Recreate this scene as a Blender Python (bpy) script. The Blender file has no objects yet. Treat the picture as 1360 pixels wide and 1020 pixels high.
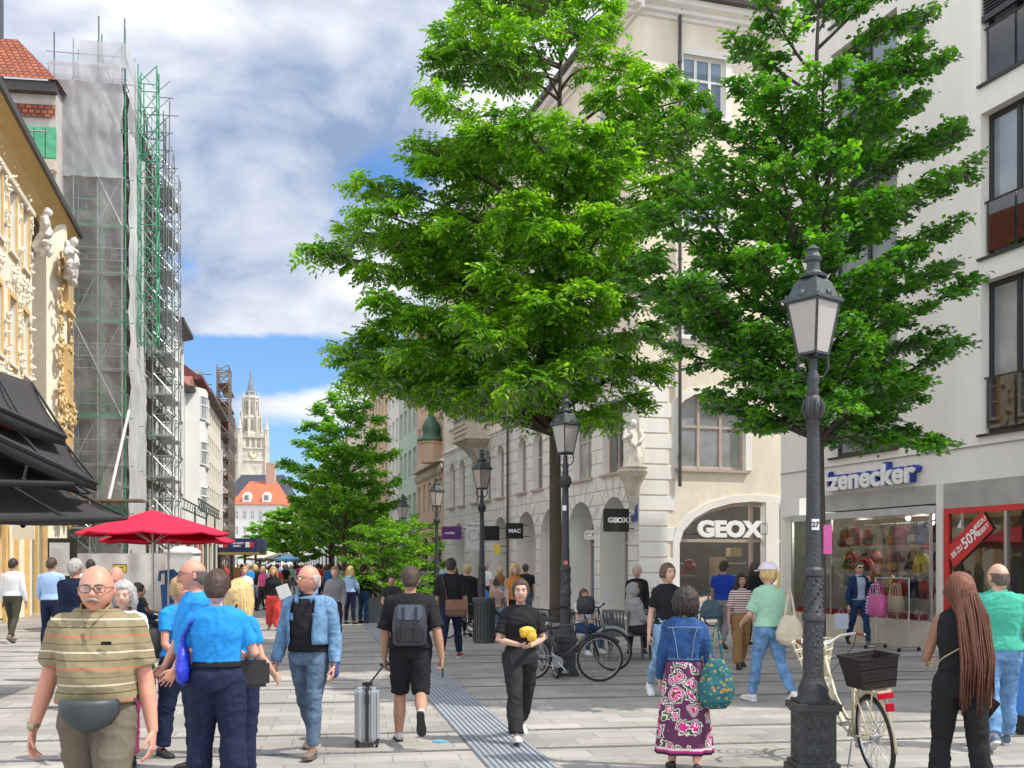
import bpy, bmesh, math, random
import numpy as np
from mathutils import Vector, Matrix, noise, geometry
random.seed(7); np.random.seed(7)
R = math.radians; pi = math.pi
sc = bpy.context.scene
COL = sc.collection
F, HX, HY, CH = 1400.0, 680.0, 750.0, 1.72     # how the photograph's pixels relate to metres
def W(px, py, d): return Vector(((px-HX)/F*d, d, CH+(HY-py)/F*d))
def G(px, d): return Vector(((px-HX)/F*d, d, 0))
def V(*a): return Vector(a)

# ---------------------------------------------------------------- materials
MATS = {}
def nodes(name):
    m = bpy.data.materials.new(name); m.use_nodes = True
    nt = m.node_tree; return m, nt, nt.nodes, nt.links, nt.nodes['Principled BSDF']
def rgba(c, k=1.0): return (min(1,c[0]*k), min(1,c[1]*k), min(1,c[2]*k), 1)
def M(name, col, rough=.6, var=.12, vs=4.0, bump=0.0, bs=60.0, metal=0.0, spec=.5, stretch=(1,1,1), vs2=None, trans=0):
    if name in MATS: return MATS[name]
    m, nt, N, L, B = nodes(name)
    B.inputs['Roughness'].default_value = rough; B.inputs['Metallic'].default_value = metal
    B.inputs['Specular IOR Level'].default_value = spec
    tc = N.new('ShaderNodeTexCoord'); mp = N.new('ShaderNodeMapping'); mp.inputs['Scale'].default_value = stretch
    L.new(tc.outputs['Object'], mp.inputs['Vector'])
    if var > 0:
        n = N.new('ShaderNodeTexNoise'); n.inputs['Scale'].default_value = vs; n.inputs['Detail'].default_value = 6; n.inputs['Roughness'].default_value = .65
        L.new(mp.outputs[0], n.inputs['Vector'])
        r = N.new('ShaderNodeValToRGB'); r.color_ramp.elements[0].position = .3; r.color_ramp.elements[1].position = .7
        r.color_ramp.elements[0].color = rgba(col, 1-var); r.color_ramp.elements[1].color = rgba(col, 1+var)
        L.new(n.outputs['Fac'], r.inputs['Fac']); L.new(r.outputs['Color'], B.inputs['Base Color'])
    else: B.inputs['Base Color'].default_value = rgba(col)
    if bump > 0:
        n2 = N.new('ShaderNodeTexNoise'); n2.inputs['Scale'].default_value = bs; n2.inputs['Detail'].default_value = 5
        L.new(mp.outputs[0], n2.inputs['Vector'])
        b = N.new('ShaderNodeBump'); b.inputs['Strength'].default_value = bump; b.inputs['Distance'].default_value = .02
        L.new(n2.outputs['Fac'], b.inputs['Height']); L.new(b.outputs[0], B.inputs['Normal'])
    MATS[name] = m; return m
def skin(name, col):
    if name in MATS: return MATS[name]
    m = M(name, col, .5, .09, 14, .12, 90)
    B = m.node_tree.nodes['Principled BSDF']
    B.inputs['Subsurface Weight'].default_value = .12; B.inputs['Subsurface Radius'].default_value = (.02,.008,.004); B.inputs['Subsurface Scale'].default_value = .5
    return m
def fabric(name, col, rough=.85, var=.06, wr=.35, wv=9):
    return M(name, col, rough, var, 9, wr+.15, wv*2, spec=.2, stretch=(1,1,.6))
def denim(name, col):
    if name in MATS: return MATS[name]
    m = M(name, col, .85, .42, 11, .45, 26, spec=.2); return m
def brickmat(name, c1, c2, mort, bw, bh, ms, bump=.4, rough=.8, axis='XZ', off=.5, rot=0, var=.15, vs=.6, dist=.02, coord='Object'):
    m, nt, N, L, B = nodes(name); MATS[name] = m
    tc = N.new('ShaderNodeTexCoord'); mp = N.new('ShaderNodeMapping')
    sep = N.new('ShaderNodeSeparateXYZ'); cmb = N.new('ShaderNodeCombineXYZ')
    L.new(tc.outputs[coord], sep.inputs[0])
    L.new(sep.outputs[axis[0]], cmb.inputs[0]); L.new(sep.outputs[axis[1]], cmb.inputs[1])
    mp.inputs['Rotation'].default_value = (0,0,rot); L.new(cmb.outputs[0], mp.inputs['Vector'])
    br = N.new('ShaderNodeTexBrick'); br.inputs['Scale'].default_value = 1; br.offset = off
    br.inputs['Brick Width'].default_value = bw; br.inputs['Row Height'].default_value = bh
    br.inputs['Mortar Size'].default_value = ms; br.inputs['Mortar Smooth'].default_value = .3; br.inputs['Bias'].default_value = 0
    br.inputs['Color1'].default_value = rgba(c1); br.inputs['Color2'].default_value = rgba(c2); br.inputs['Mortar'].default_value = rgba(mort)
    L.new(mp.outputs[0], br.inputs['Vector'])
    n = N.new('ShaderNodeTexNoise'); n.inputs['Scale'].default_value = vs; n.inputs['Detail'].default_value = 9; n.inputs['Roughness'].default_value = .7
    L.new(tc.outputs[coord], n.inputs['Vector'])
    mr = N.new('ShaderNodeMapRange'); mr.inputs[1].default_value = .25; mr.inputs[2].default_value = .75; mr.inputs[3].default_value = 1-var; mr.inputs[4].default_value = 1+var
    L.new(n.outputs['Fac'], mr.inputs[0])
    mx = N.new('ShaderNodeVectorMath'); mx.operation = 'SCALE'; L.new(br.outputs['Color'], mx.inputs[0]); L.new(mr.outputs[0], mx.inputs['Scale'])
    L.new(mx.outputs[0], B.inputs['Base Color']); B.inputs['Roughness'].default_value = rough; B.inputs['Specular IOR Level'].default_value = .3
    n2 = N.new('ShaderNodeTexNoise'); n2.inputs['Scale'].default_value = 40; L.new(tc.outputs[coord], n2.inputs['Vector'])
    ad = N.new('ShaderNodeMath'); ad.operation = 'MULTIPLY_ADD'; ad.inputs[1].default_value = -1; L.new(br.outputs['Fac'], ad.inputs[0])
    m2 = N.new('ShaderNodeMath'); m2.operation = 'MULTIPLY'; m2.inputs[1].default_value = .25; L.new(n2.outputs['Fac'], m2.inputs[0]); L.new(m2.outputs[0], ad.inputs[2])
    b = N.new('ShaderNodeBump'); b.inputs['Strength'].default_value = bump; b.inputs['Distance'].default_value = dist
    L.new(ad.outputs[0], b.inputs['Height']); L.new(b.outputs[0], B.inputs['Normal'])
    return m
def zstripes(name, base, bands, period=None, rough=.85, wr=.3):
    """cloth with horizontal yarn stripes woven in: bands=[(z0,z1,colour)] in metres of height"""
    m, nt, N, L, B = nodes(name); MATS[name] = m
    tc = N.new('ShaderNodeTexCoord'); sp = N.new('ShaderNodeSeparateXYZ'); L.new(tc.outputs['Object'], sp.inputs[0])
    z = sp.outputs['Z']
    if period:
        md = N.new('ShaderNodeMath'); md.operation = 'MODULO'; md.inputs[1].default_value = period; L.new(z, md.inputs[0]); z = md.outputs[0]
    cur = None
    for a, b_, c in bands:
        g = N.new('ShaderNodeMath'); g.operation = 'COMPARE'; g.inputs[1].default_value = (a+b_)/2; g.inputs[2].default_value = (b_-a)/2; L.new(z, g.inputs[0])
        mx = N.new('ShaderNodeMix'); mx.data_type = 'RGBA'; L.new(g.outputs[0], mx.inputs[0])
        if cur is None: mx.inputs[6].default_value = rgba(base)
        else: L.new(cur, mx.inputs[6])
        mx.inputs[7].default_value = rgba(c); cur = mx.outputs[2]
    L.new(cur, B.inputs['Base Color']); B.inputs['Roughness'].default_value = rough; B.inputs['Specular IOR Level'].default_value = .2
    n2 = N.new('ShaderNodeTexNoise'); n2.inputs['Scale'].default_value = 9; L.new(tc.outputs['Object'], n2.inputs['Vector'])
    b = N.new('ShaderNodeBump'); b.inputs['Strength'].default_value = wr; b.inputs['Distance'].default_value = .03
    L.new(n2.outputs['Fac'], b.inputs['Height']); L.new(b.outputs[0], B.inputs['Normal'])
    return m
def thinglass(name, tint=(.9,.95,.95), refl=1.0):
    """a single pane: mostly clear, mirror-like at a slant"""
    m, nt, N, L, B = nodes(name); MATS[name] = m; N.remove(B)
    out = N['Material Output']; t = N.new('ShaderNodeBsdfTransparent'); t.inputs[0].default_value = rgba(tint)
    g = N.new('ShaderNodeBsdfGlossy'); g.inputs['Roughness'].default_value = .02
    fr = N.new('ShaderNodeFresnel'); fr.inputs[0].default_value = 1.6
    mu = N.new('ShaderNodeMath'); mu.operation = 'MULTIPLY_ADD'; mu.inputs[1].default_value = refl; mu.inputs[2].default_value = .05; L.new(fr.outputs[0], mu.inputs[0])
    mx = N.new('ShaderNodeMixShader'); L.new(mu.outputs[0], mx.inputs[0]); L.new(t.outputs[0], mx.inputs[1]); L.new(g.outputs[0], mx.inputs[2])
    L.new(mx.outputs[0], out.inputs[0]); return m
def netmat(name, col, alpha, mesh=0):
    m, nt, N, L, B = nodes(name); MATS[name] = m; N.remove(B); out = N['Material Output']
    t = N.new('ShaderNodeBsdfTransparent'); d = N.new('ShaderNodeBsdfDiffuse'); d.inputs[0].default_value = rgba(col)
    tl = N.new('ShaderNodeBsdfTranslucent'); tl.inputs[0].default_value = rgba(col)
    m1 = N.new('ShaderNodeMixShader'); m1.inputs[0].default_value = .35; L.new(d.outputs[0], m1.inputs[1]); L.new(tl.outputs[0], m1.inputs[2])
    tc = N.new('ShaderNodeTexCoord'); n = N.new('ShaderNodeTexNoise'); n.inputs['Scale'].default_value = .8; n.inputs['Detail'].default_value = 6
    L.new(tc.outputs['Object'], n.inputs['Vector'])
    mr = N.new('ShaderNodeMapRange'); mr.inputs[1].default_value = .3; mr.inputs[2].default_value = .7; mr.inputs[3].default_value = max(0,alpha-.15); mr.inputs[4].default_value = min(1,alpha+.15)
    L.new(n.outputs['Fac'], mr.inputs[0])
    mx = N.new('ShaderNodeMixShader'); L.new(mr.outputs[0], mx.inputs[0]); L.new(t.outputs[0], mx.inputs[1]); L.new(m1.outputs[0], mx.inputs[2])
    L.new(mx.outputs[0], out.inputs[0]); return m
def leafmat(name, dark, mid, light, tr=.4):
    m, nt, N, L, B = nodes(name); MATS[name] = m; N.remove(B); out = N['Material Output']
    g = N.new('ShaderNodeNewGeometry'); r = N.new('ShaderNodeValToRGB')
    r.color_ramp.elements[0].color = rgba(dark); r.color_ramp.elements[1].color = rgba(light)
    e = r.color_ramp.elements.new(.55); e.color = rgba(mid)
    at = N.new('ShaderNodeAttribute'); at.attribute_name = 'tone'
    ma = N.new('ShaderNodeMath'); ma.operation = 'MULTIPLY_ADD'; ma.inputs[1].default_value = .45; L.new(g.outputs['Random Per Island'], ma.inputs[0]); L.new(at.outputs['Fac'], ma.inputs[2]); L.new(ma.outputs[0], r.inputs[0])
    d = N.new('ShaderNodeBsdfDiffuse'); t = N.new('ShaderNodeBsdfTranslucent'); gl = N.new('ShaderNodeBsdfGlossy'); gl.inputs['Roughness'].default_value = .35
    gl.inputs[0].default_value = (.5,.5,.5,1)
    L.new(r.outputs[0], d.inputs[0])
    hs = N.new('ShaderNodeMix'); hs.data_type = 'RGBA'; hs.blend_type = 'MULTIPLY'; hs.inputs[0].default_value = 1; hs.inputs[7].default_value = (1.5,1.7,.6,1)
    L.new(r.outputs[0], hs.inputs[6]); L.new(hs.outputs[2], t.inputs[0])
    m1 = N.new('ShaderNodeMixShader'); m1.inputs[0].default_value = tr; L.new(d.outputs[0], m1.inputs[1]); L.new(t.outputs[0], m1.inputs[2])
    fr = N.new('ShaderNodeMath'); fr.operation = 'MULTIPLY'; f2 = N.new('ShaderNodeFresnel'); f2.inputs[0].default_value = 1.4; L.new(f2.outputs[0], fr.inputs[0]); fr.inputs[1].default_value = .6
    m2 = N.new('ShaderNodeMixShader'); L.new(fr.outputs[0], m2.inputs[0]); L.new(m1.outputs[0], m2.inputs[1]); L.new(gl.outputs[0], m2.inputs[2])
    L.new(m2.outputs[0], out.inputs[0]); return m

# ---------------------------------------------------------------- mesh building
def frame(d, up=None):
    d = d.normalized(); up = up or (Vector((0,0,1)) if abs(d.z) < .95 else Vector((0,1,0)))
    a = up.cross(d).normalized(); return a, d.cross(a).normalized()
class MB:
    def __init__(s): s.v = []; s.f = []; s.mi = []; s.cur = 0
    def add(s, vs, fs, mi=None):
        b = len(s.v); s.v += [tuple(q) for q in vs]; s.f += [tuple(b+i for i in f) for f in fs]
        s.mi += [s.cur if mi is None else mi]*len(fs); return s
    def box(s, c, sz, rz=0, M_=None, mi=None):
        hx, hy, hz = sz[0]/2, sz[1]/2, sz[2]/2
        vs = [Vector((x*hx, y*hy, z*hz)) for x in (-1,1) for y in (-1,1) for z in (-1,1)]
        if M_ is None: M_ = Matrix.Rotation(rz, 3, 'Z')
        vs = [M_ @ q + Vector(c) for q in vs]
        return s.add(vs, [(0,1,3,2),(4,6,7,5),(0,4,5,1),(2,3,7,6),(0,2,6,4),(1,5,7,3)], mi)
    def bb(s, x0, x1, y0, y1, z0, z1, mi=None): return s.box(((x0+x1)/2,(y0+y1)/2,(z0+z1)/2), (x1-x0,y1-y0,z1-z0), mi=mi)
    def bar(s, a, b, w, h=None, up=None, mi=None):
        a = Vector(a); b = Vector(b); d = b-a; L_ = d.length
        if L_ < 1e-6: return s
        x, y = frame(d, up); h = h or w
        M_ = Matrix((x, y, d.normalized())).transposed()
        return s.box((a+b)/2, (w, h, L_), M_=M_, mi=mi)
    def tube(s, pts, rad, n=8, caps=True, flat=1.0, up=None, mi=None, closed=False):
        pts = [Vector(p) for p in pts]; k = len(pts)
        if not hasattr(rad, '__len__'): rad = [rad]*k
        vs = []; prev = None
        for i in range(k):
            if closed: d = pts[(i+1)%k]-pts[i-1]
            else: d = pts[min(i+1,k-1)]-pts[max(i-1,0)]
            if d.length < 1e-9: d = Vector((0,0,1))
            d.normalize()
            if prev is None: a, b = frame(d, up)
            else:
                a = prev-d*prev.dot(d)
                if a.length < 1e-6: a = frame(d)[0]
                a.normalize(); b = d.cross(a).normalized()
            prev = a
            r = rad[i]; ra, rb = (r if hasattr(r,'__len__') else (r, r*flat))
            for j in range(n):
                t = 2*pi*j/n; vs.append(pts[i]+a*(ra*math.cos(t))+b*(rb*math.sin(t)))
        fs = []
        for i in range(k if closed else k-1):
            i2 = (i+1)%k
            for j in range(n):
                fs.append((i*n+j, i*n+(j+1)%n, i2*n+(j+1)%n, i2*n+j))
        if caps and not closed: fs.append(tuple(range(n-1,-1,-1))); fs.append(tuple((k-1)*n+j for j in range(n)))
        return s.add(vs, fs, mi)
    def cyl(s, a, b, r, r2=None, n=12, mi=None): return s.tube([a,b], [r, r if r2 is None else r2], n, mi=mi)
    def capsule(s, pts, rad, n=12, flat=1.0, up=None):
        """limb: tube with rounded ends"""
        pts = [Vector(p) for p in pts]; rad = list(rad)
        d0 = (pts[0]-pts[1]).normalized(); d1 = (pts[-1]-pts[-2]).normalized()
        P = []; Q = []
        for k in (1.0,.85,.5): r = rad[0]; P.append(pts[0]+d0*r*k); Q.append(max(1e-3, r*math.sqrt(max(0,1-k*k))))
        P += pts; Q += rad
        for k in (.5,.85,1.0): r = rad[-1]; P.append(pts[-1]+d1*r*k); Q.append(max(1e-3, r*math.sqrt(max(0,1-k*k))))
        return s.tube(P, Q, n, True, flat, up)
    def ell(s, c, r, rot=None, n=14, m=10, mi=None):
        vs = []; fs = []; c = Vector(c)
        for i in range(m+1):
            ph = -pi/2+pi*i/m
            for j in range(n):
                t = 2*pi*j/n; q = Vector((r[0]*math.cos(ph)*math.cos(t), r[1]*math.cos(ph)*math.sin(t), r[2]*math.sin(ph)))
                vs.append(c+(rot @ q if rot else q))
        for i in range(m):
            for j in range(n): fs.append((i*n+j, i*n+(j+1)%n, (i+1)*n+(j+1)%n, (i+1)*n+j))
        return s.add(vs, fs, mi)
    def lathe(s, prof, c=(0,0,0), n=16, mi=None, rot0=0, caps=True):
        vs = []; fs = []; k = len(prof)
        for r, z in prof:
            for j in range(n): t = 2*pi*j/n+rot0; vs.append((c[0]+r*math.cos(t), c[1]+r*math.sin(t), c[2]+z))
        for i in range(k-1):
            for j in range(n): fs.append((i*n+j, i*n+(j+1)%n, (i+1)*n+(j+1)%n, (i+1)*n+j))
        if caps: fs.append(tuple(range(n-1,-1,-1))); fs.append(tuple((k-1)*n+j for j in range(n)))
        return s.add(vs, fs, mi)
    def rings(s, rings, caps=True, mi=None, closed=True):
        n = len(rings[0]); vs = [q for r in rings for q in r]; fs = []
        for i in range(len(rings)-1):
            for j in range(n if closed else n-1): fs.append((i*n+j, i*n+(j+1)%n, (i+1)*n+(j+1)%n, (i+1)*n+j))
        if caps: fs.append(tuple(range(n-1,-1,-1))); fs.append(tuple((len(rings)-1)*n+j for j in range(n)))
        return s.add(vs, fs, mi)
    def prism(s, poly, y0, y1, mi=None):
        """polygon in x,z pushed from y0 to y1"""
        n = len(poly); vs = [(x,y0,z) for x,z in poly]+[(x,y1,z) for x,z in poly]
        return s.add(vs, [tuple(range(n)), tuple(range(2*n-1,n-1,-1))]+[(i,(i+1)%n+0,(i+1)%n+n,i+n)[::-1] for i in range(n)], mi)
    def torus(s, c, R_, r, axis=(0,0,1), n=32, m=6, a0=0, a1=2*pi, mi=None):
        c = Vector(c); a, b = frame(Vector(axis)); full = abs(a1-a0) > 6.28
        k = n if full else n+1
        pts = [c+a*R_*math.cos(a0+(a1-a0)*i/n)+b*R_*math.sin(a0+(a1-a0)*i/n) for i in range(k)]
        return s.tube(pts, r, m, closed=full, mi=mi)
    def xf(s, Mx): s.v = [tuple(Mx @ Vector(q)) for q in s.v]; return s
    def mesh(s, name, mats, smooth=False):
        me = bpy.data.meshes.new(name); me.from_pydata(s.v, [], s.f); 
        for m in (mats if isinstance(mats,(list,tuple)) else [mats]): me.materials.append(m)
        if len(me.materials) > 1: me.polygons.foreach_set('material_index', s.mi)
        if smooth: me.polygons.foreach_set('use_smooth', [True]*len(me.polygons))
        me.validate(); me.update(); return me
    def build(s, name, mats, parent=None, loc=None, rz=0, smooth=False, sharp=None, bevel=0, fixn=True):
        me = s.mesh(name, mats, smooth)
        if fixn or bevel:
            bm = bmesh.new(); bm.from_mesh(me); bmesh.ops.recalc_face_normals(bm, faces=bm.faces)
            if bevel: bmesh.ops.bevel(bm, geom=[e for e in bm.edges if e.is_manifold and e.calc_face_angle(0) > .5], offset=bevel, segments=2, affect='EDGES', clamp_overlap=True)
            bm.to_mesh(me); bm.free()
        if smooth and sharp: me.set_sharp_from_angle(angle=R(sharp))
        return link(name, me, parent, loc, rz)
def link(name, me, parent=None, loc=None, rz=0):
    o = bpy.data.objects.new(name, me); COL.objects.link(o)
    if parent: o.parent = parent
    if loc is not None: o.location = loc
    o.rotation_euler = (0,0,rz); return o
def tag(o, label, cat, group=None, kind=None):
    if label: o['label'] = label
    if cat: o['category'] = cat
    if group: o['group'] = group
    if kind: o['kind'] = kind
    return o
def thing(name, label, cat, loc=(0,0,0), rz=0, group=None):
    o = bpy.data.objects.new(name, None); COL.objects.link(o); o.location = loc; o.rotation_euler = (0,0,rz)
    o.empty_display_size = .2; return tag(o, label, cat, group)
def struct(o): o['kind'] = 'structure'; return o
def copytree(o, parent=None, top=True):
    c = o.copy(); COL.objects.link(c)
    if parent: c.parent = parent
    for ch in list(o.children): copytree(ch, c, False)
    return c
def solidify(me_ob, t):
    m = me_ob.modifiers.new('s','SOLIDIFY'); m.thickness = t; m.offset = 0; return me_ob
_dg = None
def remeshed(mb, name, voxel, smooth=3, disp=None):
    me = mb.mesh('tmp', []) if False else bpy.data.meshes.new('tmp')
    if not me.vertices: me.from_pydata(mb.v, [], mb.f)
    bm = bmesh.new(); bm.from_mesh(me); bmesh.ops.recalc_face_normals(bm, faces=bm.faces); bm.to_mesh(me); bm.free()
    o = bpy.data.objects.new('tmp', me); COL.objects.link(o)
    r = o.modifiers.new('r','REMESH'); r.mode = 'VOXEL'; r.voxel_size = voxel
    if smooth: s_ = o.modifiers.new('s','SMOOTH'); s_.factor = .5; s_.iterations = smooth
    bpy.context.view_layer.update()
    ev = o.evaluated_get(bpy.context.evaluated_depsgraph_get()); out = bpy.data.meshes.new_from_object(ev)
    bpy.data.objects.remove(o); bpy.data.meshes.remove(me)
    out.name = name
    if disp:
        n = len(out.vertices); co = np.empty(n*3); out.vertices.foreach_get('co', co); co = co.reshape(-1,3)
        no = np.empty(n*3); out.vertex_normals.foreach_get('vector', no); no = no.reshape(-1,3)
        dv = np.array([disp(Vector(q)) for q in co]); co = co+no*dv[:,None]
        out.vertices.foreach_set('co', co.ravel())
    out.polygons.foreach_set('use_smooth', [True]*len(out.polygons)); out.update()
    return out
def text_mesh(txt, size, depth=.02, bold=.0, xs=1.0, align='LEFT', shear=0, space=1.0, res=3):
    cu = bpy.data.curves.new('t','FONT'); cu.body = txt; cu.size = size; cu.extrude = depth/2; cu.offset = bold; cu.align_x = align
    cu.space_character = space; cu.shear = shear; cu.resolution_u = res
    o = bpy.data.objects.new('t', cu); COL.objects.link(o); bpy.context.view_layer.update()
    me = bpy.data.meshes.new_from_object(o.evaluated_get(bpy.context.evaluated_depsgraph_get()))
    bpy.data.objects.remove(o); bpy.data.curves.remove(cu)
    # stand it up: text plane (x,y) -> (x,z), front facing -y
    me.transform(Matrix.Diagonal((xs,1,1,1))); me.transform(Matrix.Rotation(R(90),4,'X')); return me
def text(name, txt, size, mat_, parent, loc, rz=0, tilt=0, **k):
    me = text_mesh(txt, size, **k); me.name = name; me.materials.clear(); me.materials.append(mat_)
    if tilt: me.transform(Matrix.Rotation(tilt,4,'Y'))
    return link(name, me, parent, loc, rz)
# ---------------------------------------------------------------- people
def gs(x, s): return math.exp(-(x*x)/(2*s*s))
def head_pt(th, ph, fem=False):
    """surface of a head about its centre, th azimuth (0 = face, towards -y), ph elevation; metres for a 1.75 m person"""
    cx, sx = math.cos(ph), math.sin(ph)
    x = .077*cx*math.sin(th); z = .117*sx
    fy = math.cos(th)
    y = -(.092 if fy > 0 else .104)*cx*fy
    if z < 0:
        t = -z/.117; x *= 1-.30*t*t; y = y*(1-.1*t) - .012*t*max(0,fy) + (.03*t if fy < 0 else 0)
    if z > 0: x *= 1+.04*math.sin(z/.117*pi)
    if fy > .2:
        d = 0
        d += .024*gs(x,.011)*(gs(z+.022,.012)) + .011*gs(x,.009)*gs(z-.002,.018)
        d -= .010*(gs(abs(x)-.031,.013)*gs(z-.008,.011))
        d += .005*gs(abs(x)-.026,.02)*gs(z-.030,.008)
        d += .006*gs(x,.02)*gs(z+.056,.009) - .004*gs(x,.02)*gs(z+.072,.006)
        d += .008*gs(x,.022)*gs(z+.097,.014)
        d += .004*gs(abs(x)-.042,.016)*gs(z+.025,.02)
        y -= d
    return Vector((x,y,z))
def head_grid(mb, off, xf, n=44, m=34):
    vs = []; fs = []
    for i in range(m+1):
        ph = -pi/2+pi*i/m
        for j in range(n):
            th = 2*pi*j/n-pi; p = head_pt(th, ph)
            o = off(th, p) if off else 0
            q = Vector((math.cos(ph)*math.sin(th), -math.cos(ph)*math.cos(th), math.sin(ph)))
            vs.append(xf @ (p+q*o))
    for i in range(m):
        for j in range(n): fs.append((i*n+j, i*n+(j+1)%n, (i+1)*n+(j+1)%n, (i+1)*n+j))
    mb.add(vs, fs)
def sst(a, b, x):
    t = max(0, min(1, (x-a)/(b-a))); return t*t*(3-2*t)
def hair_off(style, seed):
    def f(th, p):
        a = abs(th); z = p.z
        if style in ('short','crop'):
            line = .066 if a < .75 else (.066-.075*sst(.75,1.35,a) if a < 1.9 else -.009-.06*sst(1.9,2.3,a)); t = .010 if style=='crop' else .017
        elif style == 'ring':
            line = -.075+.03*(1-sst(1.7,2.1,a)); t = .006
            kk = sst(1.25,1.75,a)*(1-sst(.022,.050,z))*sst(line-.012,line+.012,z); n = noise.noise(Vector((th*14,z*60,seed)))*.4
            return -.008+(t*(1+n)+.008)*kk
        elif style in ('bob','long','pony','bun'):
            line = .064 if a < .6 else .064-.15*sst(.6,1.25,a); t = .022 if style in ('bob','long') else .010
            if style in ('pony','bun') and a > 1.2: line = -.055
            if style in ('bob',) and a > 1.4: t = .032
        n = noise.noise(Vector((th*5+seed, p.z*30, p.x*30)))*.35+noise.noise(Vector((th*14, p.z*50+seed, 0)))*.25
        k = sst(line-.012, line+.012, z)
        return -.008+(t*(1+n)+.008)*k
    return f
def hand(mb, w, d, s, n, curl=.5, k=1.0, spread=.8):
    """w wrist, d pointing direction, s towards the thumb, n out of the palm"""
    d = d.normalized(); s = (s-d*s.dot(d)).normalized(); n = (n-d*n.dot(d)-s*n.dot(s)).normalized()
    P = lambda a,b,c: w+d*a*k+s*b*k+n*c*k
    mb.tube([P(-.01,0,0),P(.02,0,0),P(.055,0,.002),P(.088,0,.003),P(.098,0,.003)], [(.024*k,.02*k),(.033*k,.018*k),(.041*k,.016*k),(.041*k,.014*k),(.034*k,.010*k)], 10, up=n)
    for i,(b,L) in enumerate(((.036,.072),(.0125,.080),(-.0115,.075),(-.035,.060))):
        r = .0078*k; p = P(.086,b,.002); ang = curl*.35; pts = [p]
        sp = b*spread*6
        for q, seg in enumerate((.45,.3,.25)):
            ang += curl*(.45+.15*i*.5)
            dd = (d*math.cos(ang)+n*math.sin(ang)+s*sp).normalized(); p = p+dd*L*seg*k; pts.append(p)
        mb.capsule(pts, [r, r*.98, r*.9, r*.8], 7)
    p = P(.022,.030,.004); pts = [p]
    for q,(seg,ds,dn) in enumerate(((.035,.75,.35),(.028,.35,.4*(1+curl)),(.022,.12,.5*(1+curl)))):
        dd = (d+s*ds+n*dn).normalized(); p = p+dd*seg*k; pts.append(p)
    mb.capsule(pts, [.012*k,.011*k,.0098*k,.008*k], 7)
def wrinkle(seed, amp=.005, stretch=(7,7,11)):
    def f(p):
        w = noise.noise(Vector((p.x*3+seed, p.y*3, p.z*3)))*.12
        a = 1-abs(noise.noise(Vector((p.x*6+p.z*4+seed+w*20, p.y*6, p.z*8.5))))*2
        b = 1-abs(noise.noise(Vector((p.x*15-p.z*10+seed, p.y*15+w*30, p.z*24))))*2
        c = noise.noise(Vector((p.x*3.2+seed*2, p.y*3.2, p.z*5)))
        return amp*(1.1*max(0,a)**2-.35)+amp*(.4*max(0,b)**2-.15)+amp*1.1*c
    return f
PCOUNT = [0]
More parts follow.
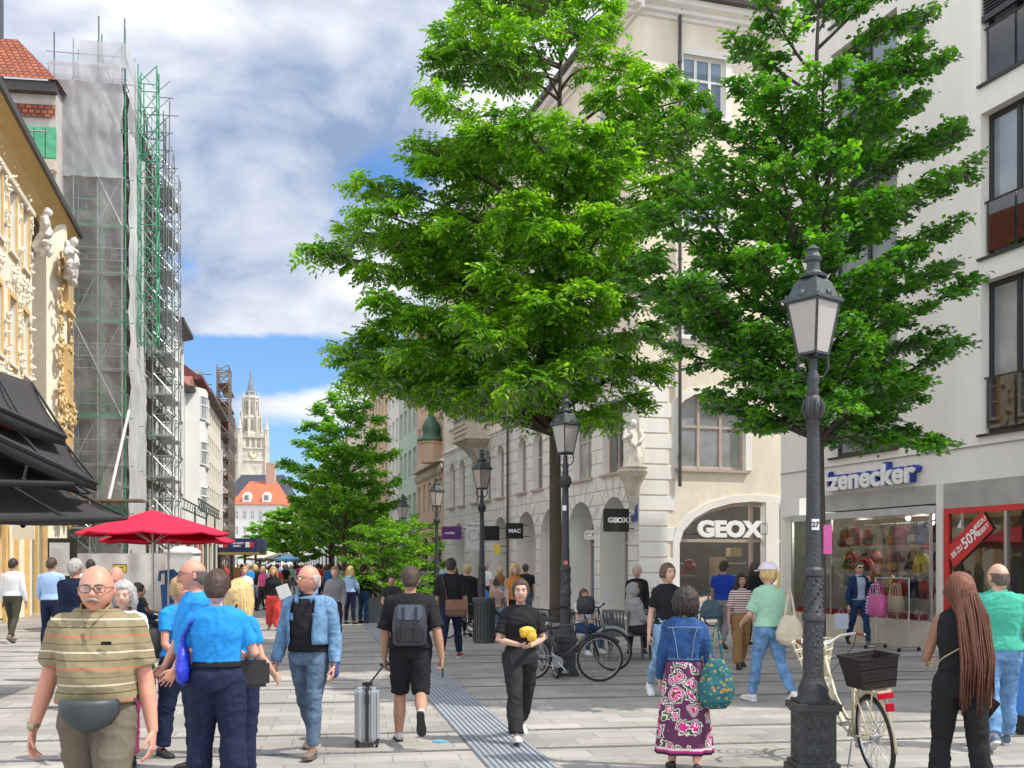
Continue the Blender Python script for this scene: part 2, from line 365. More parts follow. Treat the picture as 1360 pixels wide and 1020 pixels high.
def person(label, px, d, H=1.72, rz=0, sk='fair', hair=('short',(.06,.035,.02)), top=None, bottom=None, shoes=None,
           larm=None, rarm=None, legs='stand', build=1.0, belly=0.0, fem=False, lean=0, hyaw=0, hpitch=0, detail=2, eyes=True,
           sleeve=.6, loose=0.0, jacket=None, beltline=.585, skirt=None, shorts=None, glasses=None, group='people in the street', seat=None, z0=0, stache=None, y=None, rolled=False, tophem=None, legs_loose=.0, necky=0):
    H *= 1.01; PCOUNT[0] += 1; seed = PCOUNT[0]*3.7
    loc = G(px,d); loc.z = z0
    root = thing('person', label, 'person', loc, R(rz), group)
    hs = H/1.75; fine = detail >= 2
    vox = {3:.0052, 2:.0085, 1:.014, 0:.024}[detail]
    n_l = {3:16,2:14,1:10,0:8}[detail]
    # ---- pose. local frame: the person looks towards -y, its left is +x
    shw = (.083 if fem else .096)*H*(1+(build-1)*.7); hipw = .050*H
    hipz = .515*H
    LP = {'stand':((3,4,4,0),(-2,4,4,0)), 'walk':((24,8,2,-14),(-20,22,2,38)), 'walk2':((-20,22,2,38),(24,8,2,-14)),
          'stride':((17,8,2,-5),(-14,22,2,26)), 'stride2':((-14,22,2,26),(17,8,2,-5)),
          'kick':((10,6,2,0),(-8,62,2,66)), 'sit':((84,84,5,0),(80,78,7,0)), 'ease':((8,10,5,0),(-3,2,5,0))}[legs] if isinstance(legs,str) else legs
    lj = []; 
    for side,(fw,kb,ab,fp) in zip((1,-1), LP):
        hip = Vector((side*hipw,0,hipz))
        def dirn(a): return Vector((side*math.sin(R(ab)), -math.sin(R(a)), -math.cos(R(a)))).normalized()
        kn = hip+dirn(fw)*.245*H; an = kn+dirn(fw-kb)*.232*H
        lj.append((hip,kn,an,fp))
    def footlow(an, fp):
        c, s_ = math.cos(R(fp)), math.sin(R(fp)); out = []
        for yy in (.05,-.19):
            out.append(an.z + (-.075*hs)*c - (-yy)*hs*s_)
        return min(out)
    if seat is not None: dz = seat-(hipz-.075*H)
    else: dz = -min(footlow(j[2], j[3]) for j in lj)
    Z = Vector((0,0,dz)); lj = [(a+Z,b+Z,c+Z,fp) for a,b,c,fp in lj]; hz = hipz+dz
    Ln = Matrix.Translation((0,0,hz)) @ Matrix.Rotation(R(lean),4,'X') @ Matrix.Translation((0,0,-hz))
    T = lambda q: Ln @ Vector(q)
    zz = lambda f: f*H+dz
    # ---- arms
    arms = []
    for side, A in ((1,larm),(-1,rarm)):
        A = A or ((12,4),(20,4))
        sh = T((side*shw, .005, zz(.789)))
        def dv(a):  # (forward angle, outward angle [, inward twist])
            f, o = R(a[0]), R(a[1]); return Vector((side*math.sin(o), -math.sin(f)*math.cos(o), -math.cos(f)*math.cos(o)))
        el = sh+dv(A[0])*.172*H; wr = el+dv(A[1])*.150*H; hd = dv(A[2]) if len(A) > 2 else (wr-el).normalized()
        curl = A[3] if len(A) > 3 else .45
        arms.append((side,sh,el,wr,hd,curl))
    hc = T((0,-.012*H,zz(.921-necky))); 
    hx = Matrix.Translation(hc) @ Matrix.Rotation(R(hyaw),4,'Z') @ Matrix.Rotation(R(hpitch),4,'X') @ Matrix.Diagonal((hs*1.10,hs*1.10,hs*1.08,1))
    # ---- torso rings
    bw = build
    TR = [(.475,.060,.060,.0),(.50,.088,.066,.0),(.54,.095,.066,.003),(.575,.090,.062,.0),(.61,.080,.056,-.002),(.66,.083,.060,-.002),(.72,.094,.066,-.002),(.77,.098,.062,.002),(.80,.092,.052,.005),(.82,.078,.043,.006),(.836,.052,.037,.007),(.85,.034,.033,.004)]
    if fem: TR = [(a,b*(1.04 if a<.57 else .88 if a<.68 else .90),c*(1.05 if a < .57 else .92),e) for a,b,c,e in TR]
    def torso(mb, lo, hi, o, oy=None, n=22, bel=True, flare=0):
        rr = []; oy = o if oy is None else oy
        zs = [t[0] for t in TR]; fz = [lo]+[q for q in (.49,.52,.55,.58,.61,.64,.67,.70,.73,.76,.785,.80,.812,.822,.832,.842) if lo+.004 < q < hi-.004]+[hi]
        for q in fz:
            q2 = min(max(q, zs[0]), zs[-1])
            for k in range(len(TR)-1):
                if zs[k] <= q2 <= zs[k+1]: t = (q2-zs[k])/(zs[k+1]-zs[k]); w, dd, yc = [TR[k][i]*(1-t)+TR[k+1][i]*t for i in (1,2,3)]; break
            bf = 1+(bw-1)*(1 if q < .74 else .6)
            w = w*H*bf+o+flare*max(0,.7-q); dd = dd*H*bf+oy; fr = 1.0
            be = belly*gs(q-.625,.065) if bel else 0
            bu = (.018*gs(q-.735,.022)) if fem else 0
            ring = []
            for j in range(n):
                t = 2*pi*j/n; cx_, sy = math.cos(t), math.sin(t)
                ex = 2/2.35
                x = w*math.copysign(abs(cx_)**ex, cx_)*(1+be*1.2); y_ = dd*math.copysign(abs(sy)**ex, sy)
                if sy < 0: y_ -= (be*1.0+bu)*abs(sy)**1.2
                ring.append(T((x, y_+yc*H, zz(q))))
            rr.append(ring)
        mb.rings(rr)
    th_r = [(.055,.050,.044,.034,.031),(.031,.033,.034,.027,.0205)]
    lw = 1+(build-1)*.8
    def leg(mb, j, o, lo=1.0, o2=None, knee_o=None):
        """lo: how far down, 0..2 (1 = knee, 2 = ankle)"""
        hip,kn,an,fp = j; pts=[]; rad=[]; o2 = o if o2 is None else o2
        side = 1 if hip.x > 0 else -1
        seq = [(hip.lerp(kn,t), r) for t, r in zip((0,.2,.5,.85,1), th_r[0])]+[(kn.lerp(an,t), r) for t, r in zip((.12,.3,.5,.75,1), th_r[1])]
        tt = [0,.2,.5,.85,1,1.12,1.3,1.5,1.75,2]
        for (p,r),t in zip(seq,tt):
            if t > lo+1e-6: break
            bk = Vector((0,.012*hs if 1.1<t<1.6 else 0,0))
            pts.append(p+bk); rad.append(r*H*(lw if t < 1.2 else (1+lw)/2)+o+(o2-o)*t/2)
            lastt = t
        if lastt < lo-1e-6:
            k = lo; p = hip.lerp(kn,k) if k <= 1 else kn.lerp(an,k-1); pts.append(p); rad.append(rad[-1])
        return pts, rad
    skm = skin('skin_'+sk, {'fair':(.56,.33,.24),'red':(.54,.255,.175),'tan':(.42,.23,.15),'brown':(.24,.12,.07),'dark':(.07,.035,.02)}[sk])
    # ---- body: one continuous surface
    B = MB(); inset = -.014 if fine else -.02
    torso(B, .505, .842, inset, bel=False)
    B.capsule([T((0,.004*H,zz(.82))), T((0,-.002*H,zz(.86))), T((0,-.008*H,zz(.885)))], [.031*H*(.86 if fem else 1.05)*(1 if build<1.2 else 1.12)]*3, 12)
    head_grid(B, None, hx, 44 if fine else 20, 34 if fine else 16)
    if fine:
        for s_ in (-1,1): B.ell(hx @ Vector((s_*.079,.012,-.005)), (.009*hs,.017*hs,.030*hs), Matrix.Rotation(R(hyaw),3,'Z') @ Matrix.Rotation(s_*.3,3,'Z'), 8, 8)
    aw = (.82 if fem else 1.0)*(1+(build-1)*.7)
    ar = [(.036,.031,.027),(.0265,.0245,.0165)]
    for side,sh,el,wr,hd,curl in arms:
        B.capsule([sh, sh.lerp(el,.45), el, el.lerp(wr,.3), wr], [.031*H*aw,.028*H*aw,.0245*H*aw,.0255*H*aw,.0158*H*(.5+.5*aw)], n_l)
        # hand
        fw = (wr-el).normalized(); inn = Vector((-side,0,0)); s_ = Vector((0,-1,0))
        if abs(hd.y) > .75: s_ = Vector((0,0,1)); 
        nn = (inn-hd*inn.dot(hd)); s_ = s_-hd*s_.dot(hd)
        if detail >= 1: hand(B, wr+hd*.006, hd, s_, nn, curl, hs*(.92 if fem else 1.05)*(1.08 if build>1.2 else 1))
        else:
            B.capsule([wr, wr+hd*.05*hs, wr+hd*.1*hs], [.024*hs,.034*hs,.026*hs], 8, .5)
            for q in (-.5,.0,.5): B.capsule([wr+hd*.09*hs, wr+hd*.16*hs+Vector((0,q*.03,0))], [.011,.009], 6)
    for j in lj:
        p_, r_ = leg(B, j, -.008 if (bottom and not shorts and not skirt) else 0, 2.0); B.capsule(p_, r_, n_l)
    link('body', remeshed(B, 'body', vox, 1 if fine else 2), root).data.materials.append(skm)
    # ---- head furniture
    if hair:
        hm = M('hair_%.2f_%.2f_%.2f'%tuple(hair[1]), hair[1], .55, .35, 30, .6, 90, stretch=(1,1,.25)); hb = MB()
        if hair[0] != 'none':
            head_grid(hb, hair_off(hair[0], seed), hx, 56 if fine else 20, 44 if fine else 16)
            if hair[0] == 'bun': hb.ell(hx @ Vector((0,.075,.075)), (.040,.040,.036)); hb.ell(hx @ Vector((.01,.06,.10)), (.028,.028,.026))
            if hair[0] == 'pony':
                for q in range(3): hb.capsule([hx @ Vector((0,.095,.04)), hx @ Vector((.01*q-.01,.135,.02-.01*q)), hx @ Vector((.015*q-.012,.145,-.07)), hx @ Vector((.01*q,.13,-.15-.02*q))], [.014,.02,.018,.008], 8)
            if hair[0] == 'bob':
                for q in range(13):
                    a = R(70+220*q/12); r = .088; hb.capsule([hx @ Vector((math.sin(a)*r, -math.cos(a)*r*1.15, .02)), hx @ Vector((math.sin(a)*(r+.012), -math.cos(a)*(r+.012)*1.1, -.05)), hx @ Vector((math.sin(a)*(r-.004), -math.cos(a)*(r-.004), -.105-.008*(q%3)))], [.024,.024,.010], 7)
            if hair[0] == 'long':
                ln_ = hair[2] if len(hair) > 2 else .28
                for q in range(19):
                    a = R(62+236*q/18); r = .086; w_ = noise.noise(Vector((q*1.7,seed,0)))*.02
                    hb.capsule([hx @ Vector((math.sin(a)*r*.9, -math.cos(a)*r, .05)), hx @ Vector((math.sin(a)*(r+.008), -math.cos(a)*(r+.012), -.04)), hx @ Vector((math.sin(a)*(r+.018)+w_, -math.cos(a)*(r+.0)*.95+.015, -.04-ln_*.5)), hx @ Vector((math.sin(a)*(r+.01)+w_*2, -math.cos(a)*(r)*.8+.02, -.04-ln_*(.9+.1*(q%3))))], [.022,.022,.019,.007], 7)
        if hb.v:
            h_ = hb.build('hair', hm, root, smooth=True, fixn=False)
    face = detail >= 2 and eyes
    if face:
        em = M('eye_white', (.75,.72,.68), .2, 0); im = M('eye_iris', (.03,.02,.015), .1, 0); bm_ = M('brow_%.2f'%hair[1][0], [c*.8 for c in hair[1]], .8, 0)
        for s_ in (-1,1):
            e = MB(); c = hx @ Vector((s_*.031,-.0815,.008)); e.ell(c, (.0118*hs,.008*hs,.0040*hs), Matrix.Rotation(R(hyaw),3,'Z'), 12, 8, mi=0)
            c2 = hx @ Vector((s_*.030,-.0885,.0078)); e.ell(c2, (.0052*hs,.0025*hs,.0044*hs), Matrix.Rotation(R(hyaw),3,'Z'), 10, 6, mi=1)
            e.build('eye', [em,im], root, smooth=True, fixn=False)
            lid = MB(); lid.capsule([hx @ Vector((s_*q, -.0885+abs(q-.031)*.25, zq)) for q, zq in ((.019,.0105),(.031,.0145),(.044,.0105))], [.0035,.0048,.0035], 6); lid.build('eyelid', skm, root, smooth=True)
            w_ = MB(); w_.capsule([hx @ Vector((s_*q, -.0965+abs(q)*.22, zq)) for q, zq in ((.014,.026),(.03,.031),(.047,.025))], [.0035,.004,.0025], 6); w_.build('eyebrow', bm_, root, smooth=True)
        l = MB(); 
        for zq in (-.0535,-.0605): l.capsule([hx @ Vector((q, -.1035+abs(q)*.35, zq+abs(q)*(.08 if zq<-.057 else -.06))) for q in (-.021,0,.021)], [.0015,.0042,.0015], 6)
        l.build('lips', M('lips_'+sk, (.38,.14,.11) if sk != 'dark' else (.09,.035,.03), .4, .05), root, smooth=True)
    if stache:
        l = MB(); 
        for s_ in (-1,1): l.capsule([hx @ Vector((s_*.001,-.112,-.042)), hx @ Vector((s_*.016,-.104,-.046)), hx @ Vector((s_*.028,-.092,-.054))], [.0075,.0088,.004], 7)
        l.build('moustache', M('stache_grey', stache, .9, .2, 60, .8, 150), root, smooth=True)
    if glasses:
        l = MB(); g2 = MB()
        for s_ in (-1,1):
            pts = [hx @ Vector((s_*.033+.026*math.copysign(abs(math.cos(t))**.7, math.cos(t)), -.104+abs(.033*s_+.026*math.cos(t))*.10, .006+.017*math.copysign(abs(math.sin(t))**.7, math.sin(t)))) for t in [2*pi*k/16 for k in range(16)]]
            l.tube(pts, .0022, 5, closed=True); g2.add(pts, [tuple(range(16))])
            l.tube([hx @ Vector((s_*.059,-.097,.012)), hx @ Vector((s_*.079,-.05,.012)), hx @ Vector((s_*.083,.015,.008))], .0022, 5)
        l.tube([hx @ Vector((-.008,-.105,.010)), hx @ Vector((.008,-.105,.010))], .0022, 5)
        go = l.build('glasses', M('glasses_frame', (.06,.035,.03), .3, 0), root, smooth=True)
        g2.build('lens', thinglass('lens_clear') if glasses == 'clear' and 'lens_clear' not in MATS else MATS.get('lens_clear') if glasses == 'clear' else M('lens_dark', (.01,.01,.012), .05, 0), go)
    # ---- clothes
    amp = .0056 if fine else .003
    info = dict(root=root, lj=lj, arms=arms, hx=hx, T=T, zz=zz, H=H, torso=torso, shw=shw, hc=hc, vox=vox, hs=hs, seed=seed, leg=leg, lw=lw)
    if bottom:
        P = MB(); torso(P, .475, beltline+.012, .012+loose*.3, bel=belly*0 > 1)
        up = {None:2.0}.get(shorts, shorts) if shorts else 1.93
        if skirt: up = 0.6
        for j in lj:
            ll = legs_loose; p_, r_ = leg(P, j, .011+ll*.5, up, .007+ll if not shorts else .020+ll); P.tube(p_+[p_[-1]+(p_[-1]-p_[-2])*.001], r_+[r_[-1]], n_l)
            P.ell(j[0], (r_[0],r_[0],r_[0]), n=12, m=8)
        if not skirt: link('trousers' if not shorts else 'shorts', remeshed(P, 'trousers', max(vox,.010), 3, wrinkle(seed, amp*1.3) if fine else None), root).data.materials.append(bottom)
        if shorts: pass
    if skirt:
        z_top, z_bot, w_b, sm = skirt; S = MB(); rr = []; n_ = 64 if fine else 24
        for i in range(15):
            t = i/14; z_ = zz(z_top)*(1-t)+(z_bot)*t; w0 = .098*H*(1-t)+w_b*t+.03*math.sin(t*pi)*.5; d0 = (.074*H)*(1-t)+w_b*.75*t
            ring = []
            for j in range(n_):
                a = 2*pi*j/n_; f = 1+.09*t*t*math.sin(a*9+1.5*math.sin(a*2)+seed)+.03*t*math.sin(a*17+t*2); ring.append((w0*f*math.cos(a), d0*f*math.sin(a), z_))
            rr.append(ring)
        S.rings(rr, caps=False); o = S.build('skirt', sm, root, smooth=True); solidify(o,.004)
    if top:
        S = MB(); hem = tophem if tophem else beltline-.035
        torso(S, hem, .842, .019+loose, bel=True)
        for side,sh,el,wr,hd,curl in arms:
            a0 = .034*H*aw+.012+loose*.5
            ctr = T((side*.055*H,.004,zz(.795)))
            slv = sleeve if not jacket else .5; a0 = a0 if not jacket else .034*H*aw+.004
            if slv > 0 and not jacket:
                if sleeve <= 1: pts = [ctr,sh, sh.lerp(el,sleeve*.6), sh.lerp(el,sleeve)]; rr = [a0*.9,a0,a0*.98,a0*1.02+loose*.3]
                else: pts = [ctr,sh, sh.lerp(el,.5), el, el.lerp(wr,(sleeve-1)*.5), el.lerp(wr,sleeve-1)]; rr = [a0*.9,a0,.028*H*aw+.012+loose*.5,.0255*H*aw+.012+loose*.5,.025*H*aw+.010+loose*.5,.020*H*aw+.008+loose*.4]
                pts = pts[1:]; rr = rr[1:]; S.tube(pts, rr, n_l); S.ell(sh, (a0*.95,a0*.92,a0*.88), n=12, m=9); S.capsule([ctr,sh],[a0*.8,a0*.95],12)
            else: S.ell(ctr+Vector((side*.008*H,0,0)), (a0*.75,a0*.9,a0*.85), n=10, m=8)
        link('shirt' if not jacket else 'shirt', remeshed(S, 'shirt', max(vox,.009), 2, wrinkle(seed+5, amp) if fine else None), root).data.materials.append(top)
    if jacket:
        jm, jopen, jlo, jsl = jacket; S = MB(); n_ = 40; rr = []
        tmp = MB(); torso(tmp, jlo, .836, .034+loose, bel=True, n=n_)
        K = len(tmp.v)//n_
        for i in range(K):
            ring = tmp.v[i*n_:(i+1)*n_]; a = jopen*(1 if i < K-2 else .8)
            keep = []
            for q in range(n_+1-int(2*a)):
                keep.append(ring[(int(n_*.75)+int(a)+q) % n_])
            rr.append(keep)
        S.rings(rr, caps=False, closed=False)
        so = S.build('jacket', jm, root, smooth=True, fixn=True); solidify(so, .012)
        for side,sh,el,wr,hd,curl in arms:
            S = MB(); a0 = .034*H*aw+.022; ctr = T((side*.06*H,.004,zz(.795)))
            pts = [ctr,sh, sh.lerp(el,.5), el, el.lerp(wr,.45), el.lerp(wr,jsl)]; rr = [a0*.92,a0,.028*H*aw+.022,.0255*H*aw+.020,.025*H*aw+.017,.020*H*aw+.014]
            pts=pts[1:]; rr=rr[1:]; S.tube(pts, rr, n_l); S.ell(sh, (a0*.95,a0*.92,a0*.88), n=12, m=9); S.capsule([ctr,sh],[a0*.82,a0*.96],12)
            link('sleeve', remeshed(S, 'sleeve', .009 if fine else .015, 2, wrinkle(seed+side, amp*1.2) if fine else None), so).data.materials.append(jm)
    # ---- shoes
    if shoes:
        scol, socol = shoes
        sm_ = M('shoe_%.2f_%.2f_%.2f'%tuple(scol), scol, .6, .12, 20, .2, 60); so_ = M('sole_%.2f_%.2f'%(socol[0],socol[2]), socol, .7, .1)
        for j, side in zip(lj,(1,-1)):
            an, fp = j[2], j[3]
            X = Matrix.Translation(an) @ Matrix.Rotation(R(side*7),4,'Z') @ Matrix.Rotation(R(fp),4,'X') @ Matrix.Diagonal((hs,hs,hs,1))
            def fr(y,w,z0_,z1_,n=12): return [X @ Vector((w*math.cos(t), y, (z0_+z1_)/2+(z1_-z0_)/2*math.sin(t)*(1 if math.sin(t)>0 else .9))) for t in [2*pi*k/n for k in range(n)]]
            s1 = MB(); s1.rings([fr(.066,.012,-.05,-.015),fr(.060,.030,-.066,.010),fr(.02,.036,-.066,.022),fr(-.03,.036,-.066,.012),fr(-.075,.041,-.066,-.012),fr(-.13,.046,-.066,-.024),fr(-.172,.040,-.066,-.032),fr(-.196,.022,-.062,-.042)])
            s1.build('shoe', sm_, root, smooth=True)
            s2 = MB(); prof = [(.070,.015),(.062,.032),(.02,.038),(-.03,.036),(-.08,.042),(-.13,.048),(-.175,.042),(-.2,.020)]
            out = [(w,y_) for y_,w in prof]+[(-w,y_) for y_,w in reversed(prof)]
            n_ = len(out); vs = [X @ Vector((a,b,-.076)) for a,b in out]+[X @ Vector((a,b,-.052)) for a,b in out]
            s2.add(vs, [tuple(range(n_)),tuple(range(2*n_-1,n_-1,-1))]+[(i,(i+1)%n_,(i+1)%n_+n_,i+n_) for i in range(n_)])
            s2.build('sole', so_, root)
    return info
def belt(I, z, w, m, o=.016, name='belt'):
    mb = MB(); I['torso'](mb, z, z+w, o, bel=False); return mb.build(name, m, I['root'], smooth=True, sharp=40)
# ---------------------------------------------------------------- light, sky, camera
SUN_EL, SUN_AZ = 57.0, 14.0     # azimuth measured from +x (right of the street) towards the viewer (-y)
sdir = Vector((math.cos(R(SUN_EL))*math.cos(R(SUN_AZ)), -math.cos(R(SUN_EL))*math.sin(R(SUN_AZ)), math.sin(R(SUN_EL))))
sl = bpy.data.lights.new('sun','SUN'); sl.energy = 4.1; sl.angle = R(.6); sl.color = (1,.93,.83)
so_ = link('sun', sl); so_.rotation_euler = sdir.to_track_quat('Z','Y').to_euler(); so_.location = (30,-10,50)
w = bpy.data.worlds.new("World"); sc.world = w; w.use_nodes = True
nt = w.node_tree; N = nt.nodes; L = nt.links; bg = N['Background']
sky = N.new('ShaderNodeTexSky'); sky.sky_type = 'NISHITA'; sky.sun_disc = False; sky.sun_elevation = R(SUN_EL)
sky.sun_rotation = math.atan2(sdir.x, sdir.y); sky.air_density = 1.3; sky.dust_density = .6; sky.ozone_density = 2.5
tc = N.new('ShaderNodeTexCoord')
# clouds: noise on the direction flattened towards a cloud deck, with a few larger banks
sep = N.new('ShaderNodeSeparateXYZ'); L.new(tc.outputs['Generated'], sep.inputs[0])
def math_(op, a, b=None, c=None, clamp=False):
    m = N.new('ShaderNodeMath'); m.operation = op; m.use_clamp = clamp
    for i, q in enumerate((a,b,c)):
        if q is None: continue
        if isinstance(q,(int,float)): m.inputs[i].default_value = q
        else: L.new(q, m.inputs[i])
    return m.outputs[0]
mp = N.new('ShaderNodeMapping'); L.new(tc.outputs['Generated'], mp.inputs[0]); mp.inputs['Scale'].default_value = (1,1,1.7)
n1 = N.new('ShaderNodeTexNoise'); n1.inputs['Scale'].default_value = 5.2; n1.inputs['Detail'].default_value = 12; n1.inputs['Roughness'].default_value = .52; n1.inputs['Distortion'].default_value = .25
mp.inputs['Location'].default_value = (.35,.1,.62)
L.new(mp.outputs[0], n1.inputs[0])
n2 = N.new('ShaderNodeTexNoise'); n2.inputs['Scale'].default_value = 6.5; n2.inputs['Detail'].default_value = 10; n2.inputs['Distortion'].default_value = .3; L.new(mp.outputs[0], n2.inputs[0])
def blob(px, py, r, k, asp=1.0):
    """a bank (k>0) or a gap (k<0) in the clouds in the direction the photograph has it"""
    dv = Vector(((px-HX)/F, 1, (HY-py)/F)).normalized()
    s = N.new('ShaderNodeVectorMath'); s.operation = 'SUBTRACT'; L.new(tc.outputs['Generated'], s.inputs[0]); s.inputs[1].default_value = dv
    s2 = N.new('ShaderNodeVectorMath'); s2.operation = 'MULTIPLY'; L.new(s.outputs[0], s2.inputs[0]); s2.inputs[1].default_value = (1/asp,1,1)
    l = N.new('ShaderNodeVectorMath'); l.operation = 'LENGTH'; L.new(s2.outputs[0], l.inputs[0])
    mr = N.new('ShaderNodeMapRange'); mr.interpolation_type = 'SMOOTHSTEP'; mr.inputs[1].default_value = 0; mr.inputs[2].default_value = r; mr.inputs[3].default_value = k; mr.inputs[4].default_value = 0
    L.new(l.outputs['Value'], mr.inputs[0]); return mr.outputs[0]
cov = math_('ADD', n1.outputs['Fac'], .07)
for b in (blob(330,482,.045,-.55,5), blob(440,210,.10,-.13,1.3), blob(375,640,.085,-.5,1.6), blob(410,535,.06,.24,2.8), blob(520,330,.08,.12,1.2), blob(330,400,.08,.34,1.8), blob(290,240,.12,.24,1.3), blob(300,60,.25,.25,1.6), blob(255,350,.05,-.20,.8), blob(480,130,.07,.15,1.5)):
    cov = math_('ADD', cov, b)
cr = N.new('ShaderNodeMapRange'); cr.interpolation_type = 'SMOOTHSTEP'; cr.inputs[1].default_value = .44; cr.inputs[2].default_value = .62; L.new(cov, cr.inputs[0])
# cloud brightness: thick parts greyer
den = math_('ADD', n2.outputs['Fac'], blob(440,190,.13,.22,1.3)); 
sh = N.new('ShaderNodeValToRGB'); sh.color_ramp.elements[0].position = .46; sh.color_ramp.elements[0].color = (8.2,8.4,8.8,1); sh.color_ramp.elements[1].position = .72; sh.color_ramp.elements[1].color = (2.5,3.4,5.2,1)
L.new(den, sh.inputs[0])
tint = N.new('ShaderNodeMix'); tint.data_type = 'RGBA'; tint.blend_type = 'MULTIPLY'; tint.inputs[0].default_value = 1; L.new(sky.outputs[0], tint.inputs[6]); tint.inputs[7].default_value = (.70,1.0,1.42,1)
mx = N.new('ShaderNodeMix'); mx.data_type = 'RGBA'; L.new(cr.outputs[0], mx.inputs[0]); L.new(tint.outputs[2], mx.inputs[6]); L.new(sh.outputs[0], mx.inputs[7])
back = N.new('ShaderNodeMapRange'); back.interpolation_type = 'SMOOTHSTEP'; back.inputs[1].default_value = .75; back.inputs[2].default_value = .1; back.inputs[3].default_value = 1; back.inputs[4].default_value = 2.1; L.new(sep.outputs[1], back.inputs[0])  # sky outside the view brightened and warmed as added fill light for shade
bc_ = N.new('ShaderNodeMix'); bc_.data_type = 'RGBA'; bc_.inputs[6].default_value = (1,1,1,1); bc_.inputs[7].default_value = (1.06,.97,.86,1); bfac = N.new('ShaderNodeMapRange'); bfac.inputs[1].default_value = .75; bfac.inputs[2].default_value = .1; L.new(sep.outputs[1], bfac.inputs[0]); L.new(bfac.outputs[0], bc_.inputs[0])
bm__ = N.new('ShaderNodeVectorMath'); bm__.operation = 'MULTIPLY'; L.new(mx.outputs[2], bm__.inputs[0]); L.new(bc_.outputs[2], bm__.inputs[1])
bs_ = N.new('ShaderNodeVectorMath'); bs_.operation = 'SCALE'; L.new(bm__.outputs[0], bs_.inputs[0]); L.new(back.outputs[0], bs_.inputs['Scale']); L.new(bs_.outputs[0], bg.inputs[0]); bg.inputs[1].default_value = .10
sc.view_settings.view_transform = 'Standard'; sc.view_settings.look = 'None'; sc.view_settings.gamma = 1; sc.view_settings.exposure = .32
cam = bpy.data.cameras.new('camera'); co = link('camera', cam); co.location = (0,0,CH); co.rotation_euler = (R(90),0,0)
cam.sensor_width = 36; cam.lens = F/1360*36; cam.shift_y = (HY-510)/1360; cam.clip_end = 3000; cam.clip_start = .1; sc.camera = co
sc.cycles.transparent_max_bounces = 24; sc.cycles.max_bounces = 6

# ---------------------------------------------------------------- common materials
m_plaster_cream = M('plaster_cream', (.72,.65,.53), .9, .16, .9, .25, 25, stretch=(1,1,.3))
m_plaster_white = M('plaster_white', (.74,.72,.67), .9, .08, .9, .15, 40, stretch=(1,1,.4))
m_frame_taupe = M('frame_taupe', (.42,.34,.29), .6, .05)
m_frame_white = M('frame_white', (.72,.72,.70), .5, .04)
m_frame_dark = M('frame_dark', (.022,.02,.02), .4, .1)
m_black = M('black_metal', (.016,.017,.018), .45, .25, 12, .25, 40, spec=.5)
m_iron = M('cast_iron', (.03,.033,.035), .5, .3, 9, .5, 45, spec=.5)
m_copper = M('patina_copper', (.12,.19,.17), .6, .3, 5, .2)
m_steel = M('steel', (.42,.43,.44), .35, .08, metal=.9)
m_chrome = M('chrome', (.7,.7,.7), .12, 0, metal=1)
m_rubber = M('rubber', (.018,.018,.018), .8, .1)
m_gutter = M('gutter_metal', (.05,.045,.045), .5, .2)
m_stone = M('carved_stone', (.50,.45,.37), .9, .2, 5, .5, 20)
m_tile = brickmat('roof_tiles', (.42,.13,.06), (.30,.085,.045), (.10,.035,.02), .22, .16, .018, .8, .8, 'XZ', .5, var=.3, vs=2)
m_tile2 = brickmat('roof_tiles_side', (.42,.13,.06), (.30,.085,.045), (.10,.035,.02), .22, .16, .018, .8, .8, 'YZ', .5, var=.3, vs=2)
m_white_paint = M('white_paint', (.78,.78,.77), .5, .03)
m_red = M('red_paint', (.55,.03,.03), .5, .05)
def paneglass(name, c=(.05,.06,.07)):
    """window pane with a dim room behind it"""
    m, nt, N, L, B = nodes(name); MATS[name] = m
    B.inputs['Roughness'].default_value = .06; B.inputs['Specular IOR Level'].default_value = .9; B.inputs['Coat Weight'].default_value = .6; B.inputs['Coat Roughness'].default_value = .02
    tc = N.new('ShaderNodeTexCoord'); n = N.new('ShaderNodeTexNoise'); n.inputs['Scale'].default_value = .9; n.inputs['Detail'].default_value = 2
    L.new(tc.outputs['Object'], n.inputs[0]); r = N.new('ShaderNodeValToRGB'); r.color_ramp.elements[0].color = rgba(c,.75); r.color_ramp.elements[1].color = rgba(c,1.4)
    r.color_ramp.elements[0].position = .35; r.color_ramp.elements[1].position = .65; L.new(n.outputs['Fac'], r.inputs[0]); L.new(r.outputs[0], B.inputs['Base Color'])
    b = N.new('ShaderNodeBump'); b.inputs['Strength'].default_value = .04; L.new(n.outputs['Fac'], b.inputs['Height']); L.new(b.outputs[0], B.inputs['Normal'])
    return m
m_pane = paneglass('pane_dark', (.07,.08,.09)); m_pane_l = paneglass('pane_curtained', (.24,.26,.27)); m_pane_b = paneglass('pane_blue', (.10,.16,.22))
m_glass = thinglass('shop_glass')

